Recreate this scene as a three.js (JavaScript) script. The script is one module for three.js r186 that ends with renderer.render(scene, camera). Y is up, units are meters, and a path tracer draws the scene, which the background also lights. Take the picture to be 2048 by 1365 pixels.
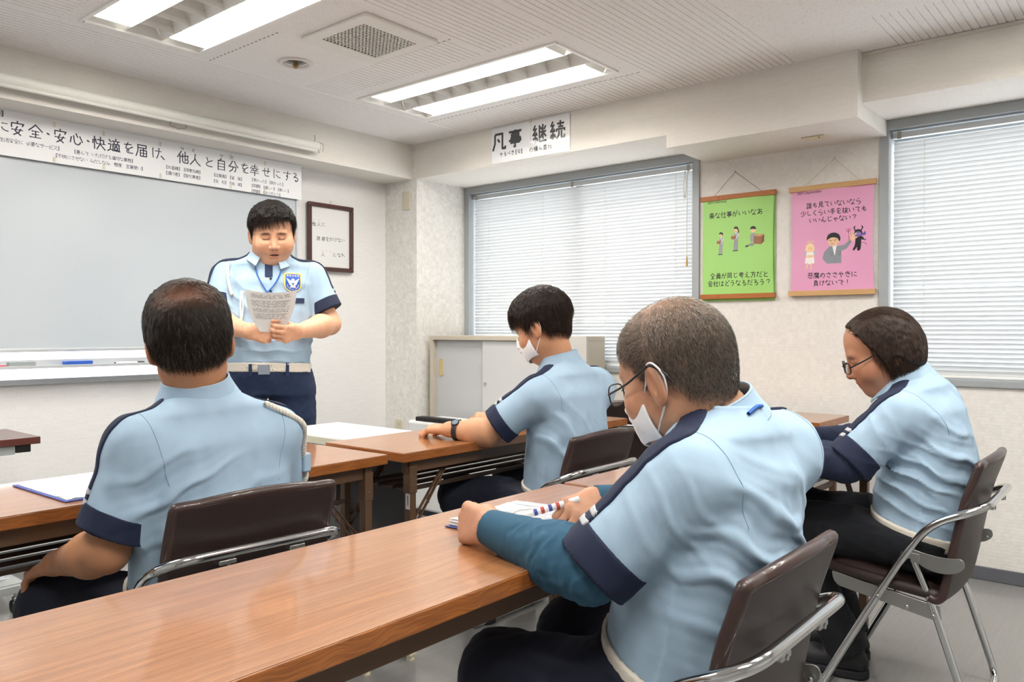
import * as THREE from 'three';
import { RoundedBoxGeometry } from 'three/addons/geometries/RoundedBoxGeometry.js';
import { mergeGeometries } from 'three/addons/utils/BufferGeometryUtils.js';
import { RectAreaLightUniformsLib } from 'three/addons/lights/RectAreaLightUniformsLib.js';
import { createNoise3D, createNoise2D } from 'simplex-noise';

// ---------- camera, daylight, exposure ----------
const scene = new THREE.Scene();
const camera = new THREE.PerspectiveCamera(46.3434, 2048 / 1365, 0.05, 60);
camera.position.set(0, 1.1, 0);
camera.up.set(0.0093166, 0.9999163, -0.0089780);
camera.lookAt(0.7688905, 1.1 - 0.0129037, -0.6392502);
RectAreaLightUniformsLib.init();
const renderer = new THREE.WebGLRenderer({ antialias: true });
renderer.toneMapping = THREE.LinearToneMapping;
renderer.toneMappingExposure = 1.06;
renderer.shadowMap.enabled = true;
scene.background = new THREE.Color(0.93, 0.97, 1.0);
scene.backgroundIntensity = 3.8;
const LAMP_NITS = 26;       // ceiling troughs
const LAMP_COLOR = 0xfffaf3;

// ---------- seeded randomness ----------
let seedState = 12345;
function rnd() { seedState = (seedState + 0x6d2b79f5) | 0; let t = Math.imul(seedState ^ (seedState >>> 15), 1 | seedState); t = (t + Math.imul(t ^ (t >>> 7), 61 | t)) ^ t; return ((t ^ (t >>> 14)) >>> 0) / 4294967296; }
const rr = (a, b) => a + (b - a) * rnd();
const noise3 = createNoise3D(rnd), noise2 = createNoise2D(rnd);

// ---------- naming ----------
const used = {};
function numbered(name) { const n = used[name] = (used[name] ?? -1) + 1; return n ? name + '_' + String(n).padStart(3, '0') : name; }
function tag(o, label, category, group) { o.userData.label = label; o.userData.category = category; if (group) o.userData.group = group; return o; }
function thing(name, label, category, pos = [0, 0, 0], turn = 0, group) {
  const o = new THREE.Group(); o.name = numbered(name); o.position.set(...pos); o.rotation.y = turn; scene.add(o);
  return tag(o, label, category, group);
}
function mesh(name, geo, mat, parent, label) {
  const m = new THREE.Mesh(Array.isArray(geo) ? merge(geo) : geo, mat); m.name = parent ? name : numbered(name);
  m.castShadow = m.receiveShadow = true; if (label) m.userData.label = label;
  (parent ?? scene).add(m); return m;
}
function single(name, label, category, geo, mat, group) { return tag(mesh(name, geo, mat), label, category, group); }
function struct(name, geo, mat) { const m = geo ? mesh(name, geo, mat) : new THREE.Group(); if (!geo) { m.name = numbered(name); scene.add(m); } m.userData.kind = 'structure'; return m; }
function merge(list) {
  return mergeGeometries(list.map((g) => { const h = g.index ? g.toNonIndexed() : g; for (const k of Object.keys(h.attributes)) if (!['position', 'normal', 'uv'].includes(k)) h.deleteAttribute(k); if (!h.attributes.uv) h.setAttribute('uv', new THREE.BufferAttribute(new Float32Array(h.attributes.position.count * 2), 2)); return h; }));
}

// ---------- geometry helpers ----------
const V = (x, y, z) => new THREE.Vector3(x, y, z);
function metreUV(g, sx = 1, sy = sx) {                    // uv in metres by the face's dominant axis
  const p = g.attributes.position, n = g.attributes.normal, uv = new Float32Array(p.count * 2);
  for (let i = 0; i < p.count; i++) {
    const ax = Math.abs(n.getX(i)), ay = Math.abs(n.getY(i)), az = Math.abs(n.getZ(i));
    let u, v; if (ay >= ax && ay >= az) { u = p.getX(i); v = p.getZ(i); } else if (ax >= az) { u = p.getZ(i); v = p.getY(i); } else { u = p.getX(i); v = p.getY(i); }
    uv[2 * i] = u * sx; uv[2 * i + 1] = v * sy;
  }
  g.setAttribute('uv', new THREE.BufferAttribute(uv, 2)); return g;
}
function box(x0, x1, y0, y1, z0, z1) { return metreUV(new THREE.BoxGeometry(x1 - x0, y1 - y0, z1 - z0).translate((x0 + x1) / 2, (y0 + y1) / 2, (z0 + z1) / 2)); }
function rbox(x0, x1, y0, y1, z0, z1, r = 0.003, seg = 2) { return new RoundedBoxGeometry(x1 - x0, y1 - y0, z1 - z0, seg, Math.min(r, (x1 - x0) / 2.01, (y1 - y0) / 2.01, (z1 - z0) / 2.01)).translate((x0 + x1) / 2, (y0 + y1) / 2, (z0 + z1) / 2); }
function bar(a, b, w, h, up = [0, 1, 0], r = 0.002) {     // box-section bar from a to b
  const A = V(...a), B = V(...b), d = B.clone().sub(A), len = d.length(), m = new THREE.Matrix4(), zAx = d.clone().normalize();
  const xAx = new THREE.Vector3().crossVectors(V(...up), zAx).normalize(), yAx = new THREE.Vector3().crossVectors(zAx, xAx);
  m.makeBasis(xAx, yAx, zAx).setPosition(A.add(B).multiplyScalar(0.5));
  return new RoundedBoxGeometry(w, h, len, 1, Math.min(r, w / 2.1, h / 2.1)).applyMatrix4(m);
}
function cyl(a, b, r, r2 = r, seg = 16) {
  const A = V(...a), B = V(...b), d = B.clone().sub(A);
  return new THREE.CylinderGeometry(r2, r, d.length(), seg).applyQuaternion(new THREE.Quaternion().setFromUnitVectors(V(0, 1, 0), d.clone().normalize())).translate(...A.add(B).multiplyScalar(0.5).toArray());
}
class Poly extends THREE.Curve {                          // polyline with rounded corners
  constructor(pts, rad, closed = false) {
    super(); const P = pts.map((p) => V(...p)), out = []; 
    P.forEach((p, i) => {
      if (!closed && (i === 0 || i === P.length - 1)) { out.push(p); return; }
      const a = P[(i - 1 + P.length) % P.length], b = P[(i + 1) % P.length], r = Array.isArray(rad) ? rad[i] : rad;
      const da = a.clone().sub(p), db = b.clone().sub(p), t = Math.min(r, da.length() * 0.48, db.length() * 0.48); da.setLength(t); db.setLength(t);
      for (let k = 0; k <= 8; k++) { const s = k / 8; out.push(p.clone().add(da.clone().multiplyScalar((1 - s) * (1 - s))).add(db.clone().multiplyScalar(s * s))); }
    });
    if (closed) out.push(out[0].clone());
    this.pts = out; this.cum = [0]; for (let i = 1; i < out.length; i++) this.cum.push(this.cum[i - 1] + out[i].distanceTo(out[i - 1]));
  }
  getPoint(t, target = V(0, 0, 0)) {
    const L = this.cum[this.cum.length - 1] * t; let i = 1; while (i < this.pts.length - 1 && this.cum[i] < L) i++;
    const s = (L - this.cum[i - 1]) / Math.max(1e-9, this.cum[i] - this.cum[i - 1]); return target.copy(this.pts[i - 1]).lerp(this.pts[i], Math.min(1, Math.max(0, s)));
  }
}
const tube = (pts, r, rad = 0.03, n = 60, seg = 10, closed = false) => new THREE.TubeGeometry(new Poly(pts, rad, closed), n, r, seg, false);
const catTube = (pts, r, n = 40, seg = 8) => new THREE.TubeGeometry(new THREE.CatmullRomCurve3(pts.map((p) => V(...p)), false, 'catmullrom', 0.5), n, r, seg, false);
function extrude(shape, depth, bevel = 0, seg = 2) { return new THREE.ExtrudeGeometry(shape, { depth, bevelEnabled: bevel > 0, bevelSize: bevel, bevelThickness: bevel, bevelSegments: seg, curveSegments: 16 }); }

// ---------- texture helpers ----------
const hash = (x, y) => { let h = Math.imul(x | 0, 374761393) + Math.imul(y | 0, 668265263); h = Math.imul(h ^ (h >>> 13), 1274126177); return ((h ^ (h >>> 16)) >>> 0) / 4294967296; };
function dataTex(w, h, fn, srgb = true, rep = [1, 1]) {
  const d = new Uint8Array(w * h * 4);
  for (let y = 0; y < h; y++) for (let x = 0; x < w; x++) { const c = fn(x, y), o = (y * w + x) * 4; if (typeof c === 'number') d[o] = d[o + 1] = d[o + 2] = c; else { d[o] = c[0]; d[o + 1] = c[1]; d[o + 2] = c[2]; } d[o + 3] = 255; }
  const t = new THREE.DataTexture(d, w, h); t.wrapS = t.wrapT = THREE.RepeatWrapping; t.magFilter = THREE.LinearFilter; t.minFilter = THREE.LinearFilter; if (srgb) t.colorSpace = THREE.SRGBColorSpace; t.repeat.set(...rep); t.needsUpdate = true; return t;
}
function canvasTex(w, h, draw) { const c = document.createElement('canvas'); c.width = w; c.height = h; draw(c.getContext('2d'), w, h); const t = new THREE.CanvasTexture(c); t.colorSpace = THREE.SRGBColorSpace; return t; }
const std = (color, roughness = 0.6, extra = {}) => new THREE.MeshStandardMaterial({ color, roughness, ...extra });
const phys = (color, roughness = 0.6, extra = {}) => new THREE.MeshPhysicalMaterial({ color, roughness, ...extra });

// ---------- room dimensions (metres; front wall towards -z, window wall towards +x) ----------
const CEIL = 2.305, ZF = -4.079, XR = 4.035, XL = -2.2, ZB = 2.6, XBEAM = 3.575, XB2 = 3.649, ZCOL = -3.774, ZBEAM = -3.813;
// wallpaper: small woven mosaic; front wall: plain weave
const mosaic = (seed, base, amp, cells) => dataTex(512, 512, (x, y) => {
  const cx = Math.floor(x / cells), cy = Math.floor(y / cells), h = hash(cx + seed, cy), h2 = hash(Math.floor(cx / 2), Math.floor(cy / 2) + seed), w = hash(x, y) - 0.5;
  const v = (h - 0.5) * amp + (h2 - 0.5) * amp * 0.7 + w * 4; return [base[0] + v, base[1] + v, base[2] + v * 1.05].map((c) => Math.max(0, Math.min(255, c)));
});
const paperTex = mosaic(7, [234, 231, 226], 6, 8), columnTex = mosaic(3, [228, 226, 221], 12, 8);
const weaveTex = dataTex(512, 512, (x, y) => { const v = 233 + (hash(x >> 1, y) - 0.5) * 7 + (hash(x >> 5, y >> 1) - 0.5) * 5; return [v, v - 0.5, v - 2]; });
const weaveBump = dataTex(256, 256, (x, y) => 128 + (hash(x >> 2, y) - 0.5) * 90 + Math.sin(y * Math.PI / 4) * 20, false);
const rep = (t, n) => { const c = t.clone(); c.repeat.set(n, n); c.needsUpdate = true; return c; };
const M = {};
M.wallR = new THREE.MeshStandardMaterial({ map: rep(paperTex, 1.0), roughness: 0.75, bumpMap: rep(weaveBump, 2), bumpScale: 0.0006 });
M.column = new THREE.MeshStandardMaterial({ map: rep(columnTex, 1.0), roughness: 0.7, bumpMap: rep(weaveBump, 2), bumpScale: 0.0006 });
M.wallF = new THREE.MeshStandardMaterial({ map: rep(weaveTex, 1.2), roughness: 0.8, bumpMap: rep(weaveBump, 3), bumpScale: 0.0008 });
M.beam = new THREE.MeshStandardMaterial({ map: rep(weaveTex, 1.2), color: 0xf8f4ee, roughness: 0.8, bumpMap: rep(weaveBump, 3), bumpScale: 0.0006 });
M.alu = std(0xa9aeb1, 0.5, { metalness: 0.15 });
M.aluPale = std(0xcfd3d6, 0.4, { metalness: 0.4 });
M.white = std(0xeeeeec, 0.5); M.black = std(0x121214, 0.45); M.cream = std(0xd9cfb4, 0.5);
M.chrome = std(0xd8dadb, 0.13, { metalness: 1 }); M.steel = std(0xb9bab8, 0.3, { metalness: 0.9 });

// floor: grey glossy vinyl with a faint streak along the room
const floorTex = dataTex(1024, 1024, (x, y) => {
  const s = noise2(x / 260, y / 14) * 3 + noise2(x / 60 + 9, y / 4) * 2.5 + (hash(x, y) - 0.5) * 5, st = hash(x >> 4, y) > 0.995 ? -10 : 0, v = 138 + s + st; return [v - 1, v - 1, v - 3];
});
M.floor = new THREE.MeshPhysicalMaterial({ map: rep(floorTex, 0.8), roughness: 0.3, clearcoat: 0.35, clearcoatRoughness: 0.12 });
struct('floor', box(XL - 0.2, XR + 0.2, -0.12, 0, ZF - 0.2, ZB + 0.2), M.floor);

// front wall with a window behind the whiteboard
const WX0 = -1.0, WX1 = 2.72, WY0 = 0.86, WY1 = 1.92;
const wallFront = struct('wall_front');
mesh('wall_surface', [box(XL, XR, 0, WY0, ZF - 0.18, ZF), box(XL, XR, WY1, CEIL, ZF - 0.18, ZF), box(XL, WX0, WY0, WY1, ZF - 0.18, ZF), box(WX1, XR, WY0, WY1, ZF - 0.18, ZF)], M.wallF, wallFront);
mesh('beam', box(XL, XBEAM, 2.081, CEIL + 0.1, ZF, ZBEAM), M.beam, wallFront);
struct('baseboard_front', rbox(XL, XBEAM, 0, 0.06, ZF, ZF + 0.009, 0.004), std(0x6d6f76, 0.5));

// window wall: pier, parapets, column in the corner, stepped beam
const W1 = { z0: -3.774, z1: -2.012, y0: 0.852, y1: 2.081 }, W2 = { z0: -1.084, z1: 0.78, y0: 0.852, y1: 2.092 };
const wallRight = struct('wall_right'), XO = XR + 0.2;
mesh('wall_surface', [box(XR, XO, 0, W1.y0, ZF, ZB), box(XR, XO, W1.y1, CEIL, ZF, W1.z1), box(XR, XO, W2.y1, CEIL, W2.z0, W2.z1), box(XR, XO, W1.y0, CEIL, W1.z1, W2.z0), box(XR, XO, W1.y0, CEIL, W2.z1, ZB), box(XR, XO, W1.y0, W1.y1, ZF, W1.z0)], M.wallR, wallRight);
mesh('column', box(XBEAM, XR, 0, CEIL, ZF, ZCOL), M.column, wallRight);
mesh('beam', box(XBEAM, XR, 2.081, CEIL + 0.1, ZCOL, -1.968), M.beam, wallRight);
mesh('beam', box(XBEAM, XR, 2.017, CEIL + 0.1, -1.968, -1.052), M.beam, wallRight);
mesh('beam', box(XB2, XR, 2.092, CEIL + 0.1, -1.052, ZB), M.beam, wallRight);
struct('baseboard_right', rbox(XR - 0.009, XR, 0, 0.06, ZCOL, ZB, 0.004), std(0x63656c, 0.5));
struct('trim_1', box(XB2 - 0.016, XB2, CEIL - 0.014, CEIL - 0.002, -1.052, ZB), std(0xd8d3ca, 0.5));
struct('wall_left', box(XL - 0.15, XL, 0, CEIL, ZF, ZB), M.wallF);
struct('wall_back', box(XL, XR, 0, CEIL, ZB, ZB + 0.15), M.wallF);

// ceiling: grooved mineral boards, plain speckled boards around the fittings
const speck = (n, seed) => {
  const w = 1024, d = new Float32Array(w * w); let s = seed; const r = () => { s = (Math.imul(s, 1664525) + 1013904223) | 0; return (s >>> 0) / 4294967296; };
  for (let k = 0; k < n; k++) { const x = r() * w, y = r() * w, a = r() * 6.28, L = 1 + r() * r() * 9, q = 25 + r() * 90; for (let t = 0; t < L; t += 0.7) { const X = Math.floor(x + Math.cos(a) * t + r()) & (w - 1), Y = Math.floor(y + Math.sin(a) * t + r()) & (w - 1); d[Y * w + X] = Math.max(d[Y * w + X], q); } }
  return dataTex(w, w, (x, y) => { const v = 240 - d[y * w + x] + (hash(x, y) - 0.5) * 10; return [v, v - 2, v - 4]; });
};
M.board = new THREE.MeshStandardMaterial({ map: rep(speck(1500, 5), 1.2), roughness: 0.9 });
M.boardPlain = new THREE.MeshStandardMaterial({ map: rep(speck(5200, 77), 1.2), roughness: 0.9 });
const ceiling = struct('ceiling');
mesh('slab', box(XL - 0.15, XR + 0.2, CEIL + 0.12, CEIL + 0.24, ZF - 0.18, ZB + 0.15), std(0xcfcac4, 0.9), ceiling);
const holes = [];   // fittings recessed into the boards: x0,x1,z0,z1
const LIGHTS = [[2.690, 3.160, -3.262, -2.006], [1.325, 1.795, -3.262, -2.006], [2.690, 3.160, -0.66, 0.60], [1.325, 1.795, -0.66, 0.60], [0.0, 0.47, -3.262, -2.006], [0.0, 0.47, -0.66, 0.60]];
LIGHTS.forEach((l) => holes.push(l));
holes.push([2.02, 2.31, -2.70, -2.43], [2.105, 2.185, -3.09, -3.01]);
const flatAreas = [[2.60, 3.245, -3.33, -1.925], [1.26, 1.884, -3.33, -1.925], [1.884, 2.382, -2.785, -2.31], [2.60, 3.60, -1.30, -0.925], [1.26, 2.60, -1.30, -0.925], [2.60, 3.245, -0.925, 0.70], [1.26, 1.884, -0.925, 0.70], [-0.07, 0.54, -3.33, -1.925], [-0.07, 0.54, -0.925, 0.70]];
const gx = [XL, -1.4, -0.6, -0.07, 0.54, 0.9, 1.26, 1.884, 2.382, 2.60, 3.245, XBEAM + 0.09], gz = [ZBEAM, -3.33, -2.785, -2.31, -1.925, -1.30, -0.925, -0.3, 0.15, 0.70, 1.2, 1.7, 2.2, ZB];
function groovedBoard(x0, x1, z0, z1) {                    // grooves run along x, 4 mm wide every 30 mm
  const P = 0.03, pts = [[z0, 0]]; let k = Math.ceil((z0 + 0.006 - ZBEAM) / P);
  for (let z = ZBEAM + k * P; z < z1 - 0.006; z += P) { pts.push([z - 0.0022, 0], [z - 0.0014, 0.004], [z + 0.0014, 0.004], [z + 0.0022, 0]); }
  pts.push([z1, 0]); const pos = [], uv = [];
  for (let i = 0; i + 1 < pts.length; i++) { const [za, ya] = pts[i], [zb, yb] = pts[i + 1], q = [[x0, ya, za], [x1, ya, za], [x1, yb, zb], [x0, ya, za], [x1, yb, zb], [x0, yb, zb]]; for (const [x, y, z] of q) { pos.push(x, CEIL + y, z); uv.push(x, z); } }
  const g = new THREE.BufferGeometry(); g.setAttribute('position', new THREE.Float32BufferAttribute(pos, 3)); g.setAttribute('uv', new THREE.Float32BufferAttribute(uv, 2)); g.computeVertexNormals();
  return g;
}
function boardWithHoles(x0, x1, z0, z1, hs) {
  const xs = [x0, x1], zs = [z0, z1]; hs.forEach(([a, b, c, d]) => { xs.push(a, b); zs.push(c, d); }); xs.sort((a, b) => a - b); zs.sort((a, b) => a - b); const out = [];
  for (let i = 0; i + 1 < xs.length; i++) for (let j = 0; j + 1 < zs.length; j++) { const cx = (xs[i] + xs[i + 1]) / 2, cz = (zs[j] + zs[j + 1]) / 2; if (xs[i + 1] - xs[i] < 1e-4 || zs[j + 1] - zs[j] < 1e-4 || hs.some(([a, b, c, d]) => cx > a && cx < b && cz > c && cz < d)) continue; out.push(box(xs[i], xs[i + 1], CEIL, CEIL + 0.012, zs[j], zs[j + 1])); }
  return merge(out);
}
for (let i = 0; i + 1 < gx.length; i++) for (let j = 0; j + 1 < gz.length; j++) {
  const x0 = gx[i], x1 = gx[i + 1], z0 = gz[j], z1 = gz[j + 1], cx = (x0 + x1) / 2, cz = (z0 + z1) / 2, hs = holes.filter(([a, b, c, d]) => a < x1 && b > x0 && c < z1 && d > z0).map(([a, b, c, d]) => [Math.max(a, x0), Math.min(b, x1), Math.max(c, z0), Math.min(d, z1)]);
  const flat = flatAreas.some(([a, b, c, d]) => cx > a && cx < b && cz > c && cz < d);
  if (flat || hs.length) mesh('ceiling_board', boardWithHoles(x0, x1, z0, z1, hs), flat ? M.boardPlain : M.board, ceiling);
  else mesh('ceiling_board', groovedBoard(x0, x1, z0, z1), M.board, ceiling);
}
// open joints between boards, where the grooves end beside the fittings
const jointMat = std(0x4a4540, 0.9), dashes = [];
for (const [x, z0, z1] of [[3.245, -3.33, -1.925], [2.382, -2.785, -2.31], [1.884, -3.33, -2.785], [0.54, -3.33, -1.925]]) for (let z = z0 + 0.015; z < z1; z += 0.03) dashes.push(box(x - 0.002, x + 0.002, CEIL - 0.0006, CEIL + 0.004, z - 0.007, z + 0.007));
mesh('board_joint', dashes, jointMat, ceiling).userData.kind = 'structure';

// ---------- windows, panes, blinds ----------
M.pane = phys(0xffffff, 0.02, { transmission: 1, thickness: 0, ior: 1.5 });
function windowUnit(n, w) {
  const o = struct('window_' + n), x0 = XR - 0.012, x1 = XR + 0.15, t = 0.042;
  mesh('window_frame', [rbox(x0, x1, w.y1 - 0.045, w.y1, w.z0, w.z1, 0.002), rbox(x0, x1, w.y0, w.y0 + 0.03, w.z0, w.z1, 0.002), rbox(x0, x1, w.y0 + 0.03, w.y1 - 0.045, w.z0, w.z0 + t, 0.002), rbox(x0, x1, w.y0 + 0.03, w.y1 - 0.045, w.z1 - t, w.z1, 0.002)], M.alu, o);
  const zm = (w.z0 + w.z1) / 2;
  mesh('sash', [rbox(x1 - 0.05, x1 - 0.02, w.y0 + 0.03, w.y1 - 0.045, zm - 0.025, zm + 0.025, 0.002), rbox(x1 - 0.05, x1 - 0.02, w.y0 + 0.03, w.y0 + 0.07, w.z0 + t, w.z1 - t), rbox(x1 - 0.05, x1 - 0.02, w.y1 - 0.085, w.y1 - 0.045, w.z0 + t, w.z1 - t)], M.alu, o);
  for (const [a, b] of [[w.z0 + t, zm - 0.025], [zm + 0.025, w.z1 - t]]) mesh('pane', box(x1 - 0.038, x1 - 0.034, w.y0 + 0.07, w.y1 - 0.085, a, b), M.pane, o);
}
windowUnit(1, W1); windowUnit(2, W2);
M.slat = phys(0xf2f4f5, 0.45, { transmission: 0.2, thickness: 0 });
M.cord = std(0xd9d2c6, 0.8);
function slatGeo(len) {                                   // 25 mm slat, curved across its width, nearly closed
  const s = new THREE.Shape(), n = 6, w = 0.025, sag = 0.0022, th = 0.0004, top = [], bot = [];
  for (let i = 0; i <= n; i++) { const u = i / n - 0.5; top.push([u * w, sag * (1 - 4 * u * u) + th]); bot.push([u * w, sag * (1 - 4 * u * u)]); }
  top.forEach(([a, b], i) => (i ? s.lineTo(a, b) : s.moveTo(a, b))); bot.reverse().forEach(([a, b]) => s.lineTo(a, b));
  return new THREE.ExtrudeGeometry(s, { depth: len, bevelEnabled: false }).translate(0, 0, -len / 2);
}
function blind(w, label, ladders, cords, bent) {
  const z0 = w.z0 + 0.047, z1 = w.z1 - 0.047, zc = (z0 + z1) / 2, X = 4.078, top = w.y1 - 0.052, o = thing('window_blind', label, 'blind', [X, w.y0 + 0.032, zc]);
  const len = z1 - z0, base = w.y0 + 0.032, H = top - base, L = (g) => g.translate(-X, -base, -zc);
  mesh('head_rail', L(rbox(X - 0.014, X + 0.014, top - 0.03, top - 0.004, z0, z1, 0.002)), M.aluPale, o);
  mesh('bottom_rail', L(rbox(X - 0.012, X + 0.012, base + 0.002, base + 0.014, z0 + 0.004, z1 - 0.004, 0.003)), M.white, o);
  const g = slatGeo(len - 0.008), P = 0.021, n = Math.floor((H - 0.05) / P);
  for (let i = 0; i < n; i++) {
    const s = mesh('slat', g, M.slat, o), y = 0.026 + i * P; s.position.set(0.002, y, rr(-0.001, 0.001)); s.rotation.z = -0.98 + rr(-0.02, 0.02); s.rotation.x = rr(-0.0006, 0.0006);
    if (bent && Math.abs(base + y - bent) < P * 0.55) { s.rotation.x = 0.004; s.rotation.z = -0.8; }
  }
  for (const z of ladders) {
    const c = []; for (const dx of [-0.0135, 0.0155]) c.push(cyl([dx, 0.01, z - zc], [dx, H - 0.03, z - zc], 0.0007, 0.0007, 5)); for (let i = 0; i < n; i++) c.push(cyl([-0.0135, 0.026 + i * P + 0.008, z - zc], [-0.009, 0.026 + i * P - 0.004, z - zc + 0.004], 0.0006, 0.0006, 4));
    mesh('ladder_cord', c, M.cord, o);
  }
  if (cords) {
    mesh('pull_cord', [catTube([[-0.018, H - 0.03, 1.988 - 0.0, 0].slice(0, 2).concat(-2.118 - zc), [-0.019, H - 0.12, -2.124 - zc], [-0.019, H - 0.178, -2.118 - zc], [-0.019, H - 0.12, -2.108 - zc], [-0.018, H - 0.03, -2.116 - zc]], 0.0014, 40, 6), catTube([[-0.019, H - 0.17, -2.121 - zc], [-0.02, H - 0.21, -2.123 - zc]], 0.001, 8, 5), new THREE.SphereGeometry(0.006, 10, 8).scale(1, 1, 1.4).translate(-0.02, H - 0.178, -2.117 - zc)], M.cord, o);
    const wand = mesh('tilt_wand', [catTube([[-0.016, H - 0.02, -2.095 - zc], [-0.02, H - 0.07, -2.102 - zc], [-0.02, H - 0.085, -2.103 - zc]], 0.002, 12, 6), cyl([-0.02, H - 0.085, -2.103 - zc], [-0.02, 1.515 - base, -2.103 - zc], 0.0018, 0.0018, 8)], M.cord, o);
    mesh('wooden_knob', new THREE.LatheGeometry([[0.001, 0.03], [0.003, 0.028], [0.0055, 0.0], [0.006, -0.025], [0.0045, -0.028], [0, -0.029]].map(([a, b]) => new THREE.Vector2(a, b)), 12).translate(-0.02, 1.488 - base, -2.103 - zc), std(0xc9a468, 0.5), wand);
  }
  for (const z of [z0 + 0.03, (z0 + z1) / 2, z1 - 0.04]) mesh('rail_clip', L(rbox(X - 0.017, X - 0.010, top - 0.034, top, z - 0.009, z + 0.009, 0.001)), std(0xb8afa2, 0.5), o);
  return o;
}
blind(W1, 'white venetian blind in the window between the corner column and the green poster', [-3.592, -3.126, -2.650, -2.178], true, 1.155);
blind(W2, 'white venetian blind in the window beside the pink poster', [-0.899, -0.42, 0.1, 0.6], false, 1.318);

// window low behind the whiteboard: frame, sill, pane
const wf = struct('window_3');
mesh('window_frame', [rbox(WX0, WX1, WY0 - 0.012, WY0 + 0.014, ZF - 0.12, ZF + 0.022, 0.002), rbox(WX0, WX1, WY1 - 0.03, WY1, ZF - 0.12, ZF + 0.004), rbox(WX1 - 0.03, WX1, WY0, WY1, ZF - 0.12, ZF + 0.004), rbox(WX0, WX0 + 0.03, WY0, WY1, ZF - 0.12, ZF + 0.004)], M.aluPale, wf);
mesh('pane', box(WX0 + 0.03, WX1 - 0.03, WY0 + 0.014, WY1 - 0.03, ZF - 0.10, ZF - 0.096), M.pane, wf);

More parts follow.
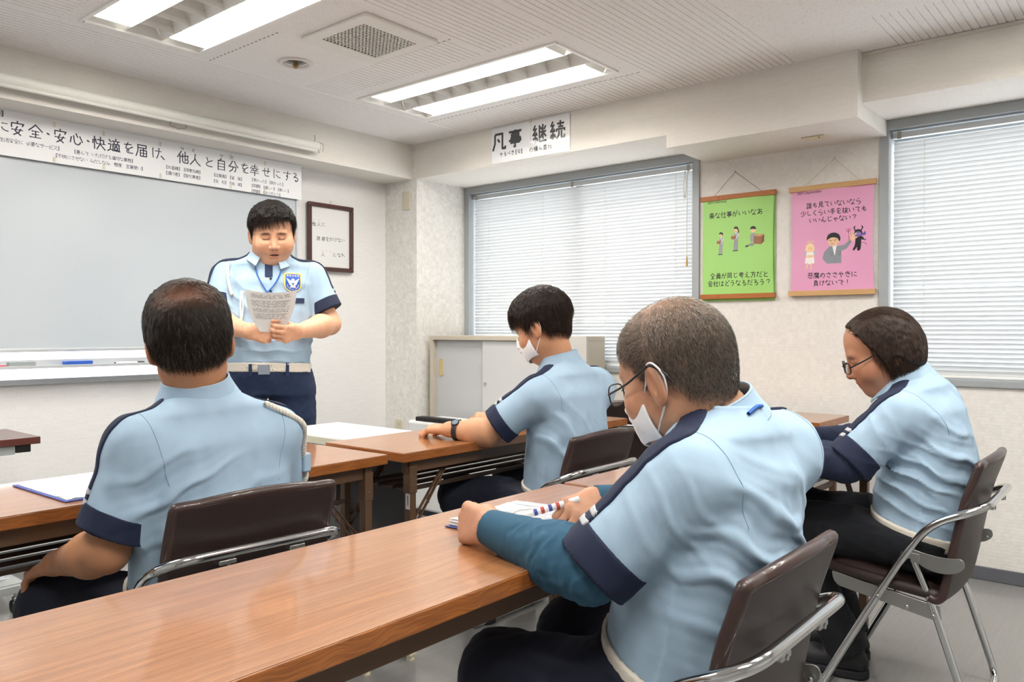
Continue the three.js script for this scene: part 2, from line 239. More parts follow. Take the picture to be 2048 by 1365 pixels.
// ---------- lettering: characters drawn stroke by stroke on a 100-unit square (xxyy points; ~ = smooth curve; X@x0.y0.x1.y1 = component in a box) ----------
const STROKES = {
  宀: '5000-5028 0895-0832-9532-8570', 亻: '9000-0550 6030-6099', 木: '0530-9530 5000-5099 4832-0575 5232-9570', 土: '1035-9035 5005-5092 0592-9592', 女: '4805-3050-7595 7530-6065-2095 0838-9238', 忄: '5005-5098 2030-1555 7525-8848',
  心: '1240-0578 ~3030-3275-4592-7292-7872 4812-5835 7530-9268', 辶: '1510-2825 1042-2842-2275 ~0595-2278-4592-9592', 氵: '2010-4522 1038-3850 0892-4562', 扌: '0525-9525 5002-5092-3088 0568-9552', 彳: '6002-2030 6530-1060 4050-4099', 糸: '5002-2025-5025 7018-1555-8050 6040-8060 5055-5099 3070-1592 7070-8890', 方: '5000-5012 0518-9518 4520-4060-1098 4045-8045-7590-6095', 言: '4202-5812 0818-9218 2535-7535 2552-7552 2570-7570-7598-2598-2570', 禾: '8005-2018 0535-9535 5015-5099 4540-0875 5540-9565', 力: '0530-9530-8892-7090 4505-4050-0598',
  安: '宀@05.00.95.42 女@10.34.90.99', 全: '5002-0545 5002-9545 2848-7248 5048-5092 3070-7070 1592-8592', 快: '忄@00.00.34.99 4225-8525-8555 3555-9855 6205-6055-3598 6260-9598', 適: '辶 6500-6516 4016-9516 5020-5334 8020-7634 4240-4292 4240-9040-9090-8290 6644-6664 5253-8053 5466-7866-7883-5483-5466', 届: '2008-8808-8830-2030 2008-2055-0598 4048-9048-9096-4096-4048 6536-6596 4072-9072', 他: '亻@00.00.38.99 3242-9430-8866-7864 6802-6878 4620-4682-5892-9292-9670', 人: '5005-4550-0596 4840-6570-9695', 自: '5002-3018 2020-8020-8098 2020-2098 2045-8045 2070-8070 2095-8095', 分: '4005-2535-0555 6005-7535-9555 2055-7555-7090-6095 4855-4080-1598', 幸: '5002-5035 2018-8018 0835-9235 3040-3852 7040-6252 1555-8555 1074-9074 5055-5099',
  生: '2808-0845 2030-9030 5003-5092 1560-8560 0592-9592', 活: '氵@00.00.36.99 9005-4015 3435-9835 6512-6555 4555-9055-9095-4595-4555', 必: '4508-6022 8020-2595 ~3040-3080-6592-7575 1045-0570 8045-9568', 要: '0808-9208 2022-8022-8048-2048-2022 4008-4048 6008-6048 0562-9562 4550-2580-8098 7062-5085-1099', 喜: '5000-5022 1010-9010 2222-7822 2530-7530-7545-2545-2530 3548-4056 6548-6056 0560-9560 2270-7870-7898-2298-2270', 切: '0535-4525 2505-2570-4560 5015-9015-8590-7095 7015-6555-4595', 業: '3800-3818 6200-6218 2005-2818 8005-7218 0820-9220 3022-3835 7022-6235 1538-8538 1550-8550 0862-9262 5038-5099 4565-1095 5565-9095', 務: '0808-4208-2525 1518-3528 0532-4532-3545 2532-2590-1588 2540-0575 6505-5025 5818-9218 8520-5050 6025-9550 5560-9260-8892-7595 7350-6580-4598',
  不: '0510-9510 5510-0560 5030-5098 5840-9268', 態: '2002-0820-4018 3210-4222 1028-1060 1028-4028-4058-3660 1038-4038 1048-4048 5505-5525-9025-9218 8805-5515 5535-5555-9055-9248 8835-5545 心@05.62.95.99', 度: '5000-5010 1010-9510 1510-1560-0298 2530-9030 4020-4045-7045-7020 3055-8055-6080-3099 4060-6585-9599', 葉: '0512-9512 3000-3022 7000-7022 0535-9535 2525-2558-8058 5025-5045 7525-7545 5045-7545 0570-9570 5055-5099 4572-1097 5572-9297', 使: '亻@00.00.36.99 3015-9815 4030-9030-9055-4055-4030 6502-6260-5080-3298 4560-6285-9898',
  客: '宀@05.00.95.40 4225-1550 3532-7532-5055-0575 4045-7060-9575 2570-7870-7898-2298-2570', 様: '木@00.00.38.99 5002-5512 8002-7412 4517-9517 4830-9230 4243-9843 7017-7098-6092 4558-6058-4585 9052-7565 7060-9890', 得: '彳@00.00.40.99 4505-8805-8840-4540-4505 4522-8822 4052-9852 4068-9868 8058-8095-7092 5275-6085', 意: '5000-5008 1510-8510 3514-4024 6514-6024 0526-9526 2532-7532-7560-2560-2532 2546-7546 心@08.64.92.99', 先: '3005-1530 2218-8218 5002-5045 0545-9545 3848-3580-0598 6248-6290-9590-9575', 通: '辶 4005-9005-7018 5012-7020 4525-9525-9582-8580 4525-4582 4542-9542 4560-9560 7025-7083', 行: '彳@00.00.38.99 4515-9515 4040-9840 7840-7892-6590', 者: '1518-8018 5002-5038 0538-9538 8810-0870 3055-8055-8098-3098-3055 3075-8075', 取: '0508-5508 1208-1280 4508-4598 1230-4530 1250-4550 0582-5572 5520-9220-7570-5098 6035-7575-9898', 引: '1010-5010-5032-1532-1255-5055-4590-3092 8002-8099',
  従: '彳@00.00.34.99 5005-5818 8505-7720 4022-9522 6822-6888 6855-9255 5045-4880-3598 4880-6092-9895', 員: '3005-7505-7525-3025-3005 2035-8535-8580-2080-2035 2050-8550 2065-8565 3585-1099 6585-9099', 家: '宀@05.00.95.36 1538-8538 5038-2560 3550-5570-5095-4092 4862-1580 5075-1598 8550-6065 5555-7080-9598', 族: '方@00.00.47.99 6002-5030 5515-9815 6035-5055 5545-9545 4862-9862 7345-7065-4898 7370-9898', 会: '5002-0540 5002-9540 3040-7040 1558-8558 4558-2590-7888 6575-8598', 社: '2002-3012 0525-4025-0565 2545-2599 3050-4262 5038-9538 7205-7292 4592-9892', 地: '土@00.05.40.95 3642-9630-9266-8264 7002-7078 5020-5082-6092-9492-9770', 域: '土@00.15.32.85 3520-9820 4238-6238-6260-4260-4238 3580-6872 7202-7860-9592-9878 9040-6595 8505-9515', 良: '5000-5010 2512-7812-7850-2512 2530-7830 2550-7850 2512-2590-4580 8555-6068 4852-6080-9598', 助: '1008-4008-4078 1008-1082 1030-4030 1055-4055 0588-4876 5030-9230-8890-7592 7005-6560-4598', 笑: '2002-0825 1512-4512 2815-3428 6502-5522 6012-9512 7515-8228 7532-2040 0560-9560 5040-4570-1098 5260-9098',
  顔: '2500-2510 0512-4812 1515-2026 4015-3226 0830-4830 1230-0598 3538-1555 4052-1275 4568-1298 5206-9806 7006-6820 5520-9520-9575-5575-5520 5538-9538 5556-9556 6580-5298 8280-9898', 嬉: '女@00.05.34.98 喜@36.00.98.99', 楽: '5000-4508 3510-6510-6548-3548-3510 3528-6528 1512-2525 0548-2535 8512-7525 9548-7835 0560-9560 5050-5099 4562-0892 5562-9292', 感: '0810-9510 1210-1245-0560 2525-5525 2535-5035-5052-2552-2535 6002-7045-9060-9648 8528-6062 8002-8808 心@05.65.95.99', 謝: '言@00.00.32.99 5002-4512 3814-6014-6098-5495 3814-3860 3830-6030 3845-6045 3462-6462-3498 6630-9930 8805-8895-7892 7048-7660', 迷: '辶 4012-4825 9008-8025 3538-9838 6805-6885 6540-4068 7040-9868', 惑: '0815-9515 1828-4528-4545-1845-1828 0560-5553 6002-7045-9260-9550 8825-6065 8005-8812 心@08.65.92.99', 凡: '2008-2060-0598 2008-7508-7590-9592-9578 4035-5555', 事: '0512-9512 2522-7522-7536-2536-2522 1548-8548-8572 0560-9560 1572-8572 5002-5095-3892', 継: '糸@00.00.42.99 5005-5092-9892 7302-7382 5542-9542 5815-6532 9212-8232 7045-5875 7545-9572', 続: '糸@00.00.42.99 7002-7035 4818-9518 5535-9035 4560-4548-9848-9860 6255-6080-4598 7855-7892-9892-9878', 今: '5002-0545 5002-9545 3248-6848 2065-7565-5098', 積: '禾@00.00.40.99 4508-9508 4522-9522 4036-9836 7000-7036 4846-9246-9282-4882-4846 4858-9258 4870-9270 5885-4299 8285-9899', 重: '7802-2010 0520-9520 2032-8032-8065-2065-2032 2048-8048 5008-5095 1278-8878 0595-9595',
  仕: '亻@00.00.38.99 3832-9832 7003-7092 4592-9592', 同: '1508-8508-8592-7592 1508-1599 3028-7028 3545-6545-6575-3575-3545', 考: '1515-7515 4502-4535 0535-9535 8808-1065 3055-8550 4555-4070-7570-7092-5595', 誰: '言@00.00.38.99 5202-4035 4825-4899 4825-9825 7202-7225-7292 4848-9548 4870-9570 4892-9892', 見: '2505-7505-7560-2560-2505 2524-7524 2542-7542 3862-3580-0598 6262-6290-9590-9575', 少: '5002-5055-4052 2520-0550 7520-9545 8545-5580-1098', 手: '7805-2015 1535-8535 0560-9560 5010-5092-3588', 抜: '扌@00.00.38.99 4025-9825 6502-6045-3898 5848-8848-7075-4598 5555-7580-9898', 悪: '0808-9208 3508-3548 6508-6548 1528-2040 8528-8040 0550-9550 心@05.58.95.99', 魔: '5000-5008 0810-9510 1510-1560-0298 2522-5522 4015-4042 4022-2540 4222-5538 6022-9222 7615-7642 7622-6240 7822-9538 3550-8550-8572-3572-3550 3561-8561 5850-5872 5075-4590-2598 6575-6592-9592-9580 8076-7286-8888', 負: '4000-2020 3510-6510-5025 2525-7525-7580-2580-2525 2543-7543 2562-7562 3582-1099 6582-9099', 神: '2002-3012 0525-4025-0565 2545-2599 5018-9518-9562-5062-5018 5040-9540 7202-7299', 奈: '0520-9520 5000-4530-0550 5525-9550 3052-7052 1565-8565 5065-5099 3075-2090 7075-8090', 川: '1810-1860-0898 5012-5085 8508-8599', 中: '1025-9025-9062-1062-1025 5002-5099', 央: '2025-8025-8055 2025-2055 0555-9555 5005-4560-0898 5258-9298',
  に: '~1510-1050-1595 ~4825-8525 ~4560-4880-9085', ひ: '~0822-4018-2550-2880-5290-7570-7215-9555', と: '~3008-4240 ~8530-4050-2070-4092-8890', を: '~1520-7515 ~4502-1560-4550-5280 ~8535-4060-3085-5095-8892', け: '~1508-1050-1892 ~4030-9530 ~7205-7555-5098', せ: '~0540-9535 ~7508-7562-6560 ~3012-3075-4592-8288', す: '~0522-9522 ~5505-5550-4062-3848-5548-5575-3598', る: '~2510-7510-1562-5045-8565-7092-4595-4078-6090', な: '~0825-4820 ~3005-0862 ~7018-9232 ~6540-6580-4592-3280-5575-9092', の: '~5520-4060-2082-1055-3522-7020-9250-8082-6095', で: '~0818-8812-5545-5575-7892 ~7540-8250 ~8832-9542', さ: '~1028-8825 ~4505-7860 ~2562-3588-7592', い: '~1220-1555-2882-3570 ~7225-8845-9065', た: '~0825-5022 ~3205-1092 ~5245-9042 ~4875-6090-9090', だ: '~0825-5022 ~3205-1092 ~5245-9042 ~4875-6090-9090 ~7512-8025 ~8806-9518', ん: '~5005-0895-3555-5060-5590-7590-9262', し: '~2805-2570-4592-8572', み: '~1812-5012-1880-1060-5062-9580 ~8040-7072-5598', お: '~0828-6025 ~3505-3585-1580-2060-7050-8880-6092 ~7515-9235', か: '~0835-6030-6080-5092-4085 ~3505-1092 ~7520-9258', が: '~0835-6030-6080-5092-4085 ~3505-1092 ~7220-8858 7405-8018 8800-9512', っ: '~1560-6052-8272-4595', じ: '~2805-2570-4592-8572 5515-6030 7208-8222', う: '~3005-6815 ~1542-6535-8055-4098', え: '~3505-6515 ~1538-7835-0595-4065-5590-9592', あ: '~1022-8520 ~3805-4085 ~6835-3088-1075-4548-8555-8582-5895', り: '~1808-1550-2560 ~7505-7560-4598', れ: '~2005-2098 ~0528-3225-0580-6025-6888-9580', や: '~0545-6025-9042-6060 ~4505-5518 ~2512-5598', べ: '~0555-3525-9580 6015-6830 7808-8622', き: '~1022-8515 ~0842-9038 ~4002-7558 ~2568-3592-7592', ね: '~2005-2098 ~0528-3525-0575-6025-8850-7592-5585-7080-9595', ろ: '~2012-7512-1562-6045-8565-7092-4098', ど: '~3008-4240 ~7530-4050-2070-4092-8890 7808-8522 9002-9816', は: '~1510-1050-1892 ~4030-9530 ~7208-7580-5592-4578-6572-9592', ら: '~3505-6015 ~2025-1860-6045-8568-7092-4098', く: '7005-2548-7598', ゃ: '~1258-6040-8855-6270 ~4532-5242 ~3038-5598', も: '~4505-4080-7090-8560 ~1532-7530 ~1055-7055', て: '~0818-8812-5545-5575-8592',
  ビ: '2008-2090-8590 2048-8040 6805-7520 8500-9214', サ: '0530-9530 3008-3060 7005-7060-4598', ー: '0550-9550', ス: '1515-8015-5060-0595 5560-9292', '、': '1570-3892', '・': '4648-5452', '【': '9405-6505-6595-9495 7408-7492', '】': '0605-3505-3595-0695 2608-2692', '？': '~2028-4505-8022-5050-5070 4990-5192', '！': '5005-5065 4988-5190', '…': '1349-1751 4849-5251 8349-8751',
};
const glyphCache = {};
function glyph(ch) {
  if (glyphCache[ch]) return glyphCache[ch]; const out = [];
  for (const tok of (STROKES[ch] ?? '').split(' ')) {
    if (!tok) continue; if (/[^0-9~\-@.]/.test(tok[0])) { const [c, bx] = tok.split('@'), [x0, y0, x1, y1] = bx ? bx.split('.').map(Number) : [0, 0, 100, 100]; for (const s of glyph(c)) out.push({ smooth: s.smooth, p: s.p.map(([x, y]) => [x0 + (x / 100) * (x1 - x0), y0 + (y / 100) * (y1 - y0)]) }); continue; }
    out.push({ smooth: tok[0] === '~', p: tok.replace('~', '').split('-').map((q) => [Number(q.slice(0, 2)), Number(q.slice(2))]) });
  }
  return (glyphCache[ch] = out);
}
function jp(g, text, x, y, size, pitch, weight, brush = 0) {  // x, y: centre of the first character
  g.lineJoin = 'round'; [...text].forEach((ch, i) => {
    const cx = x + i * pitch - size / 2, cy = y - size / 2, k = size / 100; g.lineCap = brush ? 'round' : 'butt';
    for (const s of glyph(ch)) {
      const P = s.p.map(([a, b]) => [cx + a * k, cy + b * k]); g.lineWidth = size * weight; if (brush && P.length === 2 && Math.abs(P[0][1] - P[1][1]) < size * 0.04) g.lineWidth = size * weight * (1 - 0.45 * brush);
      g.beginPath(); g.moveTo(...P[0]); if (s.smooth && P.length > 2) { for (let j = 1; j < P.length - 1; j++) { const e = j === P.length - 2 ? P[j + 1] : [(P[j][0] + P[j + 1][0]) / 2, (P[j][1] + P[j + 1][1]) / 2]; g.quadraticCurveTo(P[j][0], P[j][1], e[0], e[1]); } } else P.slice(1).forEach((q) => g.lineTo(...q)); g.stroke();
      if (brush > 0.5 && P.length > 1) { g.beginPath(); g.arc(P[0][0], P[0][1], size * weight * 0.62, 0, 7); g.fill(); }
    }
  });
}
function drawBanner(g, w, h) {
  const k = w / 1.992, Y = (v) => h - v * k * (h / (0.202 * k)); g.fillStyle = '#f1f2f4'; g.fillRect(0, 0, w, h); g.strokeStyle = g.fillStyle = '#22233a';
  const line = (t, u, v, size, pitch, wt, b) => jp(g, t, u * k, Y(v), size * k, pitch * k, wt, b);
  const big = 'に安全・安心・快適を届け、他人と自分を幸せにする', u = [0.42, 0.479, 0.553, 0.606, 0.658, 0.73, 0.783, 0.832, 0.902, 0.973, 1.038, 1.115, 1.162, 1.255, 1.323, 1.4, 1.473, 1.545, 1.615, 1.677, 1.751, 1.822, 1.892, 1.951];
  [...big].forEach((c, i) => line(c, u[i], 0.128, c === '・' ? 0.07 : /[にをけとせする]/.test(c) ? 0.054 : 0.062, 0, c === '・' ? 0.09 : 0.085, 0.7));
  [['ひ', 1.252], ['と', 1.313], ['ひ', 1.474], ['と', 1.538]].forEach(([c, x]) => line(c, x, 0.176, 0.019, 0, 0.09, 0.3));
  line('木】', 0.405, 0.184, 0.028, 0.022, 0.08, 0.3);
  for (const [t, x, y] of [['生活安全に', 0.417, 0.069], ['必要なサービス】', 0.523, 0.069], ['【喜んで', 0.718, 0.067], ['いただける適切な業務】', 0.806, 0.067], ['【不快にさせない', 0.637, 0.036], ['みだしなみ・態度・言葉使い】', 0.798, 0.036], ['【お客様】【得意先様】', 1.164, 0.066], ['【通行者】【取引業者】', 1.163, 0.036], ['【従業員】【家　族】', 1.429, 0.065], ['【会　社】【地　域】', 1.428, 0.033], ['【良かった】【助かった】', 1.659, 0.073], ['【笑顔】【嬉しい】【楽しい】', 1.658, 0.04], ['【感謝】【ありがとう】', 1.657, 0.0105]]) line(t, x, y, 0.0195, 0.0189, 0.072, 0.2);
}
function drawFrame(g, w, h) {
  g.fillStyle = '#e6e6e4'; g.fillRect(0, 0, w, h); g.strokeStyle = 'rgba(150,150,150,0.25)'; g.lineWidth = 2; for (let y = 14; y < h; y += 22) { g.beginPath(); g.moveTo(0, y); g.lineTo(w, y); g.stroke(); }
  g.strokeStyle = g.fillStyle = '#2c2c2e'; const kx = w / 0.298, X = (u) => (u + 0.149) * kx, Y = (v) => h / 2 - v * (h / 0.37), s = (px) => px * kx;
  [['他', -0.125, 0.076], ['人', -0.088, 0.077], ['に', -0.054, 0.079], ['迷', -0.092, -0.009], ['惑', -0.054, -0.010], ['を', -0.023, -0.009], ['か', 0.006, -0.007], ['け', 0.037, -0.007], ['な', 0.068, -0.007], ['い', 0.099, -0.007], ['人', -0.057, -0.106], ['に', 0.032, -0.103], ['な', 0.068, -0.102], ['れ', 0.1, -0.099]].forEach(([c, u, v]) => jp(g, c, X(u), Y(v), s(0.027), 0, 0.09, 0.7));
  g.strokeStyle = g.fillStyle = '#8a8a8a'; [['ひ', -0.126, 0.102], ['と', -0.088, 0.103], ['く', -0.062, -0.083], ['に', -0.03, -0.082], ['人', 0, -0.082]].forEach(([c, u, v]) => jp(g, c, X(u), Y(v), s(0.0115), 0, 0.09, 0));
}
function drawSign(g, w, h) {
  g.fillStyle = '#eef0f2'; g.fillRect(0, 0, w, h); const k = w / 0.572, Y = (v) => h * (1 - v / 0.213); g.strokeStyle = g.fillStyle = '#2c2d31';
  [['凡', 0.06, 0.128], ['事', 0.183, 0.130], ['継', 0.361, 0.129], ['続', 0.486, 0.130]].forEach(([c, u, v]) => jp(g, c, u * k, Y(v), 0.104 * k, 0, c === '凡' || c === '事' ? 0.135 : 0.11));
  jp(g, 'やるべき', 0.078 * k, Y(0.050), 0.026 * k, 0.029 * k, 0.13); jp(g, '【今】', 0.184 * k, Y(0.049), 0.027 * k, 0.027 * k, 0.12); jp(g, 'の積み重ね', 0.30 * k, Y(0.047), 0.029 * k, 0.0335 * k, 0.11);
  g.fillStyle = 'rgba(255,255,255,0)'; g.strokeStyle = 'rgba(190,195,200,0.6)'; g.lineWidth = 6; g.strokeRect(4, 4, 0.298 * k - 8, h - 8); g.strokeRect(0.298 * k + 4, 4, 0.274 * k - 8, h - 8);
}
// flat printed figures
const blob = (g, col, pts) => { g.fillStyle = col; g.beginPath(); pts.forEach((p, i) => { const q = pts[(i + 1) % pts.length], m = [(p[0] + q[0]) / 2, (p[1] + q[1]) / 2]; i ? g.quadraticCurveTo(p[0], p[1], m[0], m[1]) : g.moveTo(m[0], m[1]); if (i === pts.length - 1) { const z = pts[0], e = [(z[0] + pts[1][0]) / 2, (z[1] + pts[1][1]) / 2]; g.quadraticCurveTo(z[0], z[1], e[0], e[1]); } }); g.fill(); };
const poly = (g, col, pts) => { g.fillStyle = col; g.beginPath(); pts.forEach((p, i) => (i ? g.lineTo(...p) : g.moveTo(...p))); g.closePath(); g.fill(); };
const disc = (g, col, x, y, rx, ry = rx, rot = 0) => { g.fillStyle = col; g.beginPath(); g.ellipse(x, y, rx, ry, rot, 0, 7); g.fill(); };
const stroke = (g, col, w, pts) => { g.strokeStyle = col; g.lineWidth = w; g.lineCap = 'round'; g.beginPath(); pts.forEach((p, i) => (i ? g.lineTo(...p) : g.moveTo(...p))); g.stroke(); };
function carton(g, x, y, w, h, d) { poly(g, '#9a6b4c', [[x, y], [x + w, y + d * 0.3], [x + w, y + h + d * 0.3], [x, y + h]]); poly(g, '#c8946a', [[x, y], [x + d, y - d * 0.6], [x + w + d, y - d * 0.4], [x + w, y + d * 0.3]]); poly(g, '#84573c', [[x + w, y + d * 0.3], [x + w + d, y - d * 0.4], [x + w + d, y + h - d * 0.6], [x + w, y + h + d * 0.3]]); poly(g, '#dba982', [[x + w * 0.45, y + d * 0.1], [x + w * 0.45 + d, y - d * 0.52], [x + w * 0.62 + d, y - d * 0.48], [x + w * 0.62, y + d * 0.16]]); }
function worker(g, x, y, s, woman) {
  const S = (a) => a.map(([u, v]) => [x + u * s, y + v * s]); poly(g, '#9a9ca4', S([[-26, 118], [24, 118], [20, 250], [-6, 250], [-4, 150], [-10, 250], [-36, 250]])); poly(g, '#1f1f26', S([[-38, 248], [-8, 248], [-8, 258], [-46, 258]])); poly(g, '#1f1f26', S([[-8, 248], [22, 248], [22, 258], [-16, 258]]));
  blob(g, '#a3a6ad', S([[-30, 40], [10, 30], [34, 46], [34, 120], [-28, 122]])); poly(g, '#f2f2f4', S([[-14, 34], [4, 34], [-4, 62]])); blob(g, '#c9cdd4', S([[8, 44], [34, 44], [38, 84], [-24, 122], [-40, 112], [6, 84]])); disc(g, '#f0c8a0', x - 44 * s, y + 116 * s, 9 * s);
  disc(g, '#f3cfa8', x - 6 * s, y + 2 * s, 26 * s, 28 * s); blob(g, '#2b2826', S([[-34, -4], [-26, -34], [6, -38], [28, -18], [26, 12], [14, 2], [4, -12], [-20, -10]])); if (woman) blob(g, '#2b2826', S([[22, -6], [38, 8], [36, 40], [26, 48], [22, 20]])); stroke(g, '#6a4a3a', 2 * s, S([[-22, 4], [-14, 4]])); stroke(g, '#b5705c', 2 * s, S([[-20, 17], [-12, 17]]));
  carton(g, x - 66 * s, y + 76 * s, 44 * s, 36 * s, 16 * s);
}
function drawGreen(g, w, h) {
  g.fillStyle = '#a5d97a'; g.fillRect(0, 0, w, h); const k = w / 0.418, Y = (v) => h - v * k; g.strokeStyle = g.fillStyle = '#33382f';
  jp(g, '楽な仕事がいいなあ…', 0.055 * k, Y(0.455), 0.034 * k, 0.0358 * k, 0.115); jp(g, '全員が同じ考え方だと', 0.062 * k, Y(0.117), 0.033 * k, 0.0349 * k, 0.115); jp(g, '会社はどうなるだろう？', 0.047 * k, Y(0.075), 0.033 * k, 0.0343 * k, 0.115);
  g.font = 'italic bold 34px sans-serif'; g.fillStyle = '#33382f'; g.fillText('2021.February', 0.03 * k, Y(0.5235));
  worker(g, 0.112 * k, Y(0.345), 0.86, false); worker(g, 0.205 * k, Y(0.368), 0.92, true);
  const x = 0.306 * k, y = Y(0.362); blob(g, '#a3a6ad', [[x - 40, y + 40], [x + 30, y + 40], [x + 34, y + 110], [x - 36, y + 160]]); poly(g, '#8f929a', [[x - 36, y + 150], [x + 10, y + 150], [x + 6, y + 180], [x - 60, y + 180], [x - 66, y + 168]]); poly(g, '#1f1f26', [[x - 96, y + 176], [x - 62, y + 164], [x - 60, y + 184], [x - 92, y + 190]]); disc(g, '#f3cfa8', x - 2, y + 6, 30, 30); blob(g, '#2b2826', [[x - 38, y + 6], [x - 30, y - 30], [x + 8, y - 36], [x + 34, y - 14], [x + 26, y + 4], [x - 16, y - 8]]); stroke(g, '#6a4a3a', 2.4, [[x - 18, y + 8], [x - 8, y + 6]]); carton(g, x + 4, y + 74, 88, 84, 34);
}
function drawPink(g, w, h) {
  g.fillStyle = '#e7a5c9'; g.fillRect(0, 0, w, h); const k = w / 0.417, Y = (v) => h - v * k; g.strokeStyle = g.fillStyle = '#3a3036';
  jp(g, '誰も見ていないなら', 0.094 * k, Y(0.455), 0.0305 * k, 0.0314 * k, 0.115); jp(g, '少しくらい手を抜いても', 0.063 * k, Y(0.415), 0.0305 * k, 0.031 * k, 0.115); jp(g, 'いいんじゃない？', 0.109 * k, Y(0.377), 0.0305 * k, 0.0311 * k, 0.115); jp(g, '悪魔のささやきに', 0.104 * k, Y(0.093), 0.0305 * k, 0.0318 * k, 0.115); jp(g, '負けないで！', 0.134 * k, Y(0.0535), 0.0305 * k, 0.0318 * k, 0.115);
  g.font = 'italic bold 34px sans-serif'; g.fillStyle = '#3a3036'; g.fillText('2021.September', 0.03 * k, Y(0.5175));
  { const x = 0.345 * k, y = Y(0.292); blob(g, '#1d1a22', [[x - 22, y + 20], [x + 40, y + 18], [x + 70, y + 60], [x + 52, y + 66], [x + 36, y + 50], [x + 34, y + 130], [x + 24, y + 170], [x - 8, y + 170], [x - 2, y + 120], [x - 30, y + 168], [x - 54, y + 160], [x - 22, y + 110]]); poly(g, '#6a55a8', [[x - 30, y + 4], [x - 62, y - 24], [x - 70, y + 14], [x - 40, y + 22]]); poly(g, '#6a55a8', [[x + 40, y + 4], [x + 76, y - 26], [x + 80, y + 12], [x + 50, y + 22]]); disc(g, '#1d1a22', x + 4, y - 6, 42, 40); disc(g, '#7d68b8', x + 4, y + 4, 34, 28); stroke(g, '#1d1a22', 11, [[x - 24, y - 34], [x - 38, y - 62], [x - 30, y - 76]]); stroke(g, '#1d1a22', 11, [[x + 32, y - 34], [x + 48, y - 60], [x + 40, y - 76]]); stroke(g, '#e8d870', 4, [[x - 14, y - 2], [x - 2, y + 4]]); stroke(g, '#e8d870', 4, [[x + 24, y - 2], [x + 12, y + 4]]); stroke(g, '#b03048', 4, [[x - 6, y + 18], [x + 14, y + 18]]); stroke(g, '#a8324e', 5, [[x - 84, y + 60], [x - 92, y - 60]]); stroke(g, '#a8324e', 5, [[x - 112, y - 56], [x - 106, y - 30], [x - 78, y - 34], [x - 72, y - 60]]); stroke(g, '#a8324e', 5, [[x + 40, y + 90], [x + 70, y + 90], [x + 88, y + 112]]); disc(g, '#7d68b8', x + 74, y + 62, 10); }
  { const x = 0.222 * k, y = Y(0.275); poly(g, '#8e949c', [[x - 96, y + 130], [x - 44, y + 76], [x + 48, y + 76], [x + 120, y + 66], [x + 176, y + 14], [x + 192, y + 40], [x + 136, y + 110], [x + 84, y + 128], [x + 84, y + 250], [x - 66, y + 250], [x - 112, y + 196]]); poly(g, '#f3f3f5', [[x - 14, y + 66], [x + 34, y + 66], [x + 14, y + 176]]); stroke(g, '#6a7078', 3, [[x + 14, y + 170], [x + 14, y + 250]]); for (const dx of [-26, 52]) { g.strokeStyle = '#5f666e'; g.lineWidth = 3; g.strokeRect(x + dx, y + 134, 22, 34); } disc(g, '#f0c8a0', x, y + 16, 62, 58); blob(g, '#27242a', [[x - 74, y + 20], [x - 66, y - 44], [x - 6, y - 70], [x + 62, y - 48], [x + 78, y + 8], [x + 58, y + 34], [x + 50, y - 4], [x - 10, y - 20], [x - 54, y - 4]]); stroke(g, '#27242a', 5, [[x - 42, y + 10], [x - 22, y + 18]]); stroke(g, '#27242a', 5, [[x + 30, y + 8], [x + 8, y + 18]]); stroke(g, '#a0503e', 4, [[x - 26, y + 52], [x - 10, y + 48], [x + 4, y + 52]]); const hx = x + 196, hy = y + 6; blob(g, '#f0c8a0', [[hx - 26, hy + 10], [hx - 8, hy - 30], [hx + 24, hy - 16], [hx + 22, hy + 26], [hx - 6, hy + 36]]); for (const [a, b] of [[-30, -38], [-8, -62], [14, -62], [34, -46], [44, -6]]) stroke(g, '#f0c8a0', 13, [[hx, hy], [hx + a, hy + b]]); }
  { const x = 0.100 * k, y = Y(0.235); disc(g, '#b9c0c8', x - 52, y + 60, 26, 14, 0.6); disc(g, '#b9c0c8', x + 50, y + 56, 26, 14, -0.6); blob(g, '#f2dfa0', [[x - 56, y + 30], [x - 40, y - 40], [x, y - 52], [x + 40, y - 38], [x + 52, y + 34], [x, y + 44]]); disc(g, '#f3cfa8', x + 2, y + 6, 34, 32); poly(g, '#f6f3ee', [[x - 36, y + 42], [x + 38, y + 42], [x + 52, y + 156], [x, y + 170], [x - 54, y + 154]]); blob(g, '#f3cfa8', [[x - 50, y + 70], [x + 50, y + 70], [x + 44, y + 100], [x - 46, y + 100]]); stroke(g, '#f3cfa8', 16, [[x - 26, y + 160], [x - 34, y + 206]]); stroke(g, '#f3cfa8', 16, [[x + 18, y + 164], [x + 16, y + 212]]); g.strokeStyle = '#ead48a'; g.lineWidth = 5; g.beginPath(); g.ellipse(x, y - 66, 40, 9, 0, 0, 7); g.stroke(); stroke(g, '#5a4034', 4, [[x - 12, y + 4], [x - 11, y + 6]]); stroke(g, '#5a4034', 4, [[x + 14, y + 4], [x + 15, y + 6]]); }
}
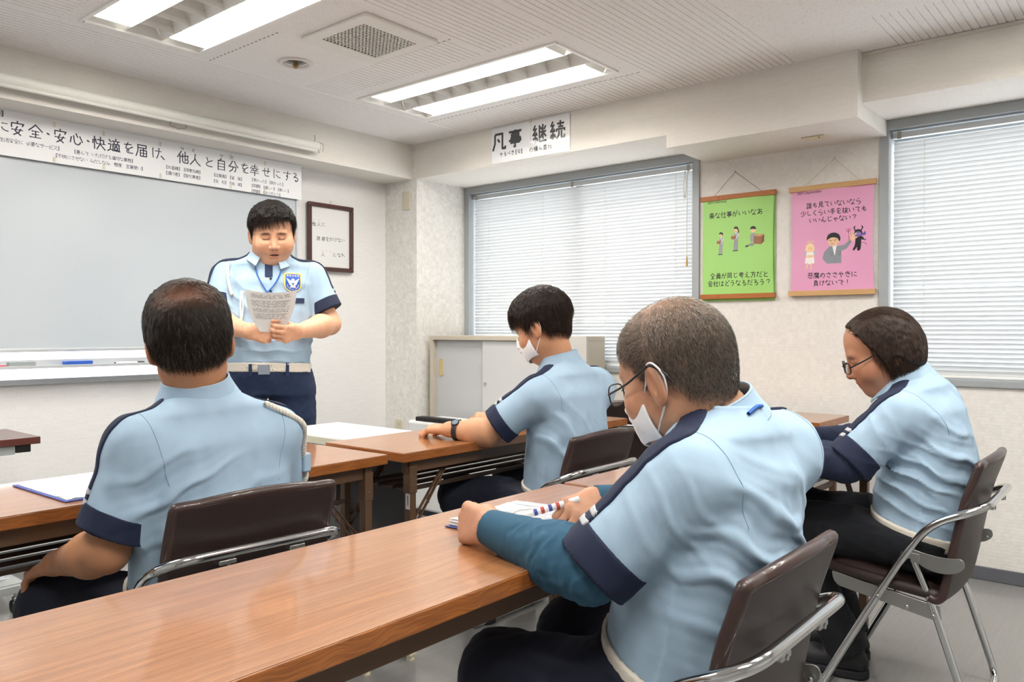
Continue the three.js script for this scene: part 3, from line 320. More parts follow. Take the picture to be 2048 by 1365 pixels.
function drawBadge(g, w, h) {
  const shield = (m) => { g.beginPath(); g.moveTo(m, m + 12); g.quadraticCurveTo(w / 2, m - 10, w - m, m + 12); g.lineTo(w - m, h * 0.62); g.quadraticCurveTo(w - m, h * 0.86, w / 2, h - m); g.quadraticCurveTo(m, h * 0.86, m, h * 0.62); g.closePath(); };
  g.clearRect(0, 0, w, h); g.fillStyle = '#efd24e'; shield(6); g.fill(); g.fillStyle = '#2050ac'; shield(26); g.fill(); g.strokeStyle = g.fillStyle = '#e8cf7a'; jp(g, '神奈川中央', w * 0.2, h * 0.165, 36, w * 0.15, 0.11);
  poly(g, '#eef0f6', [[w * 0.14, h * 0.28], [w * 0.38, h * 0.42], [w * 0.46, h * 0.62], [w * 0.32, h * 0.62]]); poly(g, '#eef0f6', [[w * 0.86, h * 0.28], [w * 0.62, h * 0.42], [w * 0.54, h * 0.62], [w * 0.68, h * 0.62]]); disc(g, '#eef0f6', w * 0.5, h * 0.42, 30, 40); poly(g, '#eef0f6', [[w * 0.4, h * 0.6], [w * 0.6, h * 0.6], [w * 0.66, h * 0.74], [w * 0.34, h * 0.74]]); disc(g, '#2050ac', w * 0.45, h * 0.4, 7); disc(g, '#2050ac', w * 0.55, h * 0.4, 7); disc(g, '#c8b25a', w * 0.5, h * 0.64, 14, 18);
  g.font = 'bold 27px sans-serif'; g.fillStyle = '#e8cf7a'; g.textAlign = 'center'; const t = 'SECURITY GUARD'; [...t].forEach((c, i) => { const a = Math.PI * (0.93 - 0.86 * (i / (t.length - 1))); g.save(); g.translate(w / 2 + Math.cos(a) * w * 0.33, h * 0.56 + Math.sin(a) * h * 0.275); g.rotate(a - Math.PI / 2); g.fillText(c, 0, 8); g.restore(); }); g.textAlign = 'left';
}

// ---------- ceiling fittings ----------
M.fixture = std(0xf4f3ef, 0.45); M.reflector = std(0xf7f7f4, 0.3);
M.tube = new THREE.MeshStandardMaterial({ color: 0xffffff, emissive: LAMP_COLOR, emissiveIntensity: 14, roughness: 0.4 });
const lightLabels = ['recessed twin-tube ceiling light above the black lettered sign', 'recessed twin-tube ceiling light above the whiteboard, left of the round downlight', 'recessed twin-tube ceiling light behind the viewer on the window side', 'recessed twin-tube ceiling light behind the viewer, middle row', 'recessed twin-tube ceiling light at the far left over the front wall', 'recessed twin-tube ceiling light behind the viewer at the far left'];
function ceilingLight([x0, x1, z0, z1], label) {
  const cx = (x0 + x1) / 2, cz = (z0 + z1) / 2, W = (x1 - x0) / 2, L = (z1 - z0) / 2, o = thing('ceiling_light', label, 'ceiling light', [cx, CEIL, cz], 0, 'recessed ceiling lights'), t = 0.002;
  mesh('trim_frame', [box(-W - 0.012, -W + 0.004, -0.006, 0.004, -L - 0.012, L + 0.012), box(W - 0.004, W + 0.012, -0.006, 0.004, -L - 0.012, L + 0.012), box(-W, W, -0.006, 0.004, -L - 0.012, -L + 0.004), box(-W, W, -0.006, 0.004, L - 0.004, L + 0.012)], M.fixture, o);
  mesh('housing', [box(-W, W, 0.098, 0.102, -L, L), box(-W, -W + t, 0.0, 0.10, -L, L), box(W - t, W, 0.0, 0.10, -L, L), box(-W, W, 0, 0.10, -L, -L + t), box(-W, W, 0, 0.10, L - t, L)], M.reflector, o);
  const cw = 0.075;                                       // half width of the dim centre channel
  const slope = (xa, ya, xb, yb) => bar([(xa + xb) / 2, (ya + yb) / 2, -L + 0.004], [(xa + xb) / 2, (ya + yb) / 2, L - 0.004], Math.hypot(xb - xa, yb - ya), 0.0015, [-(yb - ya), (xb - xa), 0], 0.0005);
  mesh('reflector', [slope(-cw, 0.004, -cw + 0.035, 0.085), slope(cw, 0.004, cw - 0.035, 0.085), box(-cw + 0.035, cw - 0.035, 0.084, 0.086, -L, L)], M.reflector, o);
  for (let i = 1; i < 10; i++) {                          // blades across the channel
    const z = -L + (2 * L * i) / 10, s = new THREE.Shape(); s.moveTo(-cw + 0.002, 0.006); s.lineTo(cw - 0.002, 0.006); s.lineTo(cw - 0.034, 0.08); s.lineTo(-cw + 0.034, 0.08); s.closePath();
    mesh('louvre_blade', [extrude(s, 0.0012).translate(0, 0, z - 0.012), bar([-cw + 0.01, 0.03, z - 0.012], [cw - 0.01, 0.03, z - 0.012], 0.02, 0.0012, [0, 1, 0.6])], M.fixture, o);
  }
  for (const s of [-1, 1]) for (const e of [-1, 1]) mesh('end_plate', bar([s * (cw + 0.004), 0.045, e * (L - 0.035)], [s * (W - 0.004), 0.045, e * (L - 0.035)], 0.0015, 0.105, [0, 1, e * 0.65], 0.0005), M.fixture, o);
  for (const s of [-1, 1]) {
    const x = s * (cw + (W - cw) / 2), tb = mesh('tube', cyl([x, 0.05, -L + 0.04], [x, 0.05, L - 0.04], 0.0125, 0.0125, 14), M.tube, o);
    for (const e of [-1, 1]) mesh('tube_cap', cyl([x, 0.05, e * (L - 0.045)], [x, 0.05, e * (L - 0.02)], 0.0132), M.aluPale, tb);
    const rl = new THREE.RectAreaLight(LAMP_COLOR, LAMP_NITS, 0.12, 2 * L - 0.1); rl.position.set(x, 0.034, 0); rl.rotation.x = -Math.PI / 2; o.add(rl);
  }
}
LIGHTS.forEach((l, i) => ceilingLight(l, lightLabels[i]));

{ // extract grille
  const o = thing('ceiling_vent', 'square white ceiling vent with a fine dark grille between the two ceiling lights', 'vent', [2.165, CEIL, -2.565]);
  const A = 0.19, B = 0.205, a = 0.145, b = 0.135, pl = [];
  mesh('frame', boardLike(A, B, a, b), std(0xe9e7e2, 0.5), o);
  for (let i = 0; i <= 16; i++) { const x = -a + (2 * a * i) / 16; pl.push(box(x - 0.0028, x + 0.0028, -0.011, -0.004, -b, b)); }
  for (let i = 0; i <= 12; i++) { const z = -b + (2 * b * i) / 12; pl.push(box(-a, a, -0.011, -0.004, z - 0.004, z + 0.004)); }
  mesh('grille', pl, std(0xe2e0da, 0.5), o);
  mesh('duct', [box(-a, a, 0.09, 0.1, -b, b), box(-a - 0.002, -a, -0.002, 0.1, -b, b), box(a, a + 0.002, -0.002, 0.1, -b, b), box(-a, a, -0.002, 0.1, -b - 0.002, -b), box(-a, a, -0.002, 0.1, b, b + 0.002)], std(0x17161c, 0.9), o);
}
function boardLike(A, B, a, b) {                           // bevelled square frame
  const s = new THREE.Shape(); const r = 0.012; s.moveTo(-A + r, -B); s.lineTo(A - r, -B); s.quadraticCurveTo(A, -B, A, -B + r); s.lineTo(A, B - r); s.quadraticCurveTo(A, B, A - r, B); s.lineTo(-A + r, B); s.quadraticCurveTo(-A, B, -A, B - r); s.lineTo(-A, -B + r); s.quadraticCurveTo(-A, -B, -A + r, -B);
  const h = new THREE.Path(); h.moveTo(-a, -b); h.lineTo(-a, b); h.lineTo(a, b); h.lineTo(a, -b); h.closePath(); s.holes.push(h);
  return extrude(s, 0.006, 0.004, 3).rotateX(Math.PI / 2).translate(0, -0.004, 0);
}
{ // round downlight with a lamp holder hanging out
  const o = thing('downlight', 'round recessed downlight with a bare brass lamp stub hanging from it', 'downlight', [2.145, CEIL, -3.05]);
  mesh('trim_ring', new THREE.LatheGeometry([[0.052, 0.02], [0.053, -0.004], [0.06, -0.009], [0.072, -0.008], [0.077, -0.002], [0.077, 0.002]].map(([a, b]) => new THREE.Vector2(a, b)), 40), std(0xdedad3, 0.45), o);
  mesh('reflector', new THREE.LatheGeometry([[0.004, 0.075], [0.03, 0.07], [0.046, 0.045], [0.0525, 0.0]].map(([a, b]) => new THREE.Vector2(a, b)), 40), std(0xaeb4b8, 0.25, { metalness: 0.9, side: THREE.DoubleSide }), o);
  mesh('lamp_stub', [cyl([0, 0.07, 0], [0, -0.012, 0], 0.011, 0.009), new THREE.SphereGeometry(0.0115, 14, 10).translate(0, -0.016, 0), cyl([0, -0.005, 0.008], [0, -0.005, 0.014], 0.004)], std(0x8f7a4a, 0.45, { metalness: 0.5 }), o);
}
{ // sensor plate under the middle beam
  const o = single('ceiling_sensor', 'small cream detector plate under the beam above the pink poster', 'detector', rbox(3.79, 3.85, 2.009, 2.017, -1.372, -1.262, 0.003), M.cream);
  mesh('lens', new THREE.CylinderGeometry(0.004, 0.004, 0.003, 10).translate(3.80, 2.008, -1.29), M.black, o);
}

// ---------- front wall ----------
const ZW = -4.018;                                         // whiteboard face
{
  const o = thing('whiteboard', 'wide glossy whiteboard covering the front window', 'whiteboard', [0.9, 1.0, ZW]);
  const x0 = -1.1, x1 = 1.925, H = 0.88;
  M.wboard = phys(0xc2cad0, 0.22, { clearcoat: 0.5, clearcoatRoughness: 0.2 });
  mesh('panel', rbox(x0, x1, 0.012, H, -0.02, 0, 0.002), M.wboard, o);
  mesh('frame', [rbox(x0 - 0.012, x1 + 0.014, 0, 0.016, -0.022, 0.006, 0.003), rbox(x0 - 0.012, x1 + 0.014, H, H + 0.016, -0.022, 0.006, 0.003), rbox(x1, x1 + 0.014, 0, H + 0.016, -0.022, 0.006, 0.003), rbox(x0 - 0.012, x0, 0, H + 0.016, -0.022, 0.006, 0.003)], M.aluPale, o);
  mesh('tray', [rbox(x0, x1 - 0.04, -0.074, -0.070, -0.015, 0.055, 0.001), rbox(x0, x1 - 0.04, -0.074, -0.060, 0.052, 0.056, 0.001), rbox(x0, x1 - 0.04, -0.074, -0.036, -0.018, -0.014, 0.001)], M.aluPale, o);
}
const trayY = 1.0 - 0.070;
{ // things on the tray
  const e1 = thing('board_eraser', 'grey whiteboard eraser on the tray beside a pink marker cap', 'eraser', [1.345, trayY, ZW + 0.03]);
  mesh('grip', rbox(-0.055, 0.055, 0.006, 0.03, -0.018, 0.018, 0.004), std(0x9da5a6, 0.6), e1); mesh('felt', rbox(-0.055, 0.055, 0, 0.008, -0.018, 0.018, 0.001), std(0x8a8f90, 0.9), e1);
  const e2 = thing('board_eraser', 'bright blue whiteboard eraser on the middle of the tray', 'eraser', [1.585, trayY, ZW + 0.03]);
  mesh('grip', rbox(-0.06, 0.06, 0.008, 0.026, -0.024, 0.024, 0.003), std(0x2b5fc0, 0.55), e2); mesh('felt', rbox(-0.06, 0.06, 0, 0.009, -0.024, 0.024, 0.001), std(0xe9e7f2, 0.9), e2);
  const mk = (label, x, col, dz) => { const m = thing('board_marker', label, 'marker', [x, trayY + 0.008, ZW + dz]); mesh('barrel', cyl([-0.065, 0, 0], [0.04, 0, 0], 0.0075), std(0xefefee, 0.4), m); mesh('cap', cyl([0.04, 0, 0], [0.075, 0, 0], 0.0082, 0.0075), std(col, 0.4), m); mesh('plug', cyl([-0.07, 0, 0], [-0.065, 0, 0], 0.006), std(col, 0.4), m); };
  mk('white marker with a black cap on the tray beside the seated man’s head', 1.83, 0x2a2530, 0.02);
  mk('white marker with a pink cap behind the grey eraser', 1.335, 0xd9707c, -0.002);
  mk('white marker with a red plug at the left end of the tray', 1.21, 0xc03040, 0.03);
}
{ // projection screen case under the beam
  const z = ZBEAM + 0.042, o = thing('projection_screen', 'rolled-up white projection screen in a long case on the front beam', 'screen', [1.0, 2.15, z]);
  const s = new THREE.Shape(); s.absarc(0, 0.0, 0.026, 0, Math.PI * 2); 
  mesh('case', [extrude(s, 3.3, 0.0).rotateY(Math.PI / 2).translate(-1.5, 0, 0), box(-1.5, 1.8, -0.005, 0.028, -0.03, -0.02)], std(0xe6e6e0, 0.45), o);
  mesh('end_cap', [cyl([1.8, 0, 0], [1.812, 0, 0], 0.028, 0.026, 24), cyl([1.80, -0.022, 0.012], [1.806, -0.036, 0.012], 0.008)], std(0xdcdcd6, 0.45), o);
  mesh('weight_bar', cyl([-1.5, -0.029, 0.014], [1.785, -0.029, 0.014], 0.0085, 0.0085, 14), std(0xe3e2dc, 0.4), o);
  mesh('pull_handle', tube([[0.925, -0.037, 0.016], [0.918, -0.05, 0.018], [0.93, -0.06, 0.02], [0.95, -0.06, 0.02], [0.962, -0.068, 0.02], [0.974, -0.06, 0.02], [0.995, -0.06, 0.02], [1.006, -0.05, 0.018], [1.0, -0.037, 0.016]], 0.0018, 0.008, 60, 6), std(0x8d8984, 0.35, { metalness: 0.7 }), o);
  mesh('hanging_bracket', [tube([[1.79, 0.027, -0.02], [1.795, 0.05, -0.015], [1.80, 0.07, -0.03]], 0.003, 0.01, 16, 6), tube([[1.80, 0.02, 0.02], [1.82, 0.012, 0.028], [1.818, -0.03, 0.022]], 0.002, 0.01, 16, 6)], std(0xb9b2a4, 0.4), o);
}
const paperWhite = 0xf1f2f3;
{ // banner sheets taped side by side
  const x0 = 0.86, x1 = 2.852, y0 = 1.876, y1 = 2.078, z = -3.998;
  const tex = canvasTex(2048, 208, drawBanner), o = thing('wall_banner', 'long white paper banner lettered in black above the whiteboard', 'banner', [x0, y0, z]);
  const cuts = [0, 0.30, 0.632, 0.853, 1.133, 1.528, 1.742, 1.992];
  for (let i = 0; i + 1 < cuts.length; i++) {
    const a = cuts[i], b = cuts[i + 1], g = new THREE.PlaneGeometry(b - a, y1 - y0, 6, 4).translate((a + b) / 2, (y1 - y0) / 2, 0), p = g.attributes.position, uv = g.attributes.uv;
    for (let k = 0; k < p.count; k++) { const X = p.getX(k), Y = p.getY(k); uv.setXY(k, X / 1.992, Y / (y1 - y0)); p.setZ(k, 0.002 * noise2(X * 4, Y * 5) + (i % 2) * 0.0008 - 0.012 * (1 - Y / (y1 - y0)) * 0); }
    g.computeVertexNormals(); const bk = g.clone().translate(0, 0, -0.0006); bk.index.array.reverse();
    const pm = new THREE.MeshStandardMaterial({ map: tex, roughness: 0.6 }); mesh('paper_sheet', merge([g, bk]), i ? M.bannerMat : (M.bannerMat = pm), o);
  }
  const tapeMat = std(0xd9d4c4, 0.4); for (const c of cuts.slice(1, -1)) for (const y of [0.165, 0.004]) mesh('tape', box(c - 0.005, c + 0.005, y, y + 0.024, 0.0025, 0.003), tapeMat, o);
}
{ // framed calligraphy
  const o = thing('framed_text', 'brown carved frame holding brush calligraphy, hung beside the whiteboard', 'picture frame', [3.11, 1.678, ZF + 0.012]);
  const W = 0.173, H = 0.209, t = 0.026, fm = new THREE.MeshStandardMaterial({ map: dataTex(128, 128, (x, y) => { const k = Math.sin((x + y) * Math.PI / 8) * 14 + (hash(x, y) - 0.5) * 12; return [74 + k, 42 + k * 0.6, 36 + k * 0.5]; }), roughness: 0.35 }); fm.map.repeat.set(12, 12);
  mesh('frame', [metreUV(rbox(-W, W, H - t, H, 0, 0.022, 0.006)), metreUV(rbox(-W, W, -H, -H + t, 0, 0.022, 0.006)), metreUV(rbox(-W, -W + t, -H + t, H - t, 0, 0.022, 0.006)), metreUV(rbox(W - t, W, -H + t, H - t, 0, 0.022, 0.006))], fm, o);
  mesh('sheet', new THREE.PlaneGeometry(2 * W - 2 * t + 0.004, 2 * H - 2 * t + 0.004).translate(0, 0, 0.006), new THREE.MeshPhysicalMaterial({ map: canvasTex(640, 800, drawFrame), roughness: 0.45, clearcoat: 0.6, clearcoatRoughness: 0.05 }), o);
  mesh('backing', box(-W + 0.01, W - 0.01, -H + 0.01, H - 0.01, 0, 0.004), std(0x6b5a48, 0.8), o);
  mesh('hook', [tube([[0, H + 0.002, 0.006], [0, H + 0.018, 0.004], [0.004, H + 0.016, 0.012]], 0.0016, 0.004, 12, 6)], std(0xb9a070, 0.4, { metalness: 0.6 }), o);
}
single('wall_stopper', 'small beige wall stopper beside the standing man’s belt', 'stopper', [cyl([2.83, 0.905, ZF], [2.83, 0.905, ZF + 0.03], 0.012, 0.010), rbox(2.815, 2.845, 0.893, 0.917, ZF + 0.03, ZF + 0.04, 0.003)], M.cream);

// ---------- corner column and window wall ----------
{
  const o = single('wall_switch_plate', 'cream blank switch plate high on the corner column', 'switch plate', rbox(XBEAM - 0.008, XBEAM, 1.888, 2.008, -3.905, -3.83, 0.003), std(0xd6d0bb, 0.5));
  const p = single('wall_outlet', 'cream wall outlet low on the corner column', 'outlet', rbox(XBEAM - 0.008, XBEAM, 0.40, 0.515, -3.972, -3.90, 0.003), std(0xd6d0bb, 0.5));
  mesh('socket', [box(XBEAM - 0.010, XBEAM - 0.008, 0.47, 0.495, -3.95, -3.922), box(XBEAM - 0.010, XBEAM - 0.008, 0.42, 0.445, -3.95, -3.922)], std(0xc9c2ab, 0.5), p);
}
{ // lettered sheets on the beam
  const o = thing('wall_sign', 'two laminated white sheets with bold black lettering on the beam', 'sign', [XBEAM, 2.0855, -2.558]);
  const tex = canvasTex(1720, 640, drawSign), L = 0.572, H = 0.213;
  for (const [a, b] of [[0, 0.298], [0.298, 0.572]]) {
    const g = new THREE.PlaneGeometry(b - a, H, 8, 4).rotateY(-Math.PI / 2).translate(-0.002, H / 2, -L + (a + b) / 2), p = g.attributes.position, uv = g.attributes.uv;
    for (let k = 0; k < p.count; k++) { uv.setXY(k, (p.getZ(k) + L) / L, p.getY(k) / H); p.setX(k, -0.0025 - 0.0022 * (0.5 + 0.5 * noise2(p.getZ(k) * 9, p.getY(k) * 9))); }
    g.computeVertexNormals(); mesh('paper_sheet', g, new THREE.MeshPhysicalMaterial({ map: tex, roughness: 0.35, clearcoat: 0.8, clearcoatRoughness: 0.06, side: THREE.DoubleSide }), o);
  }
  mesh('tape', [box(-0.006, -0.005, H - 0.012, H + 0.008, -0.285, -0.262)], std(0xd6d0c2, 0.3), o);
}
function hangingPoster(label, z0, z1, yTop, yBot, tex, wood, cordCol, nailZ, nailY, back) {
  const zc = (z0 + z1) / 2, w = z1 - z0, o = thing('hanging_poster', label, 'poster', [XR, yBot, zc]), H = yTop - yBot, x = -0.016;
  const g = new THREE.PlaneGeometry(w - 0.018, H - 0.02, 10, 14).rotateY(-Math.PI / 2).translate(x, H / 2, 0), p = g.attributes.position;
  for (let k = 0; k < p.count; k++) { const zz = p.getZ(k) / w, yy = p.getY(k) / H; p.setX(k, x + 0.004 * noise2(zz * 2 + label.length, yy * 2) - 0.004 * Math.cos(zz * 3)); p.setZ(k, p.getZ(k) * (1 - 0.035 * Math.sin(Math.PI * yy))); }
  g.computeVertexNormals(); const pm = new THREE.MeshStandardMaterial({ map: tex, roughness: 0.5, side: THREE.DoubleSide }); mesh('paper_sheet', g, pm, o);
  if (back) mesh('backing_sheet', new THREE.PlaneGeometry(w - 0.012, H + 0.0).rotateY(-Math.PI / 2).translate(-0.006, H / 2 - 0.012, 0), std(back, 0.5, { side: THREE.DoubleSide }), o);
  for (const y of [H - 0.024, 0]) mesh('wooden_bar', [rbox(x - 0.008, x - 0.001, y, y + 0.026, -w / 2, w / 2, 0.002), rbox(x + 0.001, x + 0.008, y, y + 0.026, -w / 2, w / 2, 0.002)], wood, o);
  const nz = nailZ - zc, ny = nailY - yBot;
  mesh('hanging_cord', [cyl([x, H, -w * 0.32], [-0.008, ny, nz], 0.0011, 0.0011, 6), cyl([-0.008, ny, nz], [x, H, w * 0.32], 0.0011, 0.0011, 6)], std(cordCol, 0.8), o);
  mesh('nail', [cyl([0, ny, nz], [-0.014, ny + 0.002, nz], 0.0016), cyl([-0.012, ny + 0.002, nz], [-0.015, ny + 0.002, nz], 0.004)], M.steel, o);
  return o;
}
const bamboo = (c, d) => { const m = new THREE.MeshStandardMaterial({ map: dataTex(256, 64, (x, y) => { const v = noise2(x / 90, y / 5) * 9 + (hash(x, y >> 1) - 0.5) * 8 - (hash(x >> 6, d) > 0.7 && (x & 63) < 3 ? 22 : 0); return [c[0] + v, c[1] + v, c[2] + v * 0.8]; }), roughness: 0.5 }); return m; };
hangingPoster('bright green poster of office workers carrying boxes, hung from orange-brown bars', -1.998, -1.58, 1.826, 1.272, canvasTex(840, 1110, drawGreen), bamboo([176, 106, 48], 2), 0x5a4a40, -1.805, 1.947, 0x9fd873);
hangingPoster('pink poster of a man refusing a small devil, hung from pale wooden bars', -1.512, -1.095, 1.824, 1.276, canvasTex(840, 1100, drawPink), bamboo([205, 164, 112], 5), 0xd8c4a0, -1.292, 1.948, 0);

// ---------- steel sliding-door cabinet ----------
{
  const x0 = 3.64, x1 = 4.015, z0 = -3.723, z1 = -2.616, H = 1.068, o = thing('steel_cabinet', 'beige low steel cabinet with two grey sliding doors under the window', 'cabinet', [x0, 0, z0]);
  const w = z1 - z0, d = x1 - x0, bm = std(0xc2b9a8, 0.5), dm = std(0xbfc0c1, 0.5), dm2 = std(0xcbcbca, 0.5);
  mesh('carcass', [rbox(0, d, H - 0.028, H, 0, w, 0.003), rbox(0, d, 0, 0.06, 0, w, 0.003), rbox(0, d, 0.06, H - 0.028, 0, 0.028, 0.003), rbox(0, d, 0.06, H - 0.028, w - 0.028, w, 0.003), box(d - 0.01, d, 0.06, H - 0.03, 0.02, w - 0.02)], bm, o);
  const d1 = mesh('sliding_door', rbox(0.034, 0.048, 0.06, H - 0.03, 0.028, 0.49, 0.002), dm, o);
  mesh('handle', [tube([[0.033, 0.81, 0.058], [0.033, 0.81, 0.086], [0.033, 0.915, 0.086], [0.033, 0.915, 0.058]], 0.0035, 0.006, 40, 6, true), box(0.0335, 0.0345, 0.812, 0.913, 0.060, 0.084)], std(0xc7b37c, 0.45), d1);
  const d2 = mesh('sliding_door', rbox(0.014, 0.028, 0.06, H - 0.03, 0.448, w - 0.028, 0.002), dm2, o);
  mesh('lock', [cyl([0.014, 0.775, 0.476], [0.006, 0.775, 0.476], 0.011, 0.0105, 20)], M.chrome, d2); mesh('lock', box(0.0048, 0.0062, 0.771, 0.779, 0.4745, 0.4775), M.black, d2);
  mesh('handle', tube([[0.013, 0.81, w - 0.08], [0.013, 0.81, w - 0.052], [0.013, 0.915, w - 0.052], [0.013, 0.915, w - 0.08]], 0.0035, 0.006, 40, 6, true), std(0xc7b37c, 0.45), d2);
}
single('grey_partition', 'plain grey panel standing at the end of the steel cabinet', 'panel', rbox(3.64, 3.665, 0, 1.071, -2.612, -2.493, 0.002), std(0xc6c3be, 0.6));
{ // white machine with a black top bar
  const o = thing('air_purifier', 'white floor-standing appliance with a black bar on its top edge, beside the cabinet', 'appliance', [3.29, 0, -3.56]);
  mesh('body', rbox(0, 0.30, 0.03, 0.562, 0, 0.66, 0.02, 4), std(0xe8e9e9, 0.4), o); mesh('plinth', rbox(0.012, 0.29, 0, 0.035, 0.012, 0.65, 0.004), std(0x1b2130, 0.6), o);
  mesh('control_bar', rbox(0.01, 0.075, 0.556, 0.585, 0.062, 0.345, 0.006), M.black, o); mesh('display', rbox(0.0075, 0.012, 0.562, 0.577, 0.13, 0.27, 0.002), std(0x050507, 0.15), o);
}

// ---------- folding tables ----------
const woodTex = dataTex(2048, 600, (x, y) => {
  const warp = noise2(x / 700, y / 90) * 9 + noise2(x / 180, y / 40) * 2, yy = y + warp;
  let v = noise2(x / 420, yy / 5.5) * 12 + noise2(x / 160 + 50, yy / 2.4) * 7 + noise2(x / 900, yy / 26) * 9;
  const pore = hash(x >> 4, y) > 0.93 ? -14 : 0; v += pore + (hash(x, y) - 0.5) * 5;
  return [163 + v, 110 + v * 0.82, 68 + v * 0.62].map((c) => Math.max(0, Math.min(255, c)));
});
const edgeTex = dataTex(1024, 64, (x, y) => { const v = noise2(x / 120, (y + noise2(x / 90, 3) * 14) / 7) * 22 + noise2(x / 40, y / 2) * 8; return [150 + v, 88 + v * 0.75, 36 + v * 0.4].map((c) => Math.max(0, Math.min(255, c))); });
M.woodTop = new THREE.MeshPhysicalMaterial({ map: woodTex, roughness: 0.3, clearcoat: 0.75, clearcoatRoughness: 0.07 });
M.woodEdge = new THREE.MeshPhysicalMaterial({ map: edgeTex, roughness: 0.38, clearcoat: 0.4, clearcoatRoughness: 0.15 });
M.brownSteel = std(0x5d4430, 0.45); M.brownDark = std(0x3a2a20, 0.5);
function makeTable(L, W, label, shelf = true) {
  const o = thing('folding_table', label, 'table', [0, 0, 0], 0, 'long folding tables'), H = 0.7, t = 0.031, hx = L / 2, hz = W / 2;
  const top = mesh('tabletop', new THREE.PlaneGeometry(L - 0.002, W - 0.002).rotateX(-Math.PI / 2).translate(0, H, 0), M.woodTop, o);
  mesh('edge_band', (() => { const g = rbox(-hx, hx, H - t, H - 0.0004, -hz, hz, 0.003), p = g.attributes.position, n = g.attributes.normal, uv = g.attributes.uv; for (let i = 0; i < p.count; i++) uv.setXY(i, (Math.abs(n.getX(i)) > 0.5 ? p.getZ(i) : p.getX(i)) / 0.9, (p.getY(i) - H + t) / t); return g; })(), M.woodEdge, o);
  for (const s of [-1, 1]) mesh('apron_rail', rbox(-hx + 0.04, hx - 0.04, H - t - 0.042, H - t, s * (hz - 0.042) - 0.012, s * (hz - 0.042) + 0.012, 0.002), M.brownSteel, o);
  for (const sx of [-1, 1]) {
    const x = sx * (hx - 0.062);
    for (const sz of [-1, 1]) {
      const z = sz * (hz - 0.036), leg = mesh('leg', rbox(x - 0.014, x + 0.014, 0.018, H - t - 0.004, z - 0.014, z + 0.014, 0.002), M.brownSteel, o);
      mesh('glide', [cyl([x, 0, z], [x, 0.02, z], 0.014, 0.012), rbox(x - 0.0155, x + 0.0155, 0.014, 0.024, z - 0.0155, z + 0.0155, 0.002)], M.cream, leg);
      mesh('leg_bracket', rbox(x - 0.0165, x + 0.0165, H - t - 0.11, H - t - 0.02, z - 0.0165, z + 0.0165, 0.001), M.brownSteel, leg);
      for (const y of [H - t - 0.085, 0.4]) mesh('rivet', new THREE.SphereGeometry(0.0045, 8, 6).scale(1, 1, 0.5).translate(x, y, z + sz * 0.016), M.brownSteel, leg);
      const xe = x - sx * 0.20, b = [];
      for (const dy of [0, 0.036]) b.push(bar([x - sx * 0.01, 0.40 + dy, z - sz * 0.018], [xe, H - t - 0.03 + dy * 0.4, z - sz * 0.018], 0.004, 0.013, [0, 0, 1]));
      for (const k of [0.2, 0.5, 0.8]) { const px = x + (xe - x) * k, py = 0.40 + (H - t - 0.06 - 0.40) * k; b.push(bar([px, py, z - sz * 0.018], [px, py + 0.032, z - sz * 0.018], 0.012, 0.0035, [0, 0, 1])); }
      mesh('folding_brace', b, M.brownSteel, o);
    }
    mesh('cross_bar', rbox(x - 0.008, x + 0.008, 0.365, 0.388, -hz + 0.05, hz - 0.05, 0.002), M.brownDark, o);
  }
  if (shelf) for (let k = 0; k < 4; k++) { const z = -hz + 0.085 + k * 0.075; mesh('shelf_bar', [rbox(-hx + 0.10, hx - 0.10, 0.548, 0.560, z - 0.011, z + 0.011, 0.002)], M.brownDark, o); }
  if (shelf) mesh('shelf_hanger', [-1, 1].flatMap((s) => [bar([s * (hx - 0.12), 0.548, -hz + 0.07], [s * (hx - 0.12), 0.548, hz - 0.10], 0.012, 0.01), bar([s * (hx - 0.12), 0.548, -hz + 0.07], [s * (hx - 0.12), H - t, -hz + 0.06], 0.012, 0.01, [1, 0, 0]), bar([s * (hx - 0.12), 0.548, hz - 0.10], [s * (hx - 0.12), H - t, hz - 0.10], 0.012, 0.01, [1, 0, 0])]), M.brownDark, o);
  return o;
}
const tableSpots = [
  ['brown folding table nearest the camera, with the open blue file and pen on it', 0.985, -1.029, 0, 1.392],
  ['brown folding table under the arms of the man in black-framed glasses at the wall', 2.395, -1.029, 0, 1.392],
  ['brown folding table with a lone clear file, before the man with thinning crown', 1.008, -2.138, 0.02, 1.41],
  ['brown folding table under the hands of the man wearing a black watch', 2.452, -2.128, 0.0, 1.378],
];
let table0 = null, table1 = null;
for (const [label, x, z, turn, L] of tableSpots) {
  const front = z < -1.5; let o = front ? table1 : table0; if (!o) { o = makeTable(1.392, 0.412, label, front); front ? (table1 = o) : (table0 = o); } else { o = o.clone(); o.name = numbered('folding_table'); o.userData = { ...table0.userData, label }; scene.add(o); }
  o.position.set(x, 0, z); o.rotation.y = turn; o.scale.x = L / 1.392;
}
{ // same kind of table against the window wall
  const o = makeTable(0.72, 0.412, 'short brown folding table set lengthwise against the wall below the posters', false); o.position.set(3.722, 0, -1.545); o.rotation.y = Math.PI / 2;
}
single('asset_sticker', 'small white printed label stuck on the front table’s steel leg', 'label', (() => { const x = 1.826; return rbox(x - 0.0155, x - 0.0145, 0.505, 0.562, -1.966, -1.945, 0.0004); })(), new THREE.MeshStandardMaterial({ roughness: 0.5, map: dataTex(32, 96, (x, y) => (y > 20 && y < 78 && x > 9 && x < 22 && hash(x >> 1, y) > 0.4) ? 70 : 226) }));

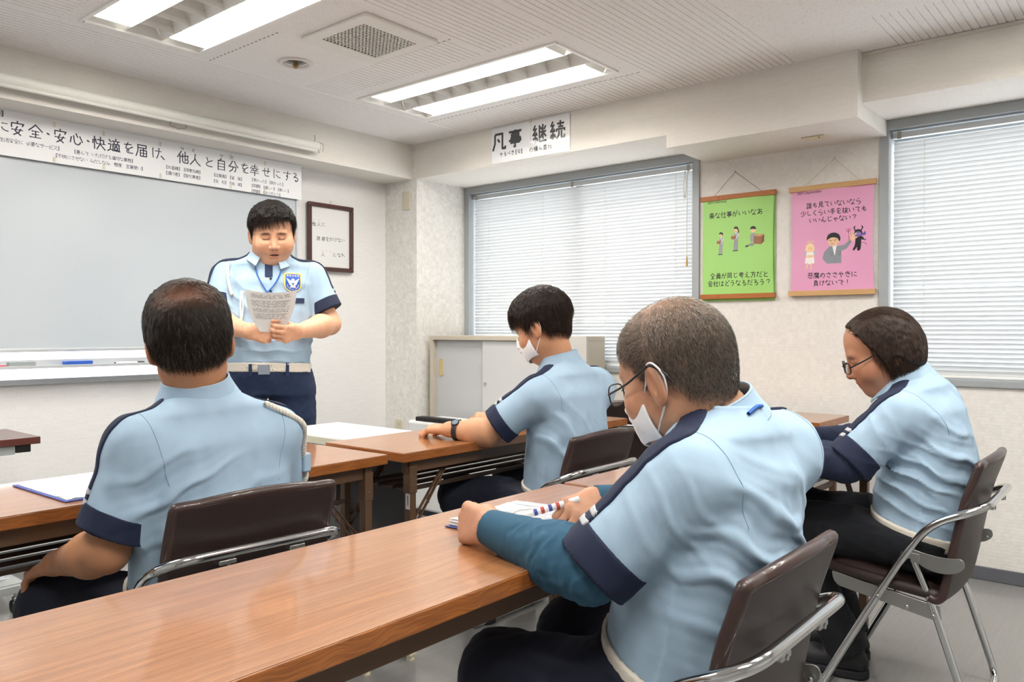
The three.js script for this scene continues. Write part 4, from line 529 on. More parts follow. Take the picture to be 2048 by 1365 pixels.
// ---------- folding chairs ----------
M.vinyl = phys(0x2b1b18, 0.5, { clearcoat: 0.2, clearcoatRoughness: 0.35, bumpMap: dataTex(256, 256, (x, y) => 128 + (hash(x >> 1, y >> 1) - 0.5) * 70 + noise2(x / 6, y / 6) * 40, false, [6, 6]), bumpScale: 0.0004 });
M.piping = phys(0x3d2a26, 0.42, { clearcoat: 0.3 });
function surf(nu, nv, fn, closedU = false) {              // grid surface from fn(u, v)
  const pos = [], uv = [], idx = [];
  for (let j = 0; j <= nv; j++) for (let i = 0; i <= nu; i++) { const p = fn(i / nu, j / nv); pos.push(p[0], p[1], p[2]); uv.push(i / nu, j / nv); }
  for (let j = 0; j < nv; j++) for (let i = 0; i < nu; i++) { const a = j * (nu + 1) + i, b = a + 1, c = a + nu + 1, d = c + 1; idx.push(a, b, d, a, d, c); }
  const g = new THREE.BufferGeometry(); g.setAttribute('position', new THREE.Float32BufferAttribute(pos, 3)); g.setAttribute('uv', new THREE.Float32BufferAttribute(uv, 2)); g.setIndex(idx); g.computeVertexNormals(); return g;
}
function makeChair(label) {
  const o = thing('folding_chair', label, 'chair', [0, 0, 0], 0, 'brown vinyl folding chairs'), X = 0.215, R = 0.0112;
  // local: facing -z, z = 0 under the top of the back
  mesh('front_frame', tube([[-X, 0.013, -0.425], [-X, 0.33, -0.26], [-X, 0.455, -0.19], [-X, 0.556, -0.125], [-X * 1.02, 0.622, 0.014], [X * 1.02, 0.622, 0.014], [X, 0.556, -0.125], [X, 0.455, -0.19], [X, 0.33, -0.26], [X, 0.013, -0.425]], R, [0.05, 0.05, 0.05, 0.07, 0.075, 0.075, 0.07, 0.05, 0.05, 0.05], 150, 14), M.chrome, o);
  mesh('front_foot_bar', tube([[-X, 0.06, -0.40], [-X, 0.0125, -0.427], [X, 0.0125, -0.427], [X, 0.06, -0.40]], R, 0.055, 60, 12), M.chrome, o);
  const lx = X - 0.02;
  mesh('rear_frame', tube([[-lx, 0.44, -0.168], [-lx, 0.32, -0.118], [-lx, 0.0125, -0.018], [lx, 0.0125, -0.018], [lx, 0.32, -0.118], [lx, 0.44, -0.168]], R, 0.055, 120, 12), M.chrome, o);
  for (const s of [-1, 1]) {
    const rail = new THREE.Shape(); rail.moveTo(-0.395, 0.368); rail.lineTo(-0.10, 0.322); rail.lineTo(-0.096, 0.287); rail.lineTo(-0.12, 0.283); rail.lineTo(-0.37, 0.327); rail.quadraticCurveTo(-0.395, 0.335, -0.395, 0.368);
    const rg = extrude(rail, 0.004, 0.0005, 1).rotateY(-Math.PI / 2).translate(s * (X - 0.017) + 0.002, 0, 0);
    const r = mesh('seat_rail', [rg, bar([s * (X - 0.022), 0.366, -0.39], [s * (X - 0.022), 0.322, -0.11], 0.012, 0.004)], M.steel, o);
    for (const [y, z] of [[0.326, -0.259], [0.312, -0.18], [0.30, -0.112]]) mesh('rivet', new THREE.SphereGeometry(0.0065, 10, 8).scale(0.6, 1, 1).translate(s * (X + 0.009), y, z), M.steel, r);
    const pl = new THREE.Shape(); pl.moveTo(-0.196, 0.466); pl.lineTo(-0.165, 0.478); pl.quadraticCurveTo(-0.10, 0.462, -0.052, 0.472); pl.quadraticCurveTo(-0.034, 0.474, -0.036, 0.452); pl.quadraticCurveTo(-0.045, 0.428, -0.09, 0.424); pl.quadraticCurveTo(-0.135, 0.424, -0.165, 0.452); pl.lineTo(-0.192, 0.448); pl.quadraticCurveTo(-0.203, 0.456, -0.196, 0.466);
    const bk = mesh('back_bracket', [extrude(pl, 0.003, 0.0004, 1).rotateY(-Math.PI / 2).rotateY(s * 0.04).translate(s * (X + 0.012) - s * 0.004, 0, 0), rbox(s * (X - 0.002) - 0.008, s * (X - 0.002) + 0.008, 0.442, 0.468, -0.172, -0.148, 0.002)], M.steel, o);
    for (const z of [-0.07, -0.05]) mesh('rivet', new THREE.SphereGeometry(0.005, 8, 6).translate(s * (X - 0.006), 0.448, z), M.steel, bk);
  }
  // moulded back: profile wraps under at the seat; slightly dished across
  const prof = [[-0.135, 0.335], [-0.115, 0.328], [-0.092, 0.342], [-0.078, 0.39], [-0.058, 0.50], [-0.034, 0.62], [-0.012, 0.69], [-0.002, 0.722], [0.002, 0.737]];
  const pc = new THREE.CatmullRomCurve3(prof.map(([z, y]) => V(0, y, z))), hw = (v) => { const w = 0.202 - 0.012 * v, c = 0.885, k = (v - c) / (1 - c); return v > c ? w - 0.05 * (1 - Math.sqrt(Math.max(0, 1 - k * k))) : w; };
  const shell = (off) => surf(24, 40, (u, v) => { const p = pc.getPoint(v), t = pc.getTangent(v), a = (u - 0.5) * 2, w = hw(v) * (1 - Math.abs(off) * 1.2), nz = t.y, ny = -t.z; const dish = -0.014 * Math.pow(Math.abs(a), 2.2) + 0.018; return [a * w, p.y + ny * off + (v > 0.9 ? -0.010 * a * a * (v - 0.9) * 10 : 0), p.z + dish + nz * off]; });
  const back = shell(0.0), front = shell(-0.022); front.index.array.forEach((_, i, arr) => { if (i % 3 === 0) { const q = arr[i + 1]; arr[i + 1] = arr[i + 2]; arr[i + 2] = q; } }); front.computeVertexNormals();
  const b = mesh('backrest', back, M.vinyl, o); mesh('back_pad', front, M.vinyl, o);
  back.index.array.forEach((_, i, arr) => { if (i % 3 === 0) { const q = arr[i + 1]; arr[i + 1] = arr[i + 2]; arr[i + 2] = q; } }); back.computeVertexNormals();
  const rim = []; for (let i = 0; i <= 40; i++) rim.push([0, i / 40]); for (let i = 1; i <= 24; i++) rim.push([i / 24, 1]); for (let i = 39; i >= 0; i--) rim.push([1, i / 40]);
  const rimPts = rim.map(([u, v]) => { const p = pc.getPoint(v), t = pc.getTangent(v), a = (u - 0.5) * 2, w = hw(v), dish = -0.014 * Math.pow(Math.abs(a), 2.2) + 0.018; return V(a * w * 0.995, p.y + t.z * 0.011 + (v > 0.9 ? -0.010 * a * a * (v - 0.9) * 10 : 0), p.z + dish - t.y * 0.011); });
  mesh('rim_piping', new THREE.TubeGeometry(new THREE.CatmullRomCurve3(rimPts), 200, 0.0125, 10, false), M.piping, o);
  for (const x of [-0.085, 0.085]) mesh('tube_clip', [rbox(x - 0.02, x + 0.02, 0.596, 0.607, -0.012, 0.016, 0.003), cyl([x, 0.60, 0.008], [x, 0.60, 0.018], 0.005)], M.steel, o);
  const seat = surf(24, 24, (u, v) => { const a = (u - 0.5) * 2, w = 0.192 - 0.02 * Math.pow(v, 6), z = -0.112 - 0.301 * v, yb = 0.372 + 0.028 * v, puff = 0.03 * (1 - Math.pow(Math.abs(a), 6)) * (1 - Math.pow(Math.abs(v * 2 - 1), 8)); return [a * w, yb - 0.012 + puff, z - (v > 0.95 ? 0 : 0)]; });
  const under = seat.clone(); for (let i = 0; i < under.attributes.position.count; i++) { const q = under.attributes.position; q.setY(i, q.getY(i) > 0 ? Math.min(q.getY(i), 0.345 + 0.03 * ((-0.112 - q.getZ(i)) / 0.301)) : 0); } under.index.array.forEach((_, i, arr) => { if (i % 3 === 0) { const q = arr[i + 1]; arr[i + 1] = arr[i + 2]; arr[i + 2] = q; } }); under.computeVertexNormals();
  const sRim = []; for (let i = 0; i <= 96; i++) { const k = i / 96 * 4, e = Math.floor(k) % 4, f = k - Math.floor(k); const [u, v] = e === 0 ? [f, 0] : e === 1 ? [1, f] : e === 2 ? [1 - f, 1] : [0, 1 - f]; const a = (u - 0.5) * 2, w = 0.192 - 0.02 * Math.pow(v, 6); sRim.push(V(a * w, 0.352 + 0.029 * v, -0.112 - 0.301 * v)); }
  mesh('seat', [seat, under, new THREE.TubeGeometry(new THREE.CatmullRomCurve3(sRim.slice(0, -1), true), 120, 0.0165, 8, true)], M.vinyl, o);
  return o;
}
const chair0 = makeChair('brown folding chair under the man writing at the nearest table');
chair0.position.set(1.288, 0, -0.468);
function placeChair(label, x, z, turn) { const c = chair0.clone(); c.name = numbered('folding_chair'); c.userData = { ...chair0.userData, label }; c.position.set(x, 0, z); c.rotation.y = turn; scene.add(c); return c; }
placeChair('brown folding chair under the man beside the window wall, whole frame visible', 2.688, -0.402, 0);
placeChair('brown folding chair under the man with his back turned and thinning crown', 1.01, -1.572, -0.06);
placeChair('brown folding chair under the masked man wearing a watch', 2.382, -1.548, 0);
placeChair('empty brown folding chair turned towards the window wall', 3.44, -2.13, -Math.PI / 2 + 0.45);

// ---------- white instructor's desk ----------
{
  const o = thing('instructor_desk', 'white-topped steel desk standing between the speaker and the front tables', 'desk', [1.868, 0, -2.81]);
  const w = 0.325, d = 0.47;
  mesh('desktop', rbox(0, w, 0.668, 0.7, 0, d, 0.004), std(0xe4e5e2, 0.4), o); mesh('edge_strip', [rbox(-0.002, w + 0.002, 0.667, 0.692, d - 0.002, d + 0.003, 0.001), rbox(-0.003, 0.001, 0.667, 0.692, 0, d, 0.001)], std(0xa9a695, 0.5), o);
  mesh('body', rbox(0.012, w - 0.012, 0.02, 0.668, 0.02, d - 0.012, 0.003), std(0x77787c, 0.5), o); mesh('front_panel', rbox(0.008, w - 0.008, 0.05, 0.64, d - 0.014, d - 0.008, 0.002), std(0x6e6f73, 0.55), o);
  mesh('side_shelf', rbox(-0.34, 0.005, 0.612, 0.632, 0.05, d - 0.02, 0.003), std(0xe0e1de, 0.4), o);
  mesh('shelf_leg', [rbox(-0.335, -0.31, 0, 0.612, 0.06, 0.085), rbox(-0.335, -0.31, 0, 0.612, d - 0.055, d - 0.03)], M.steel, o);
}
// ---------- equipment cart at the left edge ----------
{
  const o = thing('equipment_cart', 'grey steel cart with a reddish-brown top board and black castors at the left edge', 'cart', [1.18, 0, -3.46]);
  mesh('top_board', rbox(-0.60, 0.05, 0.652, 0.68, -0.36, 0.012, 0.002), phys(0x5c2f28, 0.35, { clearcoat: 0.5 }), o);
  mesh('steel_tray', rbox(-0.60, -0.036, 0.617, 0.651, -0.34, 0.0, 0.002), std(0xaab0ac, 0.5), o);
  mesh('corner_bracket', rbox(-0.036, 0.018, 0.622, 0.652, -0.03, 0.004, 0.003), M.black, o);
  mesh('post', [rbox(-0.575, -0.545, 0.12, 0.62, -0.2, -0.16, 0.002), rbox(-0.30, -0.27, 0.12, 0.62, -0.2, -0.16, 0.002)], std(0xa9aeaf, 0.45), o);
  mesh('base_bar', [rbox(-0.60, 0.0, 0.078, 0.108, -0.022, 0.012, 0.002), rbox(-0.60, 0.0, 0.078, 0.108, -0.36, -0.326, 0.002), rbox(-0.30, -0.27, 0.08, 0.106, -0.33, -0.02, 0.002)], std(0xb4b8b8, 0.4, { metalness: 0.5 }), o);
  mesh('base_plate', rbox(-0.56, 0.0, 0.104, 0.108, -0.34, 0.0, 0.001), std(0xa9adad, 0.5), o);
  for (const [x, z] of [[-0.035, -0.005], [-0.035, -0.34], [-0.56, -0.005]]) {
    const c = mesh('castor', [cyl([x, 0.05, z], [x, 0.08, z], 0.008), rbox(x - 0.012, x + 0.012, 0.045, 0.062, z - 0.014, z + 0.014, 0.004)], M.steel, o);
    for (const s of [-1, 1]) mesh('wheel', cyl([x + s * 0.004, 0.026, z], [x + s * 0.017, 0.026, z], 0.026, 0.024, 22), M.black, c);
  }
}
{ // cable bundle lying on the cart base
  const o = thing('cable_coil', 'tangled coil of pale blue and white cables resting on the cart base', 'cables', [1.06, 0.112, -3.47]);
  for (let k = 0; k < 9; k++) {
    const pts = [], a0 = rr(0, 6), rx = rr(0.08, 0.13), rz = rr(0.04, 0.07), y0 = 0.008 + k * 0.0065; for (let i = 0; i <= 22; i++) { const a = a0 + i * 0.29; pts.push([-0.06 + Math.cos(a) * rx + rr(-0.008, 0.008), Math.max(0.004, y0 + 0.014 * Math.sin(a * 2 + k)), -0.09 + Math.sin(a) * rz + rr(-0.006, 0.006)]); }
    if (k === 3) pts.push([0.07, 0.02, -0.02]); mesh('cable', catTube(pts, rr(0.0022, 0.003), 130, 6), k % 3 === 0 ? std(0xd9e2ea, 0.5) : k % 3 === 1 ? std(0x9db9da, 0.5) : std(0x7f97b5, 0.5), o);
  }
}
// ---------- papers and pen ----------
function clearFile(label, x0, z0, w, d, turn, stack, blue) {
  const o = thing('clear_file', label, 'file', [x0, 0.7008, z0], turn); const b = std(blue, 0.45), n = stack;
  mesh('cover', rbox(-w / 2 - 0.006, w / 2 + 0.006, 0, 0.003, -d / 2 - 0.005, d / 2 + 0.005, 0.001), b, o);
  for (let i = 0; i < n; i++) { const g = rbox(-w / 2 + rr(-0.001, 0.002), w / 2 + rr(-0.002, 0.001), 0.003 + i * 0.0021, 0.0048 + i * 0.0021, -d / 2 + rr(0, 0.002), d / 2 - rr(0, 0.002), 0.0008); mesh('page', g, M.page, o); }
  const y = 0.003 + n * 0.0021 + 0.0008; const g = new THREE.PlaneGeometry(w - 0.002, d - 0.002, 30, 40).rotateX(-Math.PI / 2).translate(0, y, 0), p = g.attributes.position; for (let i = 0; i < p.count; i++) p.setY(i, y + 0.0012 * noise2(p.getX(i) * 22, p.getZ(i) * 9) + 0.0008 * noise2(p.getX(i) * 60, p.getZ(i) * 14)); g.computeVertexNormals();
  mesh('plastic_sleeve', g, M.film, o); return o;
}
M.page = std(0xf0f1f2, 0.55);
M.film = phys(0xf6f8fa, 0.16, { clearcoat: 1, clearcoatRoughness: 0.05, map: canvasTex(420, 600, (g, w, h) => { g.fillStyle = '#eef0f2'; g.fillRect(0, 0, w, h); g.fillStyle = 'rgba(70,74,84,0.20)'; for (let y = 46; y < h - 40; y += 15) { let x = 34; while (x < w - 44) { const l = 8 + hash(x, y) * 40; if (hash(y, x) > 0.2) g.fillRect(x, y, l, 3); x += l + 6; } } }) });
clearFile('thick blue-backed clear file lying open beside the writing hand', 1.282, -0.990, 0.232, 0.292, 0.03, 6, 0x3c4688);
clearFile('thin clear file with a blue spine on the front left table', 0.868, -2.130, 0.222, 0.305, 0.02, 1, 0x4a57a8);

// ---------- signed-distance modelling of figures ----------
const sub = (a, b) => [a[0] - b[0], a[1] - b[1], a[2] - b[2]], add = (a, b, k = 1) => [a[0] + b[0] * k, a[1] + b[1] * k, a[2] + b[2] * k], dot = (a, b) => a[0] * b[0] + a[1] * b[1] + a[2] * b[2];
const cross = (a, b) => [a[1] * b[2] - a[2] * b[1], a[2] * b[0] - a[0] * b[2], a[0] * b[1] - a[1] * b[0]], norm = (a) => { const l = Math.hypot(...a) || 1; return [a[0] / l, a[1] / l, a[2] / l]; }, mixp = (a, b, t) => [a[0] + (b[0] - a[0]) * t, a[1] + (b[1] - a[1]) * t, a[2] + (b[2] - a[2]) * t];
const smin = (a, b, k) => { const h = Math.max(k - Math.abs(a - b), 0) / k; return Math.min(a, b) - h * h * k * 0.25; };
const smax = (a, b, k) => -smin(-a, -b, k);
const sstep = (a, b, x) => { const t = Math.min(1, Math.max(0, (x - a) / (b - a))); return t * t * (3 - 2 * t); };
function cone(a, b, ra, rb) {                              // tapered capsule
  const bx = b[0] - a[0], by = b[1] - a[1], bz = b[2] - a[2], il = 1 / (bx * bx + by * by + bz * bz + 1e-12), dr = rb - ra;
  return (x, y, z) => { const px = x - a[0], py = y - a[1], pz = z - a[2]; let t = (px * bx + py * by + pz * bz) * il; t = t < 0 ? 0 : t > 1 ? 1 : t; return Math.hypot(px - bx * t, py - by * t, pz - bz * t) - ra - dr * t; };
}
const ball = (c, r) => (x, y, z) => Math.hypot(x - c[0], y - c[1], z - c[2]) - r;
function ell(c, r) { return (x, y, z) => { const px = (x - c[0]) / r[0], py = (y - c[1]) / r[1], pz = (z - c[2]) / r[2], k0 = Math.hypot(px, py, pz), k1 = Math.hypot(px / r[0], py / r[1], pz / r[2]); return k1 < 1e-9 ? -Math.min(...r) : k0 * (k0 - 1) / k1; }; }
function union(list, k) { return (x, y, z) => { let d = list[0](x, y, z); for (let i = 1; i < list.length; i++) d = smin(d, list[i](x, y, z), k); return d; }; }
// lofted trunk: stations { p, r (right axis), a (half width), bf, bb (front and back depth) } from bottom to top
function loft(st, n = 2.3) {
  const T = st.map((s, i) => norm(sub(st[Math.min(st.length - 1, i + 1)].p, st[Math.max(0, i - 1)].p))), F = st.map((s, i) => norm(cross(T[i], s.r))), m = st.length - 1;
  const seg = st.slice(0, -1).map((s, i) => { const e = st[i + 1], d = sub(e.p, s.p), L2 = dot(d, d); return { A: s.p, d, L2, L: Math.sqrt(L2), r: s.r, r2: e.r, f: F[i], f2: F[i + 1], a: s.a, a2: e.a, bf: s.bf, bf2: e.bf, bb: s.bb, bb2: e.bb }; });
  const even = Math.abs(n - 2) < 0.01;
  return (x, y, z) => {
    let best = 1e9, bi = 0, bt = 0, bw = 0;
    for (let i = 0; i < m; i++) { const g = seg[i], px = x - g.A[0], py = y - g.A[1], pz = z - g.A[2]; let t = (px * g.d[0] + py * g.d[1] + pz * g.d[2]) / g.L2, w = 0; if (t < 0) { w = i === 0 ? -t * g.L : 0; t = 0; } else if (t > 1) { w = i === m - 1 ? (t - 1) * g.L : 0; t = 1; } const qx = px - g.d[0] * t, qy = py - g.d[1] * t, qz = pz - g.d[2] * t, q = qx * qx + qy * qy + qz * qz; if (q < best) { best = q; bi = i; bt = t; bw = w; } }
    if (best > 0.16) return Math.sqrt(best) - 0.2;
    const g = seg[bi], t = bt, sm = t * t * (3 - 2 * t), qx = x - g.A[0] - g.d[0] * t, qy = y - g.A[1] - g.d[1] * t, qz = z - g.A[2] - g.d[2] * t;
    const u = Math.abs(qx * (g.r[0] + (g.r2[0] - g.r[0]) * t) + qy * (g.r[1] + (g.r2[1] - g.r[1]) * t) + qz * (g.r[2] + (g.r2[2] - g.r[2]) * t)), v0 = qx * (g.f[0] + (g.f2[0] - g.f[0]) * t) + qy * (g.f[1] + (g.f2[1] - g.f[1]) * t) + qz * (g.f[2] + (g.f2[2] - g.f[2]) * t);
    const a = g.a + (g.a2 - g.a) * sm, b = v0 > 0 ? g.bf + (g.bf2 - g.bf) * sm : g.bb + (g.bb2 - g.bb) * sm, k = Math.pow(Math.pow(u / a, n) + Math.pow(Math.abs(v0) / b, n), 1 / n), d = (k - 1) * Math.min(a, b);
    return bw > 0 ? Math.hypot(Math.max(d, 0), bw) : d;
  };
}
// surface nets over a box; f < 0 inside; blocks far from the surface are skipped
function netMesh(f, lo, hi, h, refine = 1, slack = 0.012) {
  const nx = Math.ceil((hi[0] - lo[0]) / h) + 1, ny = Math.ceil((hi[1] - lo[1]) / h) + 1, nz = Math.ceil((hi[2] - lo[2]) / h) + 1, N = nx * ny * nz, val = new Float32Array(N), B = 6;
  for (let k0 = 0; k0 < nz; k0 += B) for (let j0 = 0; j0 < ny; j0 += B) for (let i0 = 0; i0 < nx; i0 += B) {
    const i1 = Math.min(nx, i0 + B), j1 = Math.min(ny, j0 + B), k1 = Math.min(nz, k0 + B), c = f(lo[0] + (i0 + i1 - 1) * h / 2, lo[1] + (j0 + j1 - 1) * h / 2, lo[2] + (k0 + k1 - 1) * h / 2), far = Math.abs(c) > B * h * 0.87 * 1.25 + slack;
    for (let k = k0; k < k1; k++) for (let j = j0; j < j1; j++) for (let i = i0; i < i1; i++) val[(k * ny + j) * nx + i] = far ? c : f(lo[0] + i * h, lo[1] + j * h, lo[2] + k * h);
  }
  const id = new Int32Array(N).fill(-1), pos = [], idx = [], off = [0, 1, nx, nx + 1, nx * ny, nx * ny + 1, nx * ny + nx, nx * ny + nx + 1];
  const E = [[0, 1], [2, 3], [4, 5], [6, 7], [0, 2], [1, 3], [4, 6], [5, 7], [0, 4], [1, 5], [2, 6], [3, 7]];
  for (let k = 0; k < nz - 1; k++) for (let j = 0; j < ny - 1; j++) for (let i = 0; i < nx - 1; i++) {
    const o = (k * ny + j) * nx + i; let m = 0; for (let c = 0; c < 8; c++) if (val[o + off[c]] < 0) m |= 1 << c; if (m === 0 || m === 255) continue;
    let sx = 0, sy = 0, sz = 0, n = 0; for (const [a, b] of E) { const sa = (m >> a) & 1, sb = (m >> b) & 1; if (sa === sb) continue; const va = val[o + off[a]], vb = val[o + off[b]], t = va / (va - vb); sx += (a & 1) + ((b & 1) - (a & 1)) * t; sy += ((a >> 1) & 1) + (((b >> 1) & 1) - ((a >> 1) & 1)) * t; sz += (a >> 2) + ((b >> 2) - (a >> 2)) * t; n++; }
    id[o] = pos.length / 3; pos.push(lo[0] + (i + sx / n) * h, lo[1] + (j + sy / n) * h, lo[2] + (k + sz / n) * h);
  }
  const quad = (a, b, c, d, flip) => { if (a < 0 || b < 0 || c < 0 || d < 0) return; flip ? idx.push(a, c, b, a, d, c) : idx.push(a, b, c, a, c, d); };
  for (let k = 1; k < nz - 1; k++) for (let j = 1; j < ny - 1; j++) for (let i = 1; i < nx - 1; i++) {
    const o = (k * ny + j) * nx + i, s = val[o] < 0;
    if (s !== val[o + 1] < 0) quad(id[o - nx - nx * ny], id[o - nx * ny], id[o], id[o - nx], !s);
    if (s !== val[o + nx] < 0) quad(id[o - 1 - nx * ny], id[o - 1], id[o], id[o - nx * ny], !s);
    if (s !== val[o + nx * ny] < 0) quad(id[o - 1 - nx], id[o - nx], id[o], id[o - 1], !s);
  }
  const P = new Float32Array(pos), Nn = new Float32Array(pos.length), e = h * 0.6;
  for (let v = 0; v < P.length; v += 3) {
    let x = P[v], y = P[v + 1], z = P[v + 2], gx, gy, gz;   // gradient from four tetrahedral samples
    for (let it = 0; it <= refine; it++) { const a = f(x + e, y - e, z - e), b = f(x - e, y - e, z + e), c = f(x - e, y + e, z - e), q = f(x + e, y + e, z + e), i4 = 1 / (4 * e); gx = (a - b - c + q) * i4; gy = (-a - b + c + q) * i4; gz = (-a + b - c + q) * i4; if (it === refine) break; const g2 = gx * gx + gy * gy + gz * gz + 1e-6, d = f(x, y, z), s = Math.max(-0.5 * h, Math.min(0.5 * h, d / Math.sqrt(g2))) / Math.sqrt(g2); x -= gx * s; y -= gy * s; z -= gz * s; }
    const l = Math.hypot(gx, gy, gz) || 1; P[v] = x; P[v + 1] = y; P[v + 2] = z; Nn[v] = gx / l; Nn[v + 1] = gy / l; Nn[v + 2] = gz / l;
  }
  const g = new THREE.BufferGeometry(); g.setAttribute('position', new THREE.BufferAttribute(P, 3)); g.setAttribute('normal', new THREE.BufferAttribute(Nn, 3)); g.setIndex(idx); return g;
}
function colorize(g, fn) { const p = g.attributes.position, c = new Float32Array(p.count * 3); for (let i = 0; i < p.count; i++) { const q = fn(p.getX(i), p.getY(i), p.getZ(i)); c[3 * i] = q[0]; c[3 * i + 1] = q[1]; c[3 * i + 2] = q[2]; } g.setAttribute('color', new THREE.BufferAttribute(c, 3)); return g; }
function joinColored(list) { let n = 0, m = 0; list.forEach((g) => { n += g.attributes.position.count; m += g.index.count; }); const P = new Float32Array(n * 3), N = new Float32Array(n * 3), C = new Float32Array(n * 3), I = new Uint32Array(m); let a = 0, b = 0; for (const g of list) { P.set(g.attributes.position.array, a * 3); N.set(g.attributes.normal.array, a * 3); C.set(g.attributes.color.array, a * 3); for (let i = 0; i < g.index.count; i++) I[b + i] = g.index.array[i] + a; a += g.attributes.position.count; b += g.index.count; } const g = new THREE.BufferGeometry(); g.setAttribute('position', new THREE.BufferAttribute(P, 3)); g.setAttribute('normal', new THREE.BufferAttribute(N, 3)); g.setAttribute('color', new THREE.BufferAttribute(C, 3)); g.setIndex(new THREE.BufferAttribute(I, 1)); return g; }
const lin = (hex) => { const c = new THREE.Color(hex); return [c.r, c.g, c.b]; };
const mixc = (a, b, t) => [a[0] + (b[0] - a[0]) * t, a[1] + (b[1] - a[1]) * t, a[2] + (b[2] - a[2]) * t];

const FM = {   // figure materials
  skin: phys(0xffffff, 0.52, { vertexColors: true, sheen: 0.15, sheenRoughness: 0.5, sheenColor: new THREE.Color(0xffd8c0), specularIntensity: 0.6 }),
  shirt: phys(0xa1bbd1, 0.82, { sheen: 0.25, sheenRoughness: 0.6, sheenColor: new THREE.Color(0xcfe2f5) }),
  navy: std(0x15213d, 0.8), trousers: std(0x151b2c, 0.85), trousersBlue: std(0x1e2e4e, 0.85), belt: std(0xe4ddd0, 0.5), silver: std(0xb4b7bb, 0.7),
  mask: std(0xf3f3f5, 0.75), loop: std(0xf1f1f1, 0.8), shoe: std(0x15151a, 0.6), cord: std(0xe7e2d6, 0.8), lanyard: std(0x1f5fb4, 0.6), button: std(0x26324c, 0.4), seam: std(0x88a2bb, 0.85), teal: std(0x2c566f, 0.85), armNavy: std(0x1a2540, 0.8),
  glass: phys(0xffffff, 0.02, { transmission: 1, thickness: 0, ior: 1.5 }), frame: std(0x16141c, 0.35), hair: phys(0xffffff, 0.6, { vertexColors: true, specularIntensity: 0.35 }),
};

